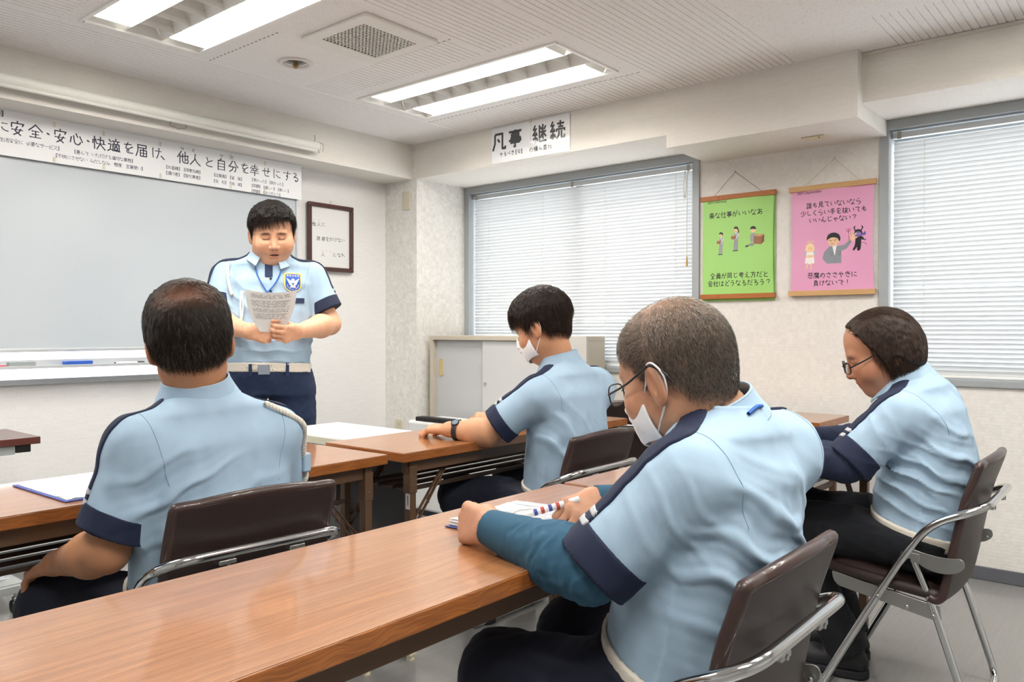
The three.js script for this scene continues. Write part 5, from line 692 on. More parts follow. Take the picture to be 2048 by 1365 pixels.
// head in its own frame: origin between the ears, x to the figure's right, y up, face towards -z
function headFrame(c, yaw, pitch, roll) {
  const q = new THREE.Quaternion().setFromEuler(new THREE.Euler(-pitch, yaw, roll, 'YXZ')), m = new THREE.Matrix4().makeRotationFromQuaternion(q), e = m.elements;
  const X = [e[0], e[1], e[2]], Y = [e[4], e[5], e[6]], Z = [e[8], e[9], e[10]];
  return { c, X, Y, Z, out: (p) => [c[0] + X[0] * p[0] + Y[0] * p[1] + Z[0] * p[2], c[1] + X[1] * p[0] + Y[1] * p[1] + Z[1] * p[2], c[2] + X[2] * p[0] + Y[2] * p[1] + Z[2] * p[2]], loc: (x, y, z) => { const q = [x - c[0], y - c[1], z - c[2]]; return [dot(q, X), dot(q, Y), dot(q, Z)]; } };
}
function headSDF(o) {                                      // o: wide, jaw, mouthOpen, s
  const w = o.wide ?? 1, j = o.jaw ?? 1;
  const skull = ell([0, 0.038, 0.010], [0.0775 * w, 0.092, 0.098]), face = ell([0, -0.03, -0.033], [0.062 * w * j, 0.080, 0.062]), cheekL = ball([-0.041 * w, -0.03, -0.058], 0.030 * j), cheekR = ball([0.041 * w, -0.03, -0.058], 0.030 * j);
  const chin = ell([0, -0.092, -0.066], [0.026 * j, 0.018, 0.020]), jawL = cone([-0.05 * w * j, -0.055, -0.005], [-0.018, -0.094, -0.055], 0.018, 0.015), jawR = cone([0.05 * w * j, -0.055, -0.005], [0.018, -0.094, -0.055], 0.018, 0.015);
  const brow = cone([-0.034, 0.024, -0.079], [0.034, 0.024, -0.079], 0.014, 0.014), fore = ell([0, 0.06, -0.035], [0.064 * w, 0.05, 0.052]);
  const nose = cone([0, 0.012, -0.090], [0, -0.030, -0.1085], 0.0075, 0.0115), al = ball([-0.0125, -0.034, -0.0985], 0.0085), ar = ball([0.0125, -0.034, -0.0985], 0.0085), col = cone([0, -0.038, -0.096], [0, -0.048, -0.092], 0.006, 0.005);
  const eyeL = ball([-0.031, 0.004, -0.0785], 0.0128), eyeR = ball([0.031, 0.004, -0.0785], 0.0128), sockL = ell([-0.032, 0.006, -0.1], [0.02, 0.011, 0.017]), sockR = ell([0.032, 0.006, -0.1], [0.02, 0.011, 0.017]);
  const lidL = cone([-0.044, 0.010, -0.083], [-0.018, 0.011, -0.0875], 0.0042, 0.0042), lidR = cone([0.044, 0.010, -0.083], [0.018, 0.011, -0.0875], 0.0042, 0.0042);
  const mo = o.mouthOpen ?? 0, upL = union([cone([-0.021, -0.061, -0.0855], [-0.005, -0.0575, -0.0935], 0.004, 0.0062), cone([0.021, -0.061, -0.0855], [0.005, -0.0575, -0.0935], 0.004, 0.0062)], 0.006), loL = cone([-0.014, -0.069 - mo * 0.8, -0.088], [0.014, -0.069 - mo * 0.8, -0.088], 0.0062, 0.0062), muzz = ell([0, -0.06, -0.07], [0.034, 0.026, 0.023]);
  const gap = ell([0, -0.0635 - mo * 0.4, -0.097], [0.019, 0.0012 + mo * 0.5, 0.012]);
  const ears = [-1, 1].map((s) => { const body = ell([s * 0.081 * w, -0.002, 0.012], [0.0085, 0.033, 0.020]), lobe = ball([s * 0.077 * w, -0.03, 0.004], 0.0085), hollow = ell([s * 0.092 * w, 0.002, 0.008], [0.009, 0.019, 0.010]), root = ell([s * 0.070 * w, -0.004, 0.004], [0.014, 0.022, 0.012]); return (x, y, z) => { const yz = z + 0.12 * y, xx = x - s * 0.28 * (yz - 0.0); return smin(smax(smin(body(xx, y, yz), lobe(xx, y, yz), 0.01), -hollow(xx, y, yz), 0.005), root(x, y, z), 0.008); }; });
  return (x, y, z) => {
    let d = smin(skull(x, y, z), face(x, y, z), 0.045);
    if (d < 0.08) {
      d = smin(d, fore(x, y, z), 0.03); d = smin(d, Math.min(cheekL(x, y, z), cheekR(x, y, z)), 0.03); d = smin(d, Math.min(jawL(x, y, z), jawR(x, y, z)), 0.03); d = smin(d, chin(x, y, z), 0.022); d = smin(d, brow(x, y, z), 0.018); d = smin(d, muzz(x, y, z), 0.02);
      d = smax(d, -Math.min(sockL(x, y, z), sockR(x, y, z)), 0.014); d = smin(d, Math.min(eyeL(x, y, z), eyeR(x, y, z)), 0.006); d = smin(d, Math.min(lidL(x, y, z), lidR(x, y, z)), 0.006);
      d = smin(d, nose(x, y, z), 0.014); d = smin(d, Math.min(al(x, y, z), ar(x, y, z)), 0.007); d = smin(d, col(x, y, z), 0.006);
      d = smin(d, upL(x, y, z), 0.006); d = smin(d, loL(x, y, z), 0.007); d = smax(d, -gap(x, y, z), 0.003);
      d = smin(d, Math.min(ears[0](x, y, z), ears[1](x, y, z)), 0.008);
    }
    return d;
  };
}
function skinColor(base, o) {                              // complexion by place on the head
  const lip = lin(o.lip ?? 0xb0685c), dark = lin(0x2a1a16), red = lin(0xc07a5e), blue = lin(0x9c8478), brow = lin(o.browColor ?? 0x2a211d);
  return (x, y, z) => {
    let c = base; const n = noise3(x * 40, y * 40, z * 40) * 0.5 + noise3(x * 130, y * 130, z * 130) * 0.3; c = mixc(c, red, 0.10 + 0.10 * n);
    const ax = Math.abs(x); c = mixc(c, red, 0.30 * Math.exp(-(((ax - 0.042) / 0.022) ** 2) - ((y + 0.03) / 0.022) ** 2)); if (ax > 0.072) c = mixc(c, red, 0.30);
    c = mixc(c, red, 0.35 * Math.exp(-((x / 0.013) ** 2) - ((y + 0.03) / 0.014) ** 2) * (z < -0.09 ? 1 : 0));
    if (z < -0.02 && y < -0.045) c = mixc(c, blue, (o.beard ?? 0.25) * sstep(-0.045, -0.06, y) * (0.7 + 0.3 * n));
    if (z < -0.075) {
      const my = -0.062 - (o.mouthOpen ?? 0) * 0.4, lipm = Math.exp(-((x / 0.021) ** 4) - (((y - my + 0.001) / (0.0085 + (o.mouthOpen ?? 0) * 0.6)) ** 4)); c = mixc(c, lip, 0.75 * lipm);
      if (ax < 0.018 && Math.abs(y - my) < 0.0016 + (o.mouthOpen ?? 0) * 0.42) c = mixc(c, (o.mouthOpen && y > my + 0.0005) ? lin(0xd8cfc4) : dark, 0.8);
      const ex = ax - 0.031, el = Math.abs(y - 0.0015 + 9 * ex * ex) ; if (Math.abs(ex) < 0.0145) c = mixc(c, dark, 0.85 * Math.exp(-((el / 0.0024) ** 2)));
      const bx = (ax - 0.032) / 0.02, by = y - 0.0265 + 6 * (ax - 0.026) ** 2; c = mixc(c, brow, (o.brow ?? 0.75) * Math.exp(-(bx ** 4) - (by / 0.0052) ** 2) * (0.95 + 0.35 * noise3(x * 300, y * 300, 1)));
      if (ax > 0.003 && ax < 0.011 && Math.abs(y + 0.0405) < 0.003) c = mixc(c, dark, 0.7);
    }
    return c;
  };
}
// five-fingered hand: wrist point, direction to the fingers, palm-facing normal, thumb side s (+1: thumb on dir x palm side)
function handParts(w, dir, palm, s, curls, spread = 0.5, scale = 1) {
  const Yv = norm(dir), P0 = norm(sub(palm, Yv.map((v) => v * dot(palm, Yv)))), Zb = P0.map((v) => -v), Xv = cross(Yv, Zb).map((v) => v * s);
  const at = (x, y, z) => [0, 1, 2].map((i) => w[i] + scale * (Xv[i] * x + Yv[i] * y + Zb[i] * z)), parts = [], palmP = [];
  const base = [[0.029, 0.083], [0.010, 0.088], [-0.010, 0.084], [-0.028, 0.075]], len = [[0.041, 0.025, 0.020], [0.045, 0.029, 0.021], [0.041, 0.026, 0.020], [0.032, 0.020, 0.018]], rad = [0.0092, 0.0095, 0.0090, 0.0080];
  base.forEach(([bx, by], i) => {
    palmP.push(cone(at(bx * 0.55, 0.006, 0.0), at(bx, by, 0.001), 0.0155 * scale, 0.0115 * scale));
    let p = [bx, by, 0.001], a = 0, sp = (bx / 0.03) * 0.16 * spread; const c = curls[i + 1];
    for (let k = 0; k < 3; k++) { a += c[k]; const L = len[i][k], d = [Math.sin(sp) * Math.cos(a), Math.cos(sp) * Math.cos(a), -Math.sin(a)], q = [p[0] + d[0] * L, p[1] + d[1] * L, p[2] + d[2] * L]; parts.push(cone(at(...p), at(...q), (rad[i] - k * 0.0006) * scale, (rad[i] - k * 0.0006 - 0.0007) * scale)); p = q; }
  });
  const [ta, tb, tc] = curls[0]; let p = [0.022, 0.022, -0.006], out = 0.75 - ta * 0.55, dn = ta * 0.9; palmP.push(cone(at(0.010, 0.012, -0.003), at(...[0.026, 0.034, -0.010]), 0.016 * scale, 0.015 * scale));
  for (const [L, bend, r] of [[0.043, 0, 0.0118], [0.031, tb, 0.0102], [0.026, tc, 0.0092]]) { out -= bend * 0.8; dn += bend * 0.35; const d = norm([Math.sin(out), Math.cos(out), -Math.sin(dn)]), q = [p[0] + d[0] * L, p[1] + d[1] * L, p[2] + d[2] * L]; parts.push(cone(at(...p), at(...q), r * scale, (r - 0.0012) * scale)); p = q; }
  const pal = union(palmP, 0.014); return { f: (x, y, z) => { let d = pal(x, y, z); for (const q of parts) d = smin(d, q(x, y, z), 0.005); return d; }, center: at(0, 0.07, -0.01), at };
}

function person(cfg) {
  const P = cfg.pelvis, C = cfg.c7, yaw = cfg.yaw, yawS = cfg.yawS ?? yaw, rAx = (a) => [Math.cos(a), 0, -Math.sin(a)], fAx = (a) => [-Math.sin(a), 0, -Math.cos(a)];
  const pos = [P[0], 0, P[2]], o = thing('person', cfg.label, 'person', pos, 0, cfg.group);
  const put = (name, g, mat, parent = o, label) => { g.translate(-pos[0], -pos[1], -pos[2]); return mesh(name, g, mat, parent, label); };
  const W = cfg.w ?? 1, base = [P[0], P[1] - 0.07, P[2]];
  const prof = cfg.prof ?? [[0, 0, .172, .125, .135], [.12, 0, .176, .14, .132], [.30, 0, .172, .15, .122], [.55, 0, .180, .135, .128], [.76, 0, .178, .115, .122], [.90, 0, .140, .088, .098], [1.0, 0, .075, .066, .068]];
  const spineAt = (t, fo = 0) => { const a = yaw + (yawS - yaw) * t, f = fAx(a), q = mixp(base, C, t), s = cfg.slump ?? 0; return add(q, f, fo - s * Math.sin(Math.PI * Math.min(1, t)) + 0.035 * t); };
  const stations = prof.map(([t, fo, a, bf, bb]) => ({ p: spineAt(t, fo), r: rAx(yaw + (yawS - yaw) * t), a: a * W, bf, bb, t }));
  const grow = (k) => stations.map((s) => ({ ...s, a: s.a + k, bf: s.bf + k, bb: s.bb + k })), trunk = loft(stations, 2.4), trunkIn = loft(grow(-0.032), 2.2);
  const up = norm(sub(C, base)), beltC = spineAt(cfg.beltT ?? 0.14), beltN = norm(add(up, fAx(yaw), cfg.beltTilt ?? 0.0)), beltD = (x, y, z) => dot(sub([x, y, z], beltC), beltN);
  const H = headFrame(cfg.head.c, cfg.head.yaw, cfg.head.pitch, cfg.head.roll ?? 0), hs = cfg.head.s ?? 1.05, hsdf0 = headSDF(cfg.head), hsdf = (x, y, z) => hsdf0(x / hs, y / hs, z / hs) * hs;
  const fS = fAx(yawS), rS = rAx(yawS), nb = add(add(C, fS, 0.052), up, -0.02), nt = H.out([0, -0.045 * hs, 0.022 * hs]), neckR = cfg.neckR ?? 0.058, neck = cone(nb, nt, neckR + 0.004, neckR), nAx = norm(sub(nt, nb));
  const throat = cone(add(nb, fS, 0.02), H.out([0, -0.075 * hs, -0.025 * hs]), neckR * 0.8, neckR * 0.62);
  const skinBase = lin(cfg.skin), sc = skinColor(skinBase, cfg.head), scalp = cfg.scalpColor;
  // arms
  const arms = {}; for (const k of ['L', 'R']) { const a = cfg.arms[k]; if (!a) continue; const s = k === 'R' ? 1 : -1, q = { ...a, side: s }; q.ax = norm(sub(a.e, a.s)); q.len = Math.hypot(...sub(a.e, a.s)); q.end = add(a.s, q.ax, q.len * (a.cut ?? 0.86)); q.sleeveR = a.sr ?? [0.078, 0.066];
    q.sl = cone(a.s, add(a.s, q.ax, q.len), q.sleeveR[0], q.sleeveR[1]); q.cutD = (x, y, z) => dot(sub([x, y, z], q.end), norm(add(q.ax, a.cutTilt ?? [0, 0, 0]))); q.slice = (x, y, z) => smax(q.sl(x, y, z), q.cutD(x, y, z), 0.004);
    q.trap = cone(add(add(C, up, -0.055), fS, 0.03), add(a.s, up, -0.004), 0.052, q.sleeveR[0] * 0.92);
    q.arm = union([cone(a.s, a.e, 0.052, a.er ?? 0.041), cone(a.e, mixp(a.e, a.w, 0.3), a.er ?? 0.041, (a.er ?? 0.041) + 0.003), cone(mixp(a.e, a.w, 0.3), a.w, (a.er ?? 0.041) + 0.003, 0.0285)], 0.02); arms[k] = q; }
  const armList = Object.values(arms);
  const folds = cfg.folds ?? [], fold = (x, y, z) => { let d = 0; for (const q of folds) { const dx = x - q.c[0], dy = y - q.c[1], dz = z - q.c[2], r2 = (dx * dx + dy * dy + dz * dz) / (q.r * q.r); if (r2 > 3) continue; const ph = (dx * q.d[0] + dy * q.d[1] + dz * q.d[2]) * 6.283 / q.wl + 1.3 * noise3(x * 7, y * 7, z * 7); const s = Math.sin(ph); d += q.a * (s > 0 ? s * s : -0.35 * s * s) * Math.exp(-r2 * 1.4); } return d + 0.0028 * noise3(x * 7, y * 5, z * 7) + 0.0016 * noise3(x * 19, y * 11, z * 19); };
  const shirtRaw = (x, y, z) => { let d = trunk(x, y, z); for (const q of armList) { d = smin(d, q.trap(x, y, z), 0.045); } for (const q of armList) d = smin(d, q.slice(x, y, z), 0.03); return d - (d < 0.025 && d > -0.03 ? fold(x, y, z) : 0); };
  const hole = cone(add(nb, nAx, 0.05), add(nb, nAx, 0.25), neckR + 0.004, neckR + 0.006);
  const shirt = (x, y, z) => { let d = smax(shirtRaw(x, y, z), -beltD(x, y, z) + 0.004 - (cfg.blouse ? 0 : 0), 0.012); return smax(d, -hole(x, y, z), 0.006); };
  const bb = (pts, m) => { const lo = [1e9, 1e9, 1e9], hi = [-1e9, -1e9, -1e9]; pts.forEach((p) => p.forEach((v, i) => { lo[i] = Math.min(lo[i], v - m); hi[i] = Math.max(hi[i], v + m); })); return [lo, hi]; };
  // skin: trunk core, arms, neck, head, hands as one body
  const bodyGeo = [], core = (x, y, z) => { let d = trunkIn(x, y, z); for (const q of armList) d = smin(d, cone(q.s, q.e, 0.045, 0.036)(x, y, z), 0.03); return d; };
  const plain = (x, y, z) => { const n = noise3(x * 28, y * 28, z * 28) * 0.5 + noise3(x * 90, y * 90, z * 90) * 0.4; return mixc(skinBase, lin(0xb87458), 0.14 + 0.12 * n); };
  const legs = cfg.legs, legIn = legs ? union(['L', 'R'].flatMap((k) => [cone(legs[k].hip, legs[k].knee, 0.05, 0.045), cone(legs[k].knee, legs[k].ankle, 0.045, 0.035)]), 0.03) : null;
  { const [lo, hi] = bb([...stations.map((s) => s.p), ...armList.flatMap((q) => [q.s]), ...(legs ? ['L', 'R'].flatMap((k) => [legs[k].knee, legs[k].ankle]) : [])], 0.2); bodyGeo.push(colorize(netMesh((x, y, z) => legIn ? smin(core(x, y, z), legIn(x, y, z), 0.04) : core(x, y, z), lo, hi, 0.016, 0, 0.02), plain)); }
  const neckF = (x, y, z) => smin(neck(x, y, z), throat(x, y, z), 0.03);
  const headW = (x, y, z) => { const l = H.loc(x, y, z); return smin(hsdf(...l), neckF(x, y, z), 0.03); };
  { const R = 0.155 * hs, [lo, hi] = bb([H.out([0, 0.01, 0]), mixp(nb, nt, 0.2)], R * 0.0 + 0.0); const ext = []; for (const sx of [-0.1, 0.1]) for (const sy of [-0.125, 0.14]) for (const sz of [-0.128, 0.122]) ext.push(H.out([sx * hs, sy * hs, sz * hs])); ext.push(add(nb, rS, 0.08), add(nb, rS, -0.08), add(nb, fS, 0.08), add(nb, fS, -0.08)); const [l2, h2] = bb(ext, 0.004);
    bodyGeo.push(colorize(netMesh(headW, l2, h2, cfg.head.cell ?? 0.0028, 1, 0.006), (x, y, z) => { const l = H.loc(x, y, z).map((v) => v / hs); let c = sc(...l); if (scalp) c = scalp(c, ...l, cfg.hl); return c; })); }
  const hands = {};
  for (const k of Object.keys(arms)) {
    const q = arms[k], hd = q.hand ? handParts(q.w, q.hand.dir, q.hand.palm, (k === 'R' ? -1 : 1) * (q.hand.flip ?? 1), q.hand.curls, q.hand.spread, q.hand.scale ?? 1) : null; hands[k] = hd;
    const [lo, hi] = bb([q.e, q.w, mixp(q.s, q.e, 0.55)], 0.06); const f = hd ? (x, y, z) => { let d = q.arm(x, y, z); return smin(d, hd.f(x, y, z), 0.018); } : q.arm;
    bodyGeo.push(colorize(netMesh(q.arm, lo, hi, 0.006, 1), plain));
    if (hd) { const [a, b] = bb([q.w, hd.at(0.02, 0.10, 0), hd.at(-0.02, 0.09, -0.04), hd.at(0.06, 0.07, -0.03), hd.at(0, 0.13, 0.0)], 0.05); bodyGeo.push(colorize(netMesh(f, a, b, cfg.handCell ?? 0.003, 1, 0.006), (x, y, z) => { const n = noise3(x * 70, y * 70, z * 70); return mixc(plain(x, y, z), lin(0xb9705a), 0.12 + 0.14 * n); })); }
  }
  put('body', joinColored(bodyGeo), FM.skin);
  // shirt and its trims
  const sPts = [...stations.map((s) => s.p), ...armList.flatMap((q) => [q.s, q.end])], [slo, shi] = bb(sPts, 0.19), sCell = cfg.cell ?? 0.006;
  const sh = put('shirt', netMesh(shirt, slo, shi, sCell, 1, 0.02), cfg.shirtMat ?? FM.shirt);
  const stripeW = cfg.stripeW ?? 0.024;
  for (const k of Object.keys(arms)) {
    const q = arms[k], [lo, hi] = bb([mixp(q.s, q.e, (q.cut ?? 0.86) - 0.3), q.end], 0.10), cw = q.cuffW ?? 0.045, tD = (x, y, z) => dot(sub([x, y, z], q.s), q.ax);
    const w = norm(sub(q.w0, q.ax.map((v) => v * dot(q.w0, q.ax)))), lat = cross(q.ax, w);
    const angle = (x, y, z) => { const d = sub([x, y, z], q.s); return [dot(d, lat), dot(d, w)]; };
    const cuffF = (x, y, z) => Math.max(q.sl(x, y, z) - fold(x, y, z) - 0.0036, q.cutD(x, y, z) - 0.004, -cw - q.cutD(x, y, z));
    const cuff = put('sleeve_cuff', netMesh(cuffF, lo, hi, 0.004, 1, 0.02), FM.navy, sh);
    const bandF = (x, y, z) => { const [l, u] = angle(x, y, z); const c = -q.cutD(x, y, z) - (q.bandOff ?? 0); const inb = Math.min(Math.abs(c - 0.046) - 0.006, Math.abs(c - 0.068) - 0.006); return Math.max(q.sl(x, y, z) - fold(x, y, z) - 0.0056, Math.abs(l) - stripeW * 1.05, -u, inb); };
    for (const off of [0.046, 0.068]) { const bf2 = (x, y, z) => { const [l, u] = angle(x, y, z), c = -q.cutD(x, y, z) - (q.bandOff ?? 0); return Math.max(q.sl(x, y, z) - fold(x, y, z) - 0.0052, Math.abs(l) - stripeW * 1.0, -u, Math.abs(c - off) - 0.0065); }; const g = netMesh(bf2, lo, hi, 0.0035, 1, 0.02); if (g.attributes.position.count) put('reflective_band', g, FM.silver, cuff); }
    // navy stripe from the collar over the shoulder and down the sleeve: everything near a line drawn on the cloth
    const onCloth = (c) => { const e = 0.004, f = shirtRaw; for (let i = 0; i < 6; i++) { const g = norm([f(c[0] + e, c[1], c[2]) - f(c[0] - e, c[1], c[2]), f(c[0], c[1] + e, c[2]) - f(c[0], c[1] - e, c[2]), f(c[0], c[1], c[2] + e) - f(c[0], c[1], c[2] - e)]); c = add(c, g, -f(...c)); } return c; };
    const nk = add(add(add(nb, rS, q.side * 0.085), up, 0.01), fS, q.stripeFwd ?? 0.0), top = add(q.s, norm(add(up, w, 0.8)), q.sleeveR[0]), key = [nk, mixp(nk, top, 0.5), top, ...[0.15, 0.4, 0.7, 1].map((t) => add(mixp(q.s, q.end, t), w, q.sleeveR[0]))].map(onCloth), poly = new THREE.CatmullRomCurve3(key.map((c) => V(...c))).getPoints(22).map((v) => onCloth([v.x, v.y, v.z]));
    const segs = poly.slice(0, -1).map((c, i) => cone(c, poly[i + 1], 0, 0)), end0 = norm(sub(poly[1], poly[0]));
    const stripeF = (x, y, z) => { const ds = dot(sub([x, y, z], poly[0]), end0); if (ds < -0.03) return -ds; let m = 1e9; for (const s of segs) { const v = s(x, y, z); if (v < m) m = v; } if (m > 0.06) return m - stripeW; return Math.max(shirtRaw(x, y, z) - 0.0042, m - stripeW, -ds, q.cutD(x, y, z) + cw - 0.004); };
    { const inw = rS.map((v) => -v * q.side), c0 = add(q.s, inw, 0.016), nA = norm(add(inw, q.ax, -0.28)), e1 = norm(cross(nA, [0.3, 1, 0.2])), e2 = cross(nA, e1), ring = []; for (let i = 0; i <= 40; i++) { const a = (i / 40) * 6.283, d0 = [0, 1, 2].map((j) => e1[j] * Math.cos(a) + e2[j] * Math.sin(a)); let t = 0.16; while (t > 0.02 && shirtRaw(...add(c0, d0, t)) > 0) t -= 0.004; if (t < 0.15 && t > 0.03) { const pt = onCloth(add(c0, d0, t)); ring.push(V(...pt)); } } if (ring.length > 12) { let cutAt = 0, far = 0; for (let i = 0; i < ring.length; i++) { const dd = ring[i].distanceTo(ring[(i + 1) % ring.length]); if (dd > far) { far = dd; cutAt = i + 1; } } const r2 = [...ring.slice(cutAt), ...ring.slice(0, cutAt)].filter((v, i, arr) => i === 0 || v.distanceTo(arr[i - 1]) > 0.003); put('armhole_seam', new THREE.TubeGeometry(new THREE.CatmullRomCurve3(r2), 80, 0.0010, 5), FM.seam, sh); } }
    const [l3, h3] = bb(poly, 0.035); put('shoulder_stripe', netMesh(stripeF, l3, h3, 0.004, 1, 0.01), FM.navy, sh);
  }
  // collar
  if (cfg.collar !== false) {
    const cc = cfg.collar ?? {}, ax = norm(add(add(nAx, up, 0.9), fS, cc.tilt ?? 0.0)), cr = norm(sub(rS, ax.map((v) => v * dot(rS, ax)))), cf = cross(ax, cr), ctr = add(nb, nAx, cc.up ?? 0.018), open = cc.open ?? 0.45, rt = neckR + 0.010;
    const leaf = (off) => surf(56, 8, (u, v) => { const th = open + (Math.PI * 2 - 2 * open) * u, front = Math.pow(Math.abs(u * 2 - 1), 5), hTop = (cc.h ?? 0.034) - 0.020 * front - 0.004, hBot = -0.012 - 0.03 * front, h = hTop + (hBot - hTop) * v, r = rt + (cc.flare ?? 0.022) * Math.pow(v, 1.2) + 0.008 * front * v + off + 0.0012 * Math.sin(th * 3 + v * 2), sx = Math.sin(th), cz = Math.cos(th), dip = -(cc.dip ?? 0.018) * (cz + 1) * 0.5; return [0, 1, 2].map((i) => ctr[i] + cr[i] * sx * r * 1.02 + cf[i] * cz * r * 1.06 + ax[i] * (h + dip)); });
    const a = leaf(0.0022), b = leaf(-0.0022); const flip = (g) => { const arr = g.index.array; for (let i = 0; i < arr.length; i += 3) { const q = arr[i + 1]; arr[i + 1] = arr[i + 2]; arr[i + 2] = q; } g.computeVertexNormals(); return g; };
    const edge = []; for (let i = 0; i <= 56; i++) edge.push([i / 56, 0]); const evalLeaf = (u, v) => { const p = a.attributes.position, k = Math.round(v * 8) * 57 + Math.round(u * 56), p2 = b.attributes.position; return V((p.getX(k) + p2.getX(k)) / 2, (p.getY(k) + p2.getY(k)) / 2, (p.getZ(k) + p2.getZ(k)) / 2); };
    const rim = [...Array(57).keys()].map((i) => evalLeaf(i / 56, 0)), rim2 = [...Array(57).keys()].map((i) => evalLeaf(i / 56, 1)), e1 = [...Array(9).keys()].map((i) => evalLeaf(0, i / 8)), e2 = [...Array(9).keys()].map((i) => evalLeaf(1, i / 8));
    const tb = (pts) => new THREE.TubeGeometry(new THREE.CatmullRomCurve3(pts), 90, 0.0027, 6); put('shirt_collar', merge([a, flip(b), tb(rim), tb(rim2), tb(e1), tb(e2)]), cfg.shirtMat ?? FM.shirt, sh);
  }
  // trousers, belt, shoes
  if (legs) {
    const th = ['L', 'R'].map((k) => { const l = legs[k]; return union([cone(l.hip, l.knee, l.r?.[0] ?? 0.088, l.r?.[1] ?? 0.068), cone(l.knee, l.ankle, l.r?.[1] ? l.r[1] - 0.004 : 0.064, l.r?.[2] ?? 0.056)], 0.03); });
    const tf = (x, y, z) => { let d = smin(th[0](x, y, z), th[1](x, y, z), 0.018); d = smin(d, trunk(x, y, z) - 0.003, 0.05); d -= Math.abs(d) < 0.05 ? 0.004 * noise3(x * 9, y * 6, z * 9) + 0.0028 * Math.abs(noise3(x * 16 + 4, y * 22, z * 16)) : 0; { const q = sub([x, y, z], beltC), fw = dot(q, fAx(yaw)); const lift = Math.max(0, fw - 0.17) * 1.2; d = smax(d, beltD(x, y, z) - 0.006 - lift, 0.006); } for (const k of ['L', 'R']) { const l = legs[k], sd = norm(sub(l.ankle, l.knee)); const q = dot(sub([x, y, z], l.ankle), sd); if (Math.hypot(x - l.ankle[0], y - l.ankle[1], z - l.ankle[2]) < 0.16) d = smax(d, q - 0.02, 0.006); } return d; };
    const [lo, hi] = bb(['L', 'R'].flatMap((k) => [legs[k].hip, legs[k].knee, legs[k].ankle]).concat([beltC, add(beltC, rAx(yaw), 0.12), add(beltC, rAx(yaw), -0.12), add(P, [0, -1, 0], 0.05)]), 0.13);
    const tr = put('trousers', netMesh(tf, lo, hi, 0.008, 1, 0.02), cfg.trouserMat ?? FM.trousers);
    const bf = (x, y, z) => Math.max(Math.abs(trunk(x, y, z) - 0.0055) - 0.0035, Math.abs(beltD(x, y, z) - 0.004) - 0.019); const [bl, bh] = bb([beltC], 0.25);
    put('belt', netMesh(bf, [bl[0], beltC[1] - 0.09, bl[2]], [bh[0], beltC[1] + 0.09, bh[2]], 0.0055, 1, 0.02), FM.belt);
    for (const k of ['L', 'R']) {
      const l = legs[k]; if (!l.shoe) continue; const f = norm([l.shoe[0], 0, l.shoe[1]]), hb = [l.ankle[0], 0, l.ankle[2]], r = cross([0, 1, 0], f);
      const at = (x, y, z) => [hb[0] + r[0] * x + f[0] * z, y, hb[2] + r[2] * x + f[2] * z], up1 = union([cone(at(0, 0.045, -0.03), at(0, 0.042, 0.10), 0.036, 0.034), cone(at(0, 0.038, 0.10), at(0.004, 0.032, 0.165), 0.038, 0.030), cone(at(0, 0.09, -0.01), at(0, 0.05, 0.02), 0.042, 0.04)], 0.02);
      const sf = (x, y, z) => smax(up1(x, y, z), -(y - 0.022), 0.004), so = (x, y, z) => Math.max(up1(x, Math.max(y, 0.035), z) - 0.003, y - 0.026, -y + 0.001);
      const [a, b] = bb([at(0, 0.05, -0.04), at(0, 0.05, 0.17), at(0, 0.1, 0)], 0.055); const s = put('shoe', netMesh(sf, a, b, 0.005, 1), FM.shoe); put('sole', netMesh(so, [a[0], -0.004, a[2]], [b[0], 0.04, b[2]], 0.005, 1), std(0x1f1f23, 0.7), s);
    }
  }
  const onShirt = (c, k = 0) => { const e = 0.004, f = shirtRaw; for (let i = 0; i < 6; i++) { const g = norm([f(c[0] + e, c[1], c[2]) - f(c[0] - e, c[1], c[2]), f(c[0], c[1] + e, c[2]) - f(c[0], c[1] - e, c[2]), f(c[0], c[1], c[2] + e) - f(c[0], c[1], c[2] - e)]); c = add(c, g, k - f(...c)); } return c; };
  return { onShirt, o, put, H, hs, hsdf, headW, arms, hands, sh, shirtRaw, fS, rS, up, nb, nAx, neckR, beltC, beltN, trunk, yaw, yawS, C, pos, ctrFront: (t, k = 0, x = 0) => spineAt(t) };
}
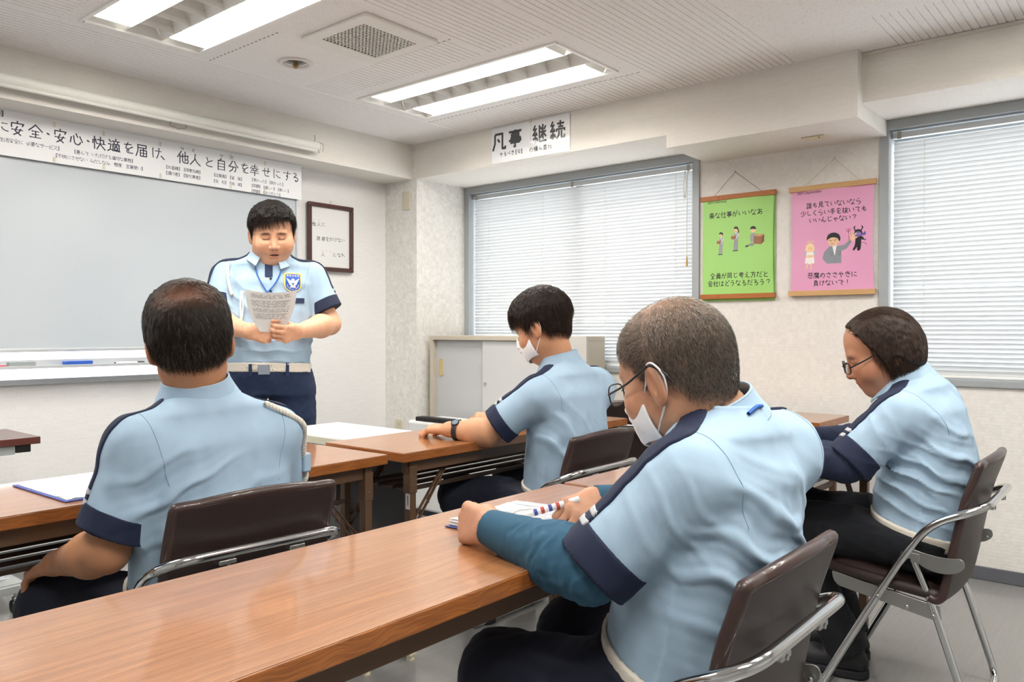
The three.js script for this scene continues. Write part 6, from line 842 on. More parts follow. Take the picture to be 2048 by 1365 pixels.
// hair: a fine shell over the scalp plus combed strands
function hairline(o) { const T = o.line; return (l) => { const th = Math.abs(Math.atan2(l[0], -l[2])) * 57.2958; let i = 0; while (i + 1 < T.length - 1 && T[i + 1][0] < th) i++; const [a, ya] = T[i], [b, yb] = T[i + 1], t = Math.min(1, Math.max(0, (th - a) / (b - a))); return ya + (yb - ya) * t * t * (3 - 2 * t); }; }
function addHair(p, o) {
  const hl = hairline(o), hs = p.hs, H = p.H, thick = o.thick, tex = o.tex ?? 0.004;
  const skull = ell([0, 0.038, 0.010], [0.0775 * (o.wide ?? 1) + 0.001, 0.093, 0.099]), neckc = ell([0, -0.028, 0.028], [0.060, 0.062, 0.056]), cheek = ell([0, -0.03, -0.033], [0.062 * (o.wide ?? 1), 0.08, 0.062]), fore = ell([0, 0.06, -0.035], [0.064 * (o.wide ?? 1), 0.05, 0.052]);
  const base = (x, y, z) => smin(smin(smin(skull(x, y, z), neckc(x, y, z), 0.04), cheek(x, y, z), 0.045), fore(x, y, z), 0.03);
  const mask = (x, y, z) => sstep(-0.004, o.soft ?? 0.022, y - hl([x, y, z]));
  const crown = o.crown ?? [0, 0.115, 0.05];
  const T = (x, y, z) => { const m = mask(x, y, z), bald = o.bald ? o.bald(x, y, z) : 0, n = noise3(x * 30, y * 30, z * 30) * 0.5 + noise3(x * 75, y * 45, z * 75) * 0.35, lumpy = 1 + (o.lump ?? 0.25) * n; const bs = bald * (o.baldShell ?? 1); return m * (1 - bs) * (thick(x, y, z) * lumpy) - (1 - m) * 0.008; };
  const cols = o.colors.map(lin), pick = (k) => cols[Math.min(cols.length - 1, Math.floor(k * cols.length))];
  const f = (x, y, z) => { const l = H.loc(x, y, z).map((v) => v / hs); return (base(...l) - T(...l) - tex * 0.4 * Math.abs(noise3(l[0] * 90 + l[2] * 20, l[1] * 28, l[2] * 90))) * hs; };
  const ext = []; for (const sx of [-0.12, 0.12]) for (const sy of [-0.12, 0.17]) for (const sz of [-0.14, 0.14]) ext.push(H.out([sx * hs, sy * hs, sz * hs])); const lo = [0, 1, 2].map((i) => Math.min(...ext.map((e) => e[i]))), hi = [0, 1, 2].map((i) => Math.max(...ext.map((e) => e[i])));
  const geos = [];
  if (o.shell !== false) geos.push(colorize(netMesh(f, lo, hi, o.cell ?? 0.0036, 1, 0.012), (x, y, z) => { const l = H.loc(x, y, z); const q = l.map((v) => v / hs), c = mixc(cols[0], cols[1] ?? cols[0], 0.4 + 0.5 * noise3(l[0] * 60, l[1] * 24, l[2] * 60)); return o.scalpTone && o.bald ? mixc(c, lin(o.scalpTone), Math.min(1, 1.15 * o.bald(...q))) : c; }));
  // strands
  const pos = [], nor = [], col = [], idx = [], grad = (l) => { const e = 0.002, g = [base(l[0] + e, l[1], l[2]) - base(l[0] - e, l[1], l[2]), base(l[0], l[1] + e, l[2]) - base(l[0], l[1] - e, l[2]), base(l[0], l[1], l[2] + e) - base(l[0], l[1], l[2] - e)]; return norm(g); };
  let made = 0, tries = 0; const segs = o.segs ?? 5;
  while (made < o.count && tries++ < o.count * 12) {
    const u = rnd() * 2 - 1, a = rnd() * Math.PI * 2, q = Math.sqrt(1 - u * u); let l = [0.08 * q * Math.cos(a), 0.03 + 0.10 * u, 0.01 + 0.10 * q * Math.sin(a)]; for (let it = 0; it < 4; it++) { const d = base(...l), g = grad(l); l = add(l, g, -d); }
    const m = mask(...l), bald = o.bald ? o.bald(...l) : 0; if (rnd() > m * (1 - bald * 0.93) || m < 0.05) continue;
    const len = o.len(l) * rr(0.75, 1.2), w = (o.width ?? 0.0009) * rr(0.6, 1.2), h0 = Math.max(0, T(...l)) * rr(0.55, 1.02), tn = o.tint ? o.tint(l) : 1, c = pick(rnd()).map((v) => v * tn); 
    let p2 = l, pts = []; const jit = [rr(-1, 1), rr(-1, 1), rr(-1, 1)];
    for (let k = 0; k <= segs; k++) {
      const g = grad(p2), d = base(...p2), t = k / segs; let hgt = h0 * (1 - (o.lay ?? 0.0) * t) + (o.lift ?? 0.002) * t * (1 + jit[0] * 0.8) + 0.0006; if (hgt < 0.0006) hgt = 0.0006;
      pts.push([add(p2, g, hgt - d), g]); let dir = o.flow(p2, crown, jit, t); dir = norm(add(add(dir, jit, o.messy ?? 0.15), g, -dot(add(dir, jit, o.messy ?? 0.15), g) * (1 - (o.free ?? 0) * t))); p2 = add(p2, dir, len / segs);
    }
    const b0 = pos.length / 3;
    for (let k = 0; k <= segs; k++) {
      const P0 = H.out(pts[k][0].map((v) => v * hs)), A = pts[Math.max(0, k - 1)][0], B = pts[Math.min(segs, k + 1)][0], tl = norm(sub(B, A)), g = pts[k][1], sl = norm(cross(tl, g)), ww = w * (1 - 0.75 * (k / segs));
      const rot = (v) => [0, 1, 2].map((i) => H.X[i] * v[0] + H.Y[i] * v[1] + H.Z[i] * v[2]), S = rot(sl), G = rot(g);
      for (const [s, gg] of [[-1, -0.2], [1, -0.2], [0, 0.8]]) { const q2 = add(add(P0, S, s * ww), G, gg * ww); pos.push(...q2); nor.push(...norm(add(S.map((v) => v * s), G, gg + 0.6))); col.push(...mixc(c, c.map((v) => v * 1.5), k / segs * 0.5)); }
    }
    for (let k = 0; k < segs; k++) for (let s = 0; s < 3; s++) { const a0 = b0 + k * 3 + s, a1 = b0 + k * 3 + (s + 1) % 3; idx.push(a0, a1 + 3, a1, a0, a0 + 3, a1 + 3); }
    made++;
  }
  const g = new THREE.BufferGeometry(); g.setAttribute('position', new THREE.Float32BufferAttribute(pos, 3)); g.setAttribute('normal', new THREE.Float32BufferAttribute(nor, 3)); g.setAttribute('color', new THREE.Float32BufferAttribute(col, 3)); g.setIndex(idx); geos.push(g);
  return p.put('hair', joinColored(geos.map((q) => { if (!(q.index.array instanceof Uint32Array)) q.setIndex(new THREE.BufferAttribute(Uint32Array.from(q.index.array), 1)); return q; })), FM.hair, p.o, o.label);
}
function braid(pts, r, pitch) { const c = new THREE.CatmullRomCurve3(pts.map((p) => V(...p)), false, 'catmullrom', 0.5), L = c.getLength(), n = Math.ceil(L / 0.004), fr = c.computeFrenetFrames(n), out = []; for (let k = 0; k < 3; k++) { const q = []; for (let i = 0; i <= n; i++) { const p = c.getPointAt(i / n), a = (i / n) * L / pitch * 6.283 + k * 2.094; q.push(p.add(fr.normals[i].clone().multiplyScalar(Math.cos(a) * r * 0.55)).add(fr.binormals[i].clone().multiplyScalar(Math.sin(a) * r * 0.55))); } out.push(new THREE.TubeGeometry(new THREE.CatmullRomCurve3(q), n * 2, r * 0.62, 7)); } return merge(out); }
// face mask shell over the lower face with pleats and ear loops
function addMask(p, label) {
  const hs = p.hs, H = p.H, face = ell([0, -0.040, -0.036], [0.0665, 0.080, 0.0655]), nose = cone([0, -0.004, -0.096], [0, -0.034, -0.104], 0.010, 0.013), chin = ell([0, -0.088, -0.064], [0.030, 0.022, 0.024]), f = (x, y, z) => { const l = H.loc(x, y, z).map((v) => v / hs), fc = face(...l), soft = smin(smin(fc, nose(...l), 0.035), chin(...l), 0.03), pl = 0.0011 * Math.sin(l[1] * 330) * sstep(0.05, 0.02, Math.abs(l[0])); return Math.max(Math.abs(soft - 0.006 - pl) - 0.0019, l[1] + 0.014 - 0.018 * Math.exp(-((l[0] / 0.022) ** 2)), -(l[1] + 0.104 - 0.32 * Math.max(0, Math.abs(l[0]) - 0.018)), l[2] + 0.030 + 0.1 * (l[1] + 0.05)) * hs; };
  const ext = []; for (const sx of [-0.09, 0.09]) for (const sy of [-0.125, 0.03]) for (const sz of [-0.14, -0.01]) ext.push(H.out([sx * hs, sy * hs, sz * hs])); const lo = [0, 1, 2].map((i) => Math.min(...ext.map((e) => e[i]))), hi = [0, 1, 2].map((i) => Math.max(...ext.map((e) => e[i])));
  const m = p.put('face_mask', netMesh(f, lo, hi, 0.0026, 1, 0.01), FM.mask, p.o, label);
  for (const s of [-1, 1]) { const L = (a) => H.out(a.map((v) => v * hs)); p.put('ear_loop', catTube([[s * 0.0665, -0.020, -0.034], [s * 0.078, 0.004, -0.012], [s * 0.085, 0.030, 0.004], [s * 0.0885, 0.032, 0.020], [s * 0.087, 0.010, 0.033], [s * 0.083, -0.018, 0.027], [s * 0.077, -0.045, 0.006], [s * 0.061, -0.078, -0.030]].map(L), 0.0019, 50, 6), FM.loop, m); }
}
function addGlasses(p, o) {
  const hs = p.hs, H = p.H, L = (a) => H.out(a.map((v) => v * hs)), dy = o.dy ?? 0, dz = o.dz ?? 0, w = o.w ?? 0.024, h = o.h ?? 0.017, th = o.th ?? 0.0014; let root = null;
  const rimP = (s, k) => { const a = k / 28 * 6.2832, c = Math.cos(a), n = Math.sin(a), q = Math.pow(Math.pow(Math.abs(c), 3) + Math.pow(Math.abs(n), 3), -1 / 3); return [s * 0.0335 + w * c * q, 0.002 + dy + h * n * q - (o.tilt ?? 0) * 0, -0.1125 - dz + 0.010 * Math.abs((s * 0.0335 + w * c * q) / 0.06) ** 2 + 0.12 * (h * n * q)]; };
  const rims = [-1, 1].map((s) => new THREE.TubeGeometry(new THREE.CatmullRomCurve3([...Array(28).keys()].map((k) => V(...L(rimP(s, k)))), true), 80, th, 6, true));
  root = p.put('glasses', merge([...rims, catTube([L([-0.0105, 0.006 + dy, -0.1135 - dz]), L([0, 0.009 + dy, -0.1155 - dz]), L([0.0105, 0.006 + dy, -0.1135 - dz])], th, 10, 6), ...[-1, 1].map((s) => catTube([L([s * 0.058, 0.004 + dy, -0.103 - dz]), L([s * 0.070, 0.006 + dy, -0.092 - dz])], th * 1.2, 8, 6))]), FM.frame, p.o, o.label);
  for (const s of [-1, 1]) {
    p.put('temple_arm', catTube([L([s * 0.070, 0.006 + dy, -0.094 - dz]), L([s * 0.0815, 0.014 + dy * 0.7, -0.05]), L([s * 0.0865, 0.026, -0.004]), L([s * 0.0885, 0.030, 0.014]), L([s * 0.086, 0.012, 0.036]), L([s * 0.083, -0.006, 0.044])], o.arm ?? 0.0021, 40, 6), FM.frame, root);
    const pos = [], c = [0, 0, 0], R = [...Array(28).keys()].map((k) => rimP(s, k)); R.forEach((q) => q.forEach((v, i) => { c[i] += v / 28; })); const tri = []; for (let k = 0; k < 28; k++) tri.push(L(c), L(R[k]), L(R[(k + 1) % 28])); tri.forEach((q) => pos.push(...q)); const g = new THREE.BufferGeometry(); g.setAttribute('position', new THREE.Float32BufferAttribute(pos, 3)); g.computeVertexNormals(); p.put('lens', g, FM.glass, root);
  }
}

// ---------- the people ----------
const relaxed = [[0.5, 0.3, 0.3], [0.35, 0.5, 0.35], [0.4, 0.55, 0.4], [0.45, 0.6, 0.4], [0.5, 0.6, 0.4]];
const LINE = [[0, 0.085], [30, 0.078], [58, 0.055], [80, -0.012], [96, 0.030], [112, -0.018], [140, -0.055], [180, -0.068]];
const blend = (a, b, t) => [a[0] + (b[0] - a[0]) * t, a[1] + (b[1] - a[1]) * t, a[2] + (b[2] - a[2]) * t];

const CROP = [[0, 0.060], [35, 0.054], [60, 0.032], [82, -0.015], [96, 0.028], [112, -0.02], [140, -0.055], [180, -0.066]];
// man writing at the nearest table: cropped hair, glasses, mask, teal arm sleeve
{
  const p = person({
    label: 'man with grey cropped hair, glasses and mask, writing at the nearest table', yaw: 0.03, yawS: 0.06, pelvis: [1.31, 0.485, -0.675], c7: [1.345, 0.965, -0.585], slump: 0.03, skin: 0xc79a7c, neckR: 0.062, w: 1.03, beltTilt: -0.22,
    head: { c: [1.308, 1.018, -0.690], yaw: -0.16, pitch: 0.26, roll: 0.14, s: 1.08, browColor: 0x55504a, cell: 0.0026 }, cell: 0.005,
    hl: hairline({ line: CROP }), scalpColor: (c, x, y, z, hl) => { const m = sstep(-0.006, 0.025, y - hl([x, y, z])); const top = Math.exp(-((x / 0.05) ** 2) - ((z + 0.005) / 0.06) ** 2) * sstep(0.07, 0.11, y); return mixc(c, lin(0x6b5f55), 0.8 * m * (1 - 0.75 * top)); },
    prof: [[0, 0, .176, .14, .12], [.12, 0, .180, .155, .118], [.30, 0.0, .178, .168, .115], [.55, 0, .180, .140, .122], [.76, 0, .170, .112, .118], [.90, 0, .130, .085, .094], [1.0, 0, .076, .066, .068]],
    collar: { h: 0.042, up: 0.004, flare: 0.022, dip: 0.015 },
    arms: {
      L: { s: [1.185, 0.858, -0.61], e: [1.088, 0.706, -0.735], w: [1.083, 0.742, -0.945], cut: 0.98, sr: [0.070, 0.070], w0: [-0.55, 0.6, -0.6], er: 0.046, cuffW: 0.05, hand: { dir: [0.18, -0.05, -1], palm: [0.95, -0.3, 0.1], curls: [[1.0, 0.5, 0.5], [0.9, 1.0, 0.7], [0.95, 1.0, 0.7], [1.0, 1.0, 0.7], [1.0, 1.0, 0.7]] } },
      R: { s: [1.505, 0.868, -0.585], e: [1.555, 0.725, -0.76], w: [1.352, 0.752, -0.905], cut: 0.92, sr: [0.078, 0.070], w0: [0.3, 0.7, -0.6], hand: { dir: [-0.92, -0.08, 0.10], palm: [0.1, -0.8, -0.45], curls: [[0.9, 0.3, 0.5], [0.75, 0.9, 0.5], [0.8, 1.0, 0.6], [0.9, 1.1, 0.7], [1.0, 1.1, 0.7]], spread: 0.2 } },
    },
    legs: { L: { hip: [1.225, 0.465, -0.64], knee: [1.155, 0.445, -0.99], ankle: [1.15, 0.09, -0.95], r: [0.098, 0.075, 0.06], shoe: [0, -1] }, R: { hip: [1.405, 0.465, -0.64], knee: [1.40, 0.445, -0.99], ankle: [1.42, 0.09, -0.96], r: [0.098, 0.075, 0.06], shoe: [0, -1] } },
    folds: [{ c: [1.25, 0.72, -0.50], d: [0.3, 0.9, 0.2], r: 0.16, a: 0.010, wl: 0.07 }, { c: [1.42, 0.68, -0.46], d: [0.6, 0.75, 0], r: 0.15, a: 0.010, wl: 0.075 }, { c: [1.16, 0.80, -0.62], d: [0.2, 0.5, 0.8], r: 0.09, a: 0.006, wl: 0.045 }],
  });
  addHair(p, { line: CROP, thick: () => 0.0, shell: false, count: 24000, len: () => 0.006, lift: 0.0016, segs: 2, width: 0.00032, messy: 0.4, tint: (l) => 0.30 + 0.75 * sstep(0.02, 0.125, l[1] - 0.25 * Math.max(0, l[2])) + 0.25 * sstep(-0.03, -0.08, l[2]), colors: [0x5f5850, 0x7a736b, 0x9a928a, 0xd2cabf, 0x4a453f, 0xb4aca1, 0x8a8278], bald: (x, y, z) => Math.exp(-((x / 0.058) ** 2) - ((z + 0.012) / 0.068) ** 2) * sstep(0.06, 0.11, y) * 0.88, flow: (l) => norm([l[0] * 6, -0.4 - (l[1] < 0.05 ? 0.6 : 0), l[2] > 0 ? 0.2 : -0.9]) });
  addMask(p, 'white disposable mask'); addGlasses(p, { label: 'dark thin-rimmed glasses', h: 0.0185, w: 0.0255, dz: 0.010, dy: -0.004 });
  const A = p.arms.L, sl = (x, y, z) => { const t = dot(sub([x, y, z], A.w), norm(sub(A.e, A.w))); return Math.max(A.arm(x, y, z) - 0.0055 - 0.0026 * Math.pow(Math.abs(Math.sin(t * 90 + 1.6 * noise3(x * 24, y * 24, z * 24))), 3) * sstep(0.02, 0.1, t), -t - 0.012, A.sl(x, y, z) < 0.004 ? dot(sub(A.end, [x, y, z]), A.ax) - 0.03 : -1); };
  p.put('arm_sleeve', netMesh(sl, [0.98, 0.6, -1.02], [1.24, 0.9, -0.55], 0.0042, 1, 0.02), FM.teal, p.o, 'teal elastic arm sleeve');
  const B = p.arms.R; p.put('arm_sleeve', netMesh((x, y, z) => Math.max(B.arm(x, y, z) - 0.005, dot(sub([x, y, z], B.w), norm(sub(B.w, B.e)))), [1.3, 0.6, -1.0], [1.66, 0.95, -0.5], 0.006, 1, 0.02), FM.teal, p.o, 'teal elastic arm sleeve');
  const band = [[1.293, 0.955, -0.558], [1.320, 0.972, -0.545], [1.345, 0.984, -0.540]].map((c) => p.onShirt(c, 0.003)); p.put('lanyard', catTube(band, 0.0034, 40, 6), FM.lanyard, p.o, 'blue neck ribbon');
}
// man by the window wall: receding brown hair, black glasses, navy arm sleeves
{
  const p = person({
    label: 'man with long receding brown hair and black glasses sitting beside the window wall', yaw: 0.04, yawS: 0.10, pelvis: [2.69, 0.485, -0.595], c7: [2.70, 0.962, -0.595], slump: 0.045, skin: 0xc08c6e, neckR: 0.060, w: 1.0, beltTilt: -0.25,
    head: { c: [2.665, 1.028, -0.702], yaw: 0.40, pitch: 0.36, roll: 0.03, s: 1.05, browColor: 0x3c3028, cell: 0.0028, beard: 0.3 }, cell: 0.0065, collar: { h: 0.04, up: 0.022, dip: 0.02 },
    prof: [[0, 0, .172, .13, .12], [.12, 0, .174, .145, .118], [.30, 0, .172, .158, .112], [.55, 0, .176, .135, .122], [.76, 0, .168, .110, .118], [.90, 0, .128, .085, .095], [1.0, 0, .075, .065, .067]],
    arms: {
      L: { s: [2.545, 0.848, -0.625], e: [2.462, 0.700, -0.752], w: [2.42, 0.742, -0.95], cut: 0.95, sr: [0.070, 0.069], w0: [-0.35, 0.75, -0.6], er: 0.046, cuffW: 0.052, hand: { dir: [0.5, 0.0, -0.8], palm: [0.6, -0.75, 0.2], curls: relaxed } },
      R: { s: [2.86, 0.865, -0.60], e: [2.91, 0.725, -0.80], w: [2.628, 0.748, -0.935], cut: 0.92, sr: [0.078, 0.070], w0: [0.3, 0.7, -0.6], hand: { dir: [-0.97, 0.06, -0.1], palm: [0, -0.35, -0.95], curls: [[0.1, 0.3, 0.2], [0.5, 0.7, 0.5], [0.6, 0.8, 0.5], [0.7, 0.9, 0.6], [0.8, 0.9, 0.6]] } },
    },
    legs: { L: { hip: [2.60, 0.475, -0.59], knee: [2.57, 0.475, -0.985], ankle: [2.64, 0.09, -0.80], r: [0.094, 0.074, 0.06], shoe: [-0.12, -1] }, R: { hip: [2.78, 0.475, -0.59], knee: [2.80, 0.475, -0.99], ankle: [2.80, 0.09, -0.84], r: [0.094, 0.074, 0.06], shoe: [0.05, -1] } },
    trouserMat: std(0x14181f, 0.85),
    folds: [{ c: [2.56, 0.66, -0.60], d: [0.1, 0.93, 0.35], r: 0.14, a: 0.010, wl: 0.05 }, { c: [2.60, 0.74, -0.50], d: [0.0, 0.8, 0.6], r: 0.15, a: 0.008, wl: 0.06 }, { c: [2.50, 0.79, -0.66], d: [0, 0.5, 0.85], r: 0.08, a: 0.005, wl: 0.045 }],
  });
  addHair(p, { line: [[0, 0.100], [28, 0.095], [50, 0.070], [68, 0.020], [80, -0.035], [98, -0.022], [125, -0.060], [150, -0.085], [180, -0.092]], soft: 0.02, thick: (x, y, z) => 0.007 + 0.012 * sstep(-0.03, 0.05, z) * sstep(0.10, -0.02, y) + 0.009 * sstep(0.05, 0.085, Math.abs(x)), lump: 0.12, baldShell: 0, count: 15000, segs: 6, len: (l) => 0.055 + 0.03 * sstep(0.1, 0.0, l[1]), lift: 0.003, lay: 0.15, width: 0.00048, messy: 0.24, colors: [0x2a201b, 0x3b2d25, 0x4b3a30, 0x241b17, 0x5d4a3d, 0x33261f], bald: (x, y, z) => 0.8 * Math.exp(-((x / 0.032) ** 2) - ((y - 0.125) / 0.03) ** 2 - ((z - 0.015) / 0.035) ** 2), flow: (l, c) => { const back = norm([l[0] * 5, -0.55, 0.75]), down = norm([l[0] * 3, -1, 0.12]); return norm(blend(back, down, sstep(0.09, 0.02, l[1]))); } });
  addGlasses(p, { label: 'black-framed rectangular glasses', h: 0.0170, w: 0.0280, th: 0.0021, arm: 0.0026, dz: 0.004, dy: -0.005 });
  for (const k of ['L', 'R']) { const A = p.arms[k], lo = [0, 1, 2].map((i) => Math.min(A.s[i], A.e[i], A.w[i]) - 0.08), hi = [0, 1, 2].map((i) => Math.max(A.s[i], A.e[i], A.w[i]) + 0.08); p.put('arm_sleeve', netMesh((x, y, z) => { const t = dot(sub([x, y, z], A.w), norm(sub(A.e, A.w))); return Math.max(A.arm(x, y, z) - 0.0045 - 0.0016 * Math.pow(Math.abs(Math.sin(t * 70 + 2 * noise3(x * 20, y * 20, z * 20))), 3), -t + 0.0); }, lo, hi, 0.0055, 1, 0.02), FM.armNavy, p.o, 'navy elastic arm sleeve'); }
}
// man with his back turned: thinning crown, white braid on the shoulder
{
  const p = person({
    label: 'man seen from behind with hair thinning at the crown, white braid on his shoulder', yaw: -0.06, yawS: -0.10, pelvis: [1.01, 0.485, -1.765], c7: [0.980, 0.955, -1.745], slump: 0.02, skin: 0xb98764, neckR: 0.062, w: 1.04, beltTilt: -0.15,
    head: { c: [0.955, 1.066, -1.775], yaw: -0.46, pitch: 0.12, roll: 0.10, s: 1.01, cell: 0.0036, wide: 1.02 }, cell: 0.0065, collar: { h: 0.044, up: 0.026, dip: 0.012 },
    scalpColor: (c, x, y, z) => mixc(c, lin(0x6b4a38), 0.6 * sstep(0.02, 0.08, y)),
    prof: [[0, 0, .176, .14, .125], [.12, 0, .178, .15, .122], [.30, 0, .176, .158, .118], [.55, 0, .182, .140, .124], [.76, 0, .176, .115, .120], [.90, 0, .132, .088, .098], [1.0, 0, .076, .066, .068]],
    arms: {
      L: { s: [0.825, 0.842, -1.755], e: [0.762, 0.622, -1.775], w: [0.735, 0.566, -1.968], cut: 0.82, sr: [0.069, 0.072], w0: [-1, 0.1, -0.45], er: 0.046, cuffW: 0.045, cutTilt: [-0.12, 0, -0.1], hand: { dir: [-0.12, -0.36, -0.92], palm: [0.25, -0.9, 0.35], curls: [[0.3, 0.2, 0.2], [0.35, 0.3, 0.25], [0.4, 0.3, 0.25], [0.45, 0.35, 0.25], [0.5, 0.4, 0.3]], spread: 0.6 } },
      R: { s: [1.142, 0.842, -1.735], e: [1.225, 0.630, -1.83], w: [1.16, 0.545, -2.02], cut: 0.82, sr: [0.070, 0.070], w0: [1, 0.1, -0.2], hand: { dir: [0.05, -0.3, -0.95], palm: [-0.1, -0.95, 0.2], curls: relaxed } },
    },
    legs: { L: { hip: [0.92, 0.465, -1.76], knee: [0.755, 0.438, -2.055], ankle: [0.78, 0.09, -2.0], r: [0.096, 0.074, 0.062], shoe: [-0.2, -1] }, R: { hip: [1.10, 0.475, -1.74], knee: [1.16, 0.47, -2.12], ankle: [1.15, 0.09, -2.06], r: [0.096, 0.074, 0.062], shoe: [0.1, -1] } },
    folds: [{ c: [0.86, 0.72, -1.62], d: [-0.45, 0.9, 0], r: 0.15, a: 0.009, wl: 0.08 }, { c: [1.0, 0.64, -1.60], d: [-0.3, 0.95, 0], r: 0.16, a: 0.006, wl: 0.07 }],
  });
  addHair(p, { line: LINE, wide: 1.02, soft: 0.025, thick: (x, y, z) => 0.006 + 0.010 * sstep(-0.06, 0.02, y) + 0.006 * sstep(0.06, 0.11, y), lump: 0.12, count: 18000, len: (l) => 0.030 + 0.012 * sstep(0.02, 0.1, l[1]), lift: 0.004, lay: 0.3, width: 0.00042, messy: 0.2, colors: [0x17130f, 0x221c18, 0x1b1613, 0x2a2420, 0x1d1814, 0x3a342f, 0x15110e, 0x241e1a, 0x4c4640, 0x5c564f], crown: [-0.006, 0.098, 0.088], scalpTone: 0x6e4a37, bald: (x, y, z) => 0.82 * Math.exp(-(((x + 0.004) / 0.052) ** 2) - ((z - 0.078) / 0.036) ** 2 - ((y - 0.098) / 0.030) ** 2), flow: (l, c, j) => { const d = sub(l, c); return norm([d[0] + 0.02 * j[1], d[1] * 0.9 - 0.045 + 0.01, d[2] - (l[1] > 0.10 ? 0.03 : 0)]); } });
  // braid over the right shoulder, held by a loop
  const S = p.arms.R.s, surfOut = (q, k) => { const e = 0.004, f = p.shirtRaw, g = norm([f(q[0] + e, q[1], q[2]) - f(q[0] - e, q[1], q[2]), f(q[0], q[1] + e, q[2]) - f(q[0], q[1] - e, q[2]), f(q[0], q[1], q[2] + e) - f(q[0], q[1], q[2] - e)]); let r = q; for (let i = 0; i < 4; i++) r = add(r, g, k - f(...r)); return r; };
  const path = [[1.10, 0.92, -1.70], [1.15, 0.90, -1.67], [1.20, 0.87, -1.67], [1.235, 0.83, -1.69], [1.25, 0.79, -1.71], [1.255, 0.75, -1.73], [1.25, 0.71, -1.75], [1.24, 0.68, -1.78]].map((q) => surfOut(q, 0.006));
  p.put('shoulder_braid', braid(path, 0.0065, 0.026), FM.cord, p.o, 'white twisted shoulder cord');
  const lp = surfOut([1.25, 0.765, -1.725], 0.009); p.put('cord_loop', rbox(lp[0] - 0.012, lp[0] + 0.012, lp[1] - 0.03, lp[1] + 0.02, lp[2] - 0.012, lp[2] + 0.012, 0.006), FM.shirt, p.o);
}
// masked man at the front right table, watch on his wrist
{
  const p = person({
    label: 'dark-haired man in a white mask and black watch resting his arms on the front table', yaw: 0.05, yawS: 0.10, pelvis: [2.40, 0.485, -1.735], c7: [2.415, 0.985, -1.715], slump: 0.015, skin: 0xcf9c78, neckR: 0.056, w: 0.96, beltTilt: -0.15,
    head: { c: [2.368, 1.110, -1.815], yaw: 0.16, pitch: 0.36, roll: 0.05, s: 1.02, cell: 0.0036 }, cell: 0.007, collar: { h: 0.042, up: 0.022, dip: 0.02 },
    arms: {
      L: { s: [2.252, 0.868, -1.750], e: [2.155, 0.730, -1.905], w: [2.105, 0.737, -2.045], cut: 0.80, sr: [0.068, 0.068], w0: [-0.5, 0.65, -0.6], er: 0.045, cuffW: 0.042, hand: { dir: [-0.25, -0.02, -1], palm: [0.15, -1, 0.05], curls: [[0.3, 0.3, 0.2], [0.45, 0.6, 0.4], [0.5, 0.7, 0.45], [0.55, 0.75, 0.5], [0.6, 0.8, 0.5]], spread: 0.6 } },
      R: { s: [2.575, 0.878, -1.725], e: [2.66, 0.735, -1.92], w: [2.43, 0.745, -2.10], cut: 0.85, sr: [0.078, 0.070], w0: [0.4, 0.7, -0.5], hand: { dir: [-0.88, 0.0, -0.3], palm: [0.0, -0.75, -0.6], curls: [[0.6, 0.3, 0.3], [0.6, 0.6, 0.4], [0.7, 0.7, 0.4], [0.8, 0.8, 0.5], [0.9, 0.8, 0.5]] } },
    },
    legs: { L: { hip: [2.31, 0.475, -1.72], knee: [2.205, 0.475, -2.10], ankle: [2.24, 0.09, -2.02], r: [0.092, 0.072, 0.06], shoe: [-0.1, -1] }, R: { hip: [2.49, 0.475, -1.72], knee: [2.54, 0.475, -2.12], ankle: [2.53, 0.09, -2.05], r: [0.092, 0.072, 0.06], shoe: [0.1, -1] } },
    folds: [{ c: [2.28, 0.72, -1.66], d: [0.8, 0.6, 0], r: 0.12, a: 0.008, wl: 0.06 }, { c: [2.40, 0.66, -1.58], d: [0.9, 0.3, 0], r: 0.15, a: 0.004, wl: 0.07 }],
  });
  addHair(p, { line: [[0, 0.080], [30, 0.076], [58, 0.055], [78, -0.002], [92, 0.032], [108, 0.002], [130, -0.035], [180, -0.050]], soft: 0.022, thick: (x, y, z) => 0.007 + 0.018 * sstep(0.0, 0.07, y), lump: 0.12, count: 14000, len: (l) => 0.035 + 0.045 * sstep(0.04, 0.11, l[1]), lift: 0.003, lay: 0.25, width: 0.0005, messy: 0.16, free: 0.25, colors: [0x1e1613, 0x2b211c, 0x352822, 0x19120f, 0x4a3a31], crown: [0.0, 0.12, 0.06], flow: (l, c) => { const d = sub(l, c); return l[1] > 0.085 || l[2] < -0.05 ? norm([l[0] * 3, -0.35 - (l[2] < -0.06 ? 1.2 : 0), -0.9]) : norm([d[0], d[1] - 0.06, d[2] * 0.7]); } });
  addMask(p, 'white disposable mask');
  const A = p.arms.L, ax = norm(sub(A.w, A.e)), wc = add(A.w, ax, -0.028), f = (x, y, z) => Math.max(Math.abs(A.arm(x, y, z) - 0.002) - 0.0022, Math.abs(dot(sub([x, y, z], wc), ax)) - 0.0095);
  const wt = p.put('wrist_watch', netMesh(f, wc.map((v) => v - 0.05), wc.map((v) => v + 0.05), 0.0028, 1, 0.01), std(0x1c1c20, 0.5), p.o, 'black watch');
  const n = norm(cross(ax, [0, 1, 0])), up = norm(sub([-0.55, 0.8, 0.2], ax.map((v) => v * dot([-0.55, 0.8, 0.2], ax)))), fc = add(wc, up, 0.0325); p.put('watch_face', cyl(fc, add(fc, up, 0.007), 0.0165, 0.015, 24), std(0x2c2f36, 0.25, { metalness: 0.5 }), wt); p.put('watch_face', cyl(add(fc, up, 0.007), add(fc, up, 0.0076), 0.012, 0.012, 24), std(0x70808e, 0.2), wt);
}
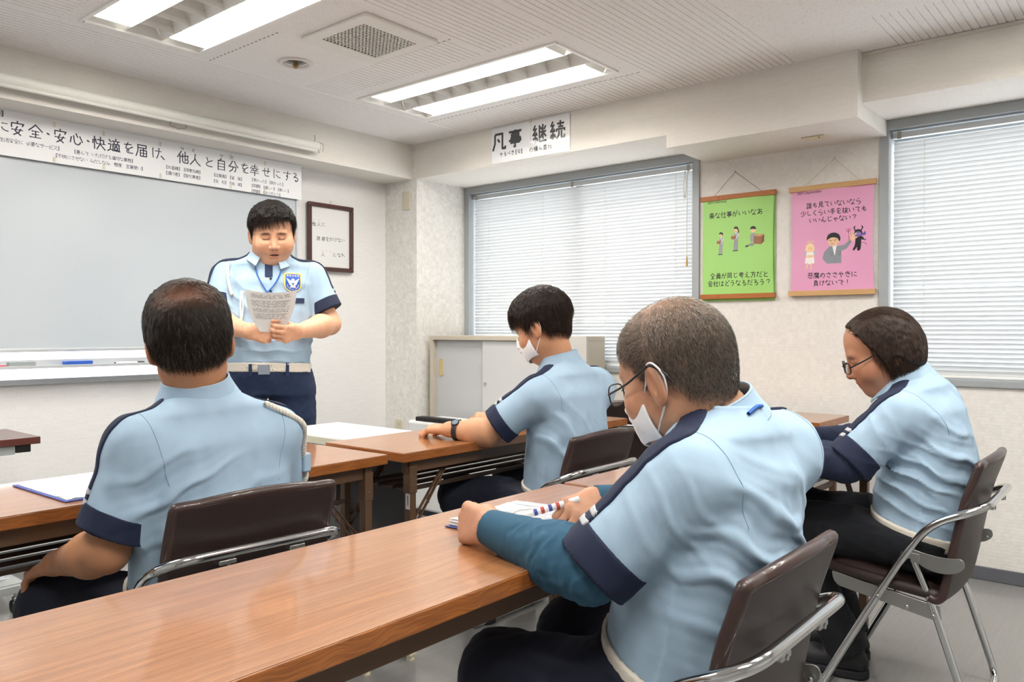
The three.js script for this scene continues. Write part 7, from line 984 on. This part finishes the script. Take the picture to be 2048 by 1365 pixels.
// speaker at the whiteboard
{
  const p = person({
    label: 'stout man standing at the whiteboard reading a printed sheet held in both hands', yaw: 2.56, yawS: 2.56, pelvis: [2.02, 0.915, -3.085], c7: [2.045, 1.440, -3.105], slump: -0.005, skin: 0xe2b08f, neckR: 0.063, w: 1.0, beltT: 0.145, beltTilt: 0.0,
    head: { c: [2.010, 1.514, -3.030], yaw: 2.62, pitch: 0.30, roll: -0.05, s: 1.02, wide: 1.07, jaw: 1.16, mouthOpen: 0.0045, beard: 0.3, cell: 0.0024, lip: 0xb2685c, brow: 0.95, browColor: 0x1f1714 }, cell: 0.006, collar: { h: 0.036, up: 0.012, open: 0.5, dip: 0.03, flare: 0.026 },
    prof: [[0, 0, .172, .13, .13], [.145, 0.01, .174, .155, .128], [.30, 0.012, .182, .165, .125], [.55, 0.006, .184, .150, .130], [.76, 0, .182, .125, .124], [.90, 0, .142, .090, .100], [1.0, 0, .080, .070, .070]],
    arms: {
      L: { s: [2.188, 1.336, -3.005], e: [2.235, 1.130, -2.925], w: [1.975, 1.095, -2.80], cut: 0.74, sr: [0.072, 0.082], w0: [1, 0.1, 0.75], er: 0.047, cuffW: 0.045, cutTilt: [0.1, 0.0, 0.05], hand: { dir: [-0.86, -0.12, 0.30], palm: [-0.45, 0.25, -0.85], curls: [[0.5, 0.3, 0.3], [0.9, 0.9, 0.5], [1.0, 1.0, 0.6], [1.1, 1.0, 0.6], [1.15, 1.0, 0.6]], spread: 0.1 } },
      R: { s: [1.902, 1.336, -3.200], e: [1.80, 1.140, -3.14], w: [1.795, 1.098, -2.885], cut: 0.74, sr: [0.072, 0.078], w0: [-1, 0.1, -0.4], er: 0.047, cuffW: 0.045, hand: { dir: [0.75, -0.18, 0.62], palm: [-0.4, 0.2, -0.85], curls: [[0.4, 0.4, 0.3], [0.9, 0.9, 0.6], [1.0, 0.9, 0.6], [1.0, 1.0, 0.6], [1.1, 1.0, 0.6]], spread: 0.1 } },
    },
    legs: { L: { hip: [2.105, 0.84, -3.03], knee: [2.135, 0.48, -3.01], ankle: [2.14, 0.09, -3.04], r: [0.100, 0.082, 0.078], shoe: [-0.4, 0.9] }, R: { hip: [1.935, 0.84, -3.14], knee: [1.90, 0.48, -3.15], ankle: [1.89, 0.09, -3.17], r: [0.100, 0.082, 0.078], shoe: [-0.65, 0.75] } },
    trouserMat: FM.trousersBlue,
    folds: [{ c: [1.90, 1.20, -3.06], d: [0.4, 0.8, 0.4], r: 0.12, a: 0.006, wl: 0.06 }, { c: [2.15, 1.05, -2.98], d: [0.2, 0.95, 0.1], r: 0.13, a: 0.006, wl: 0.05 }, { c: [1.97, 1.0, -2.97], d: [0, 1, 0], r: 0.13, a: 0.005, wl: 0.05 }],
  });
  addHair(p, { line: [[0, 0.082], [20, 0.076], [40, 0.074], [60, 0.052], [80, -0.018], [94, 0.026], [112, -0.02], [140, -0.055], [180, -0.066]], wide: 1.07, soft: 0.02, thick: (x, y, z) => 0.006 + 0.012 * sstep(0.02, 0.085, y), lump: 0.4, count: 13000, len: (l) => 0.028 + 0.035 * sstep(0.05, 0.11, l[1]), lift: 0.004, lay: 0.3, width: 0.0006, messy: 0.28, colors: [0x14100e, 0x1c1714, 0x241e1a, 0x322b27, 0x100d0b], crown: [0.02, 0.125, 0.05], flow: (l, c, j) => { const d = sub(l, c); return l[1] > 0.075 && l[2] < 0.03 ? norm([0.75 + j[0] * 0.4, -0.15 - (l[2] < -0.07 ? 0.4 : 0), -0.55]) : norm([d[0], d[1] - 0.07, d[2] * 0.6]); } });
  // things on the chest: badge, pocket trim, buttons, lanyard, white cord
  const f = p.fS, r = p.rS, raw = p.shirtRaw, chest = (lat, y, k = 0.002) => { let q = [2.03 + r[0] * lat, y, -3.09 + r[2] * lat]; for (let t = 0.30; t > 0.02; t -= 0.002) { const s = add(q, f, t); if (raw(...s) < k) return add(q, f, t + 0.002); } return q; };
  const patch = (name, l0, l1, y0, y1, nx, ny, mat, th, shape) => { const g = surf(nx, ny, (u, v) => chest(l0 + (l1 - l0) * u, y0 + (y1 - y0) * v, th)); if (shape) shape(g); return p.put(name, g, mat, p.sh); };
  const badgeMat = new THREE.MeshStandardMaterial({ map: canvasTex(300, 360, drawBadge), roughness: 0.7, alphaTest: 0.5, side: THREE.DoubleSide });
  patch('badge', -0.062, -0.138, 1.262, 1.352, 12, 12, badgeMat, 0.004);
  patch('pocket_trim', -0.040, -0.148, 1.218, 1.240, 12, 3, new THREE.MeshStandardMaterial({ color: 0x1b2a4c, roughness: 0.8, side: THREE.DoubleSide }), 0.004);
  patch('neck_facing', 0.016, -0.016, 1.33, 1.385, 6, 8, new THREE.MeshStandardMaterial({ color: 0x1b2a4c, roughness: 0.8, side: THREE.DoubleSide }), 0.003);
  for (const y of [1.322, 1.268]) { const c = chest(-0.008, y, 0.003); p.put('button', new THREE.SphereGeometry(0.0055, 12, 8).scale(1, 1, 0.5).rotateY(2.56).translate(...c), FM.button, p.sh); }
  const ln = (pts) => catTube(pts.map(([l, y]) => chest(l, y, 0.006)), 0.0028, 40, 6);
  const lan = p.put('lanyard', merge([ln([[0.055, 1.372], [0.045, 1.335], [0.026, 1.295], [0.006, 1.262]]), ln([[-0.055, 1.378], [-0.045, 1.34], [-0.022, 1.295], [0.006, 1.262]])]), FM.lanyard, p.o, 'blue neck lanyard');
  const cl = chest(0.006, 1.245, 0.008); p.put('lanyard_clip', rbox(-0.006, 0.006, -0.018, 0.014, -0.004, 0.004, 0.003).rotateY(2.56).translate(...cl), FM.mask, lan);
  p.put('shoulder_braid', braid([[0.165, 1.395], [0.168, 1.35], [0.162, 1.30], [0.150, 1.25]].map(([l, y]) => chest(l, y, 0.006)), 0.0062, 0.024), FM.cord, p.o, 'white twisted cord from the shoulder');
  p.put('whistle_cord', merge([catTube([[0.108, 1.268], [0.112, 1.255], [0.114, 1.20], [0.112, 1.15], [0.122, 1.10]].map(([l, y]) => chest(l, y, 0.007)), 0.0042, 40, 7), catTube([[0.100, 1.266], [0.106, 1.25], [0.104, 1.20], [0.108, 1.15], [0.118, 1.10]].map(([l, y]) => chest(l, y, 0.007)), 0.0036, 40, 7)]), FM.cord, p.o, 'white cord hanging from the pocket');
  const bp = (lat, k = 0.012) => { let q = add([2.03 + r[0] * lat, p.beltC[1] + 0.004, -3.09 + r[2] * lat], f, 0); for (let t = 0.32; t > 0.02; t -= 0.002) { const s = add(q, f, t); if (p.trunk(...s) < k) return s; } return q; };
  p.put('belt_buckle', rbox(-0.024, 0.024, -0.021, 0.021, -0.003, 0.003, 0.002).rotateY(2.56).translate(...bp(0.02, 0.011)), std(0x8c96a3, 0.45, { metalness: 0.4 }), p.o, 'plain steel buckle');
  for (const l of [0.075, -0.075]) p.put('belt_loop', rbox(-0.007, 0.007, -0.028, 0.028, -0.002, 0.002, 0.001).rotateY(2.56 - l * 4).translate(...bp(l, 0.011)), FM.trousersBlue, p.o);
  // the sheet he reads
  const sheetTex = canvasTex(600, 800, (g, w, h) => { g.fillStyle = '#d9d8d6'; g.fillRect(0, 0, w, h); g.fillStyle = 'rgba(60,60,66,0.75)'; for (const [a, b] of [[50, 120], [170, 300], [330, 400], [430, 540]]) for (let y = a; y < b; y += 20) { let x = 60; const end = w - 60 - hash(y, 3) * 60; while (x < end) { const l = 5 + hash(x, y) * 13; if (hash(y, x) > 0.15) g.fillRect(x, y + hash(x, y + 7) * 3, l, 7 + hash(x, 9) * 4); x += l + 4; } } });
  const pt = thing('paper_sheet', 'curved printed sheet held in both hands by the standing man', 'paper', [1.87, 1.095, -2.83]), q0 = [1.87, 1.095, -2.83];
  const sheet = surf(20, 20, (u, v) => { const a = (u - 0.5) * 2, wdt = 0.098 - 0.055 * Math.pow(1 - v, 2.2), lift = 0.155 * v, fw = 0.02 + 0.055 * v - 0.03 * a * a * v; return [0, 1, 2].map((i) => [0, lift + 0.014 * a * a * v + 0.014 * a * v * -1 * r[0] * 0, 0][i] + (-r[i]) * a * wdt + f[i] * fw); }); 
  mesh('page', sheet, new THREE.MeshStandardMaterial({ map: sheetTex, roughness: 0.7, side: THREE.DoubleSide }), pt);
}
// phone and pen
{
  const o = thing('mobile_phone', 'dark phone held in the hand of the man with the watch', 'phone', [2.335, 0.735, -2.135], 0.5); mesh('case', rbox(-0.07, 0.07, 0, 0.009, -0.034, 0.034, 0.004), std(0x1b1a1e, 0.3), o); mesh('screen', rbox(-0.064, 0.064, 0.0088, 0.0095, -0.03, 0.03, 0.001), std(0x50484a, 0.1), o);
}
{
  const o = thing('pen', 'white pen with red and blue stripes in the writing hand', 'pen', [1.215, 0.738, -0.935]); const a = [-0.03, -0.006, -0.055], b = [0.075, 0.03, 0.035], A = norm(sub(b, a)), at = (t) => mixp(a, b, t);
  mesh('barrel', cyl(at(0), at(1), 0.0062, 0.0066, 18), M.white, o); mesh('clip', [catTube([add(at(0.02), [0, 0.009, 0]), add(at(0.1), [0, 0.014, 0]), add(at(0.3), [0, 0.010, 0])], 0.0022, 20, 6)], M.white, o); mesh('button_end', cyl(at(-0.09), at(0.0), 0.004, 0.0058, 14), M.white, o);
  for (const [t, c] of [[0.34, 0x3a4aa0], [0.44, 0xb8423c], [0.55, 0x3a4aa0], [0.66, 0xb8423c], [0.78, 0x3a4aa0]]) mesh('stripe', cyl(at(t), at(t + 0.05), 0.0068, 0.0068, 18), std(c, 0.4), o);
}

renderer.render(scene, camera);
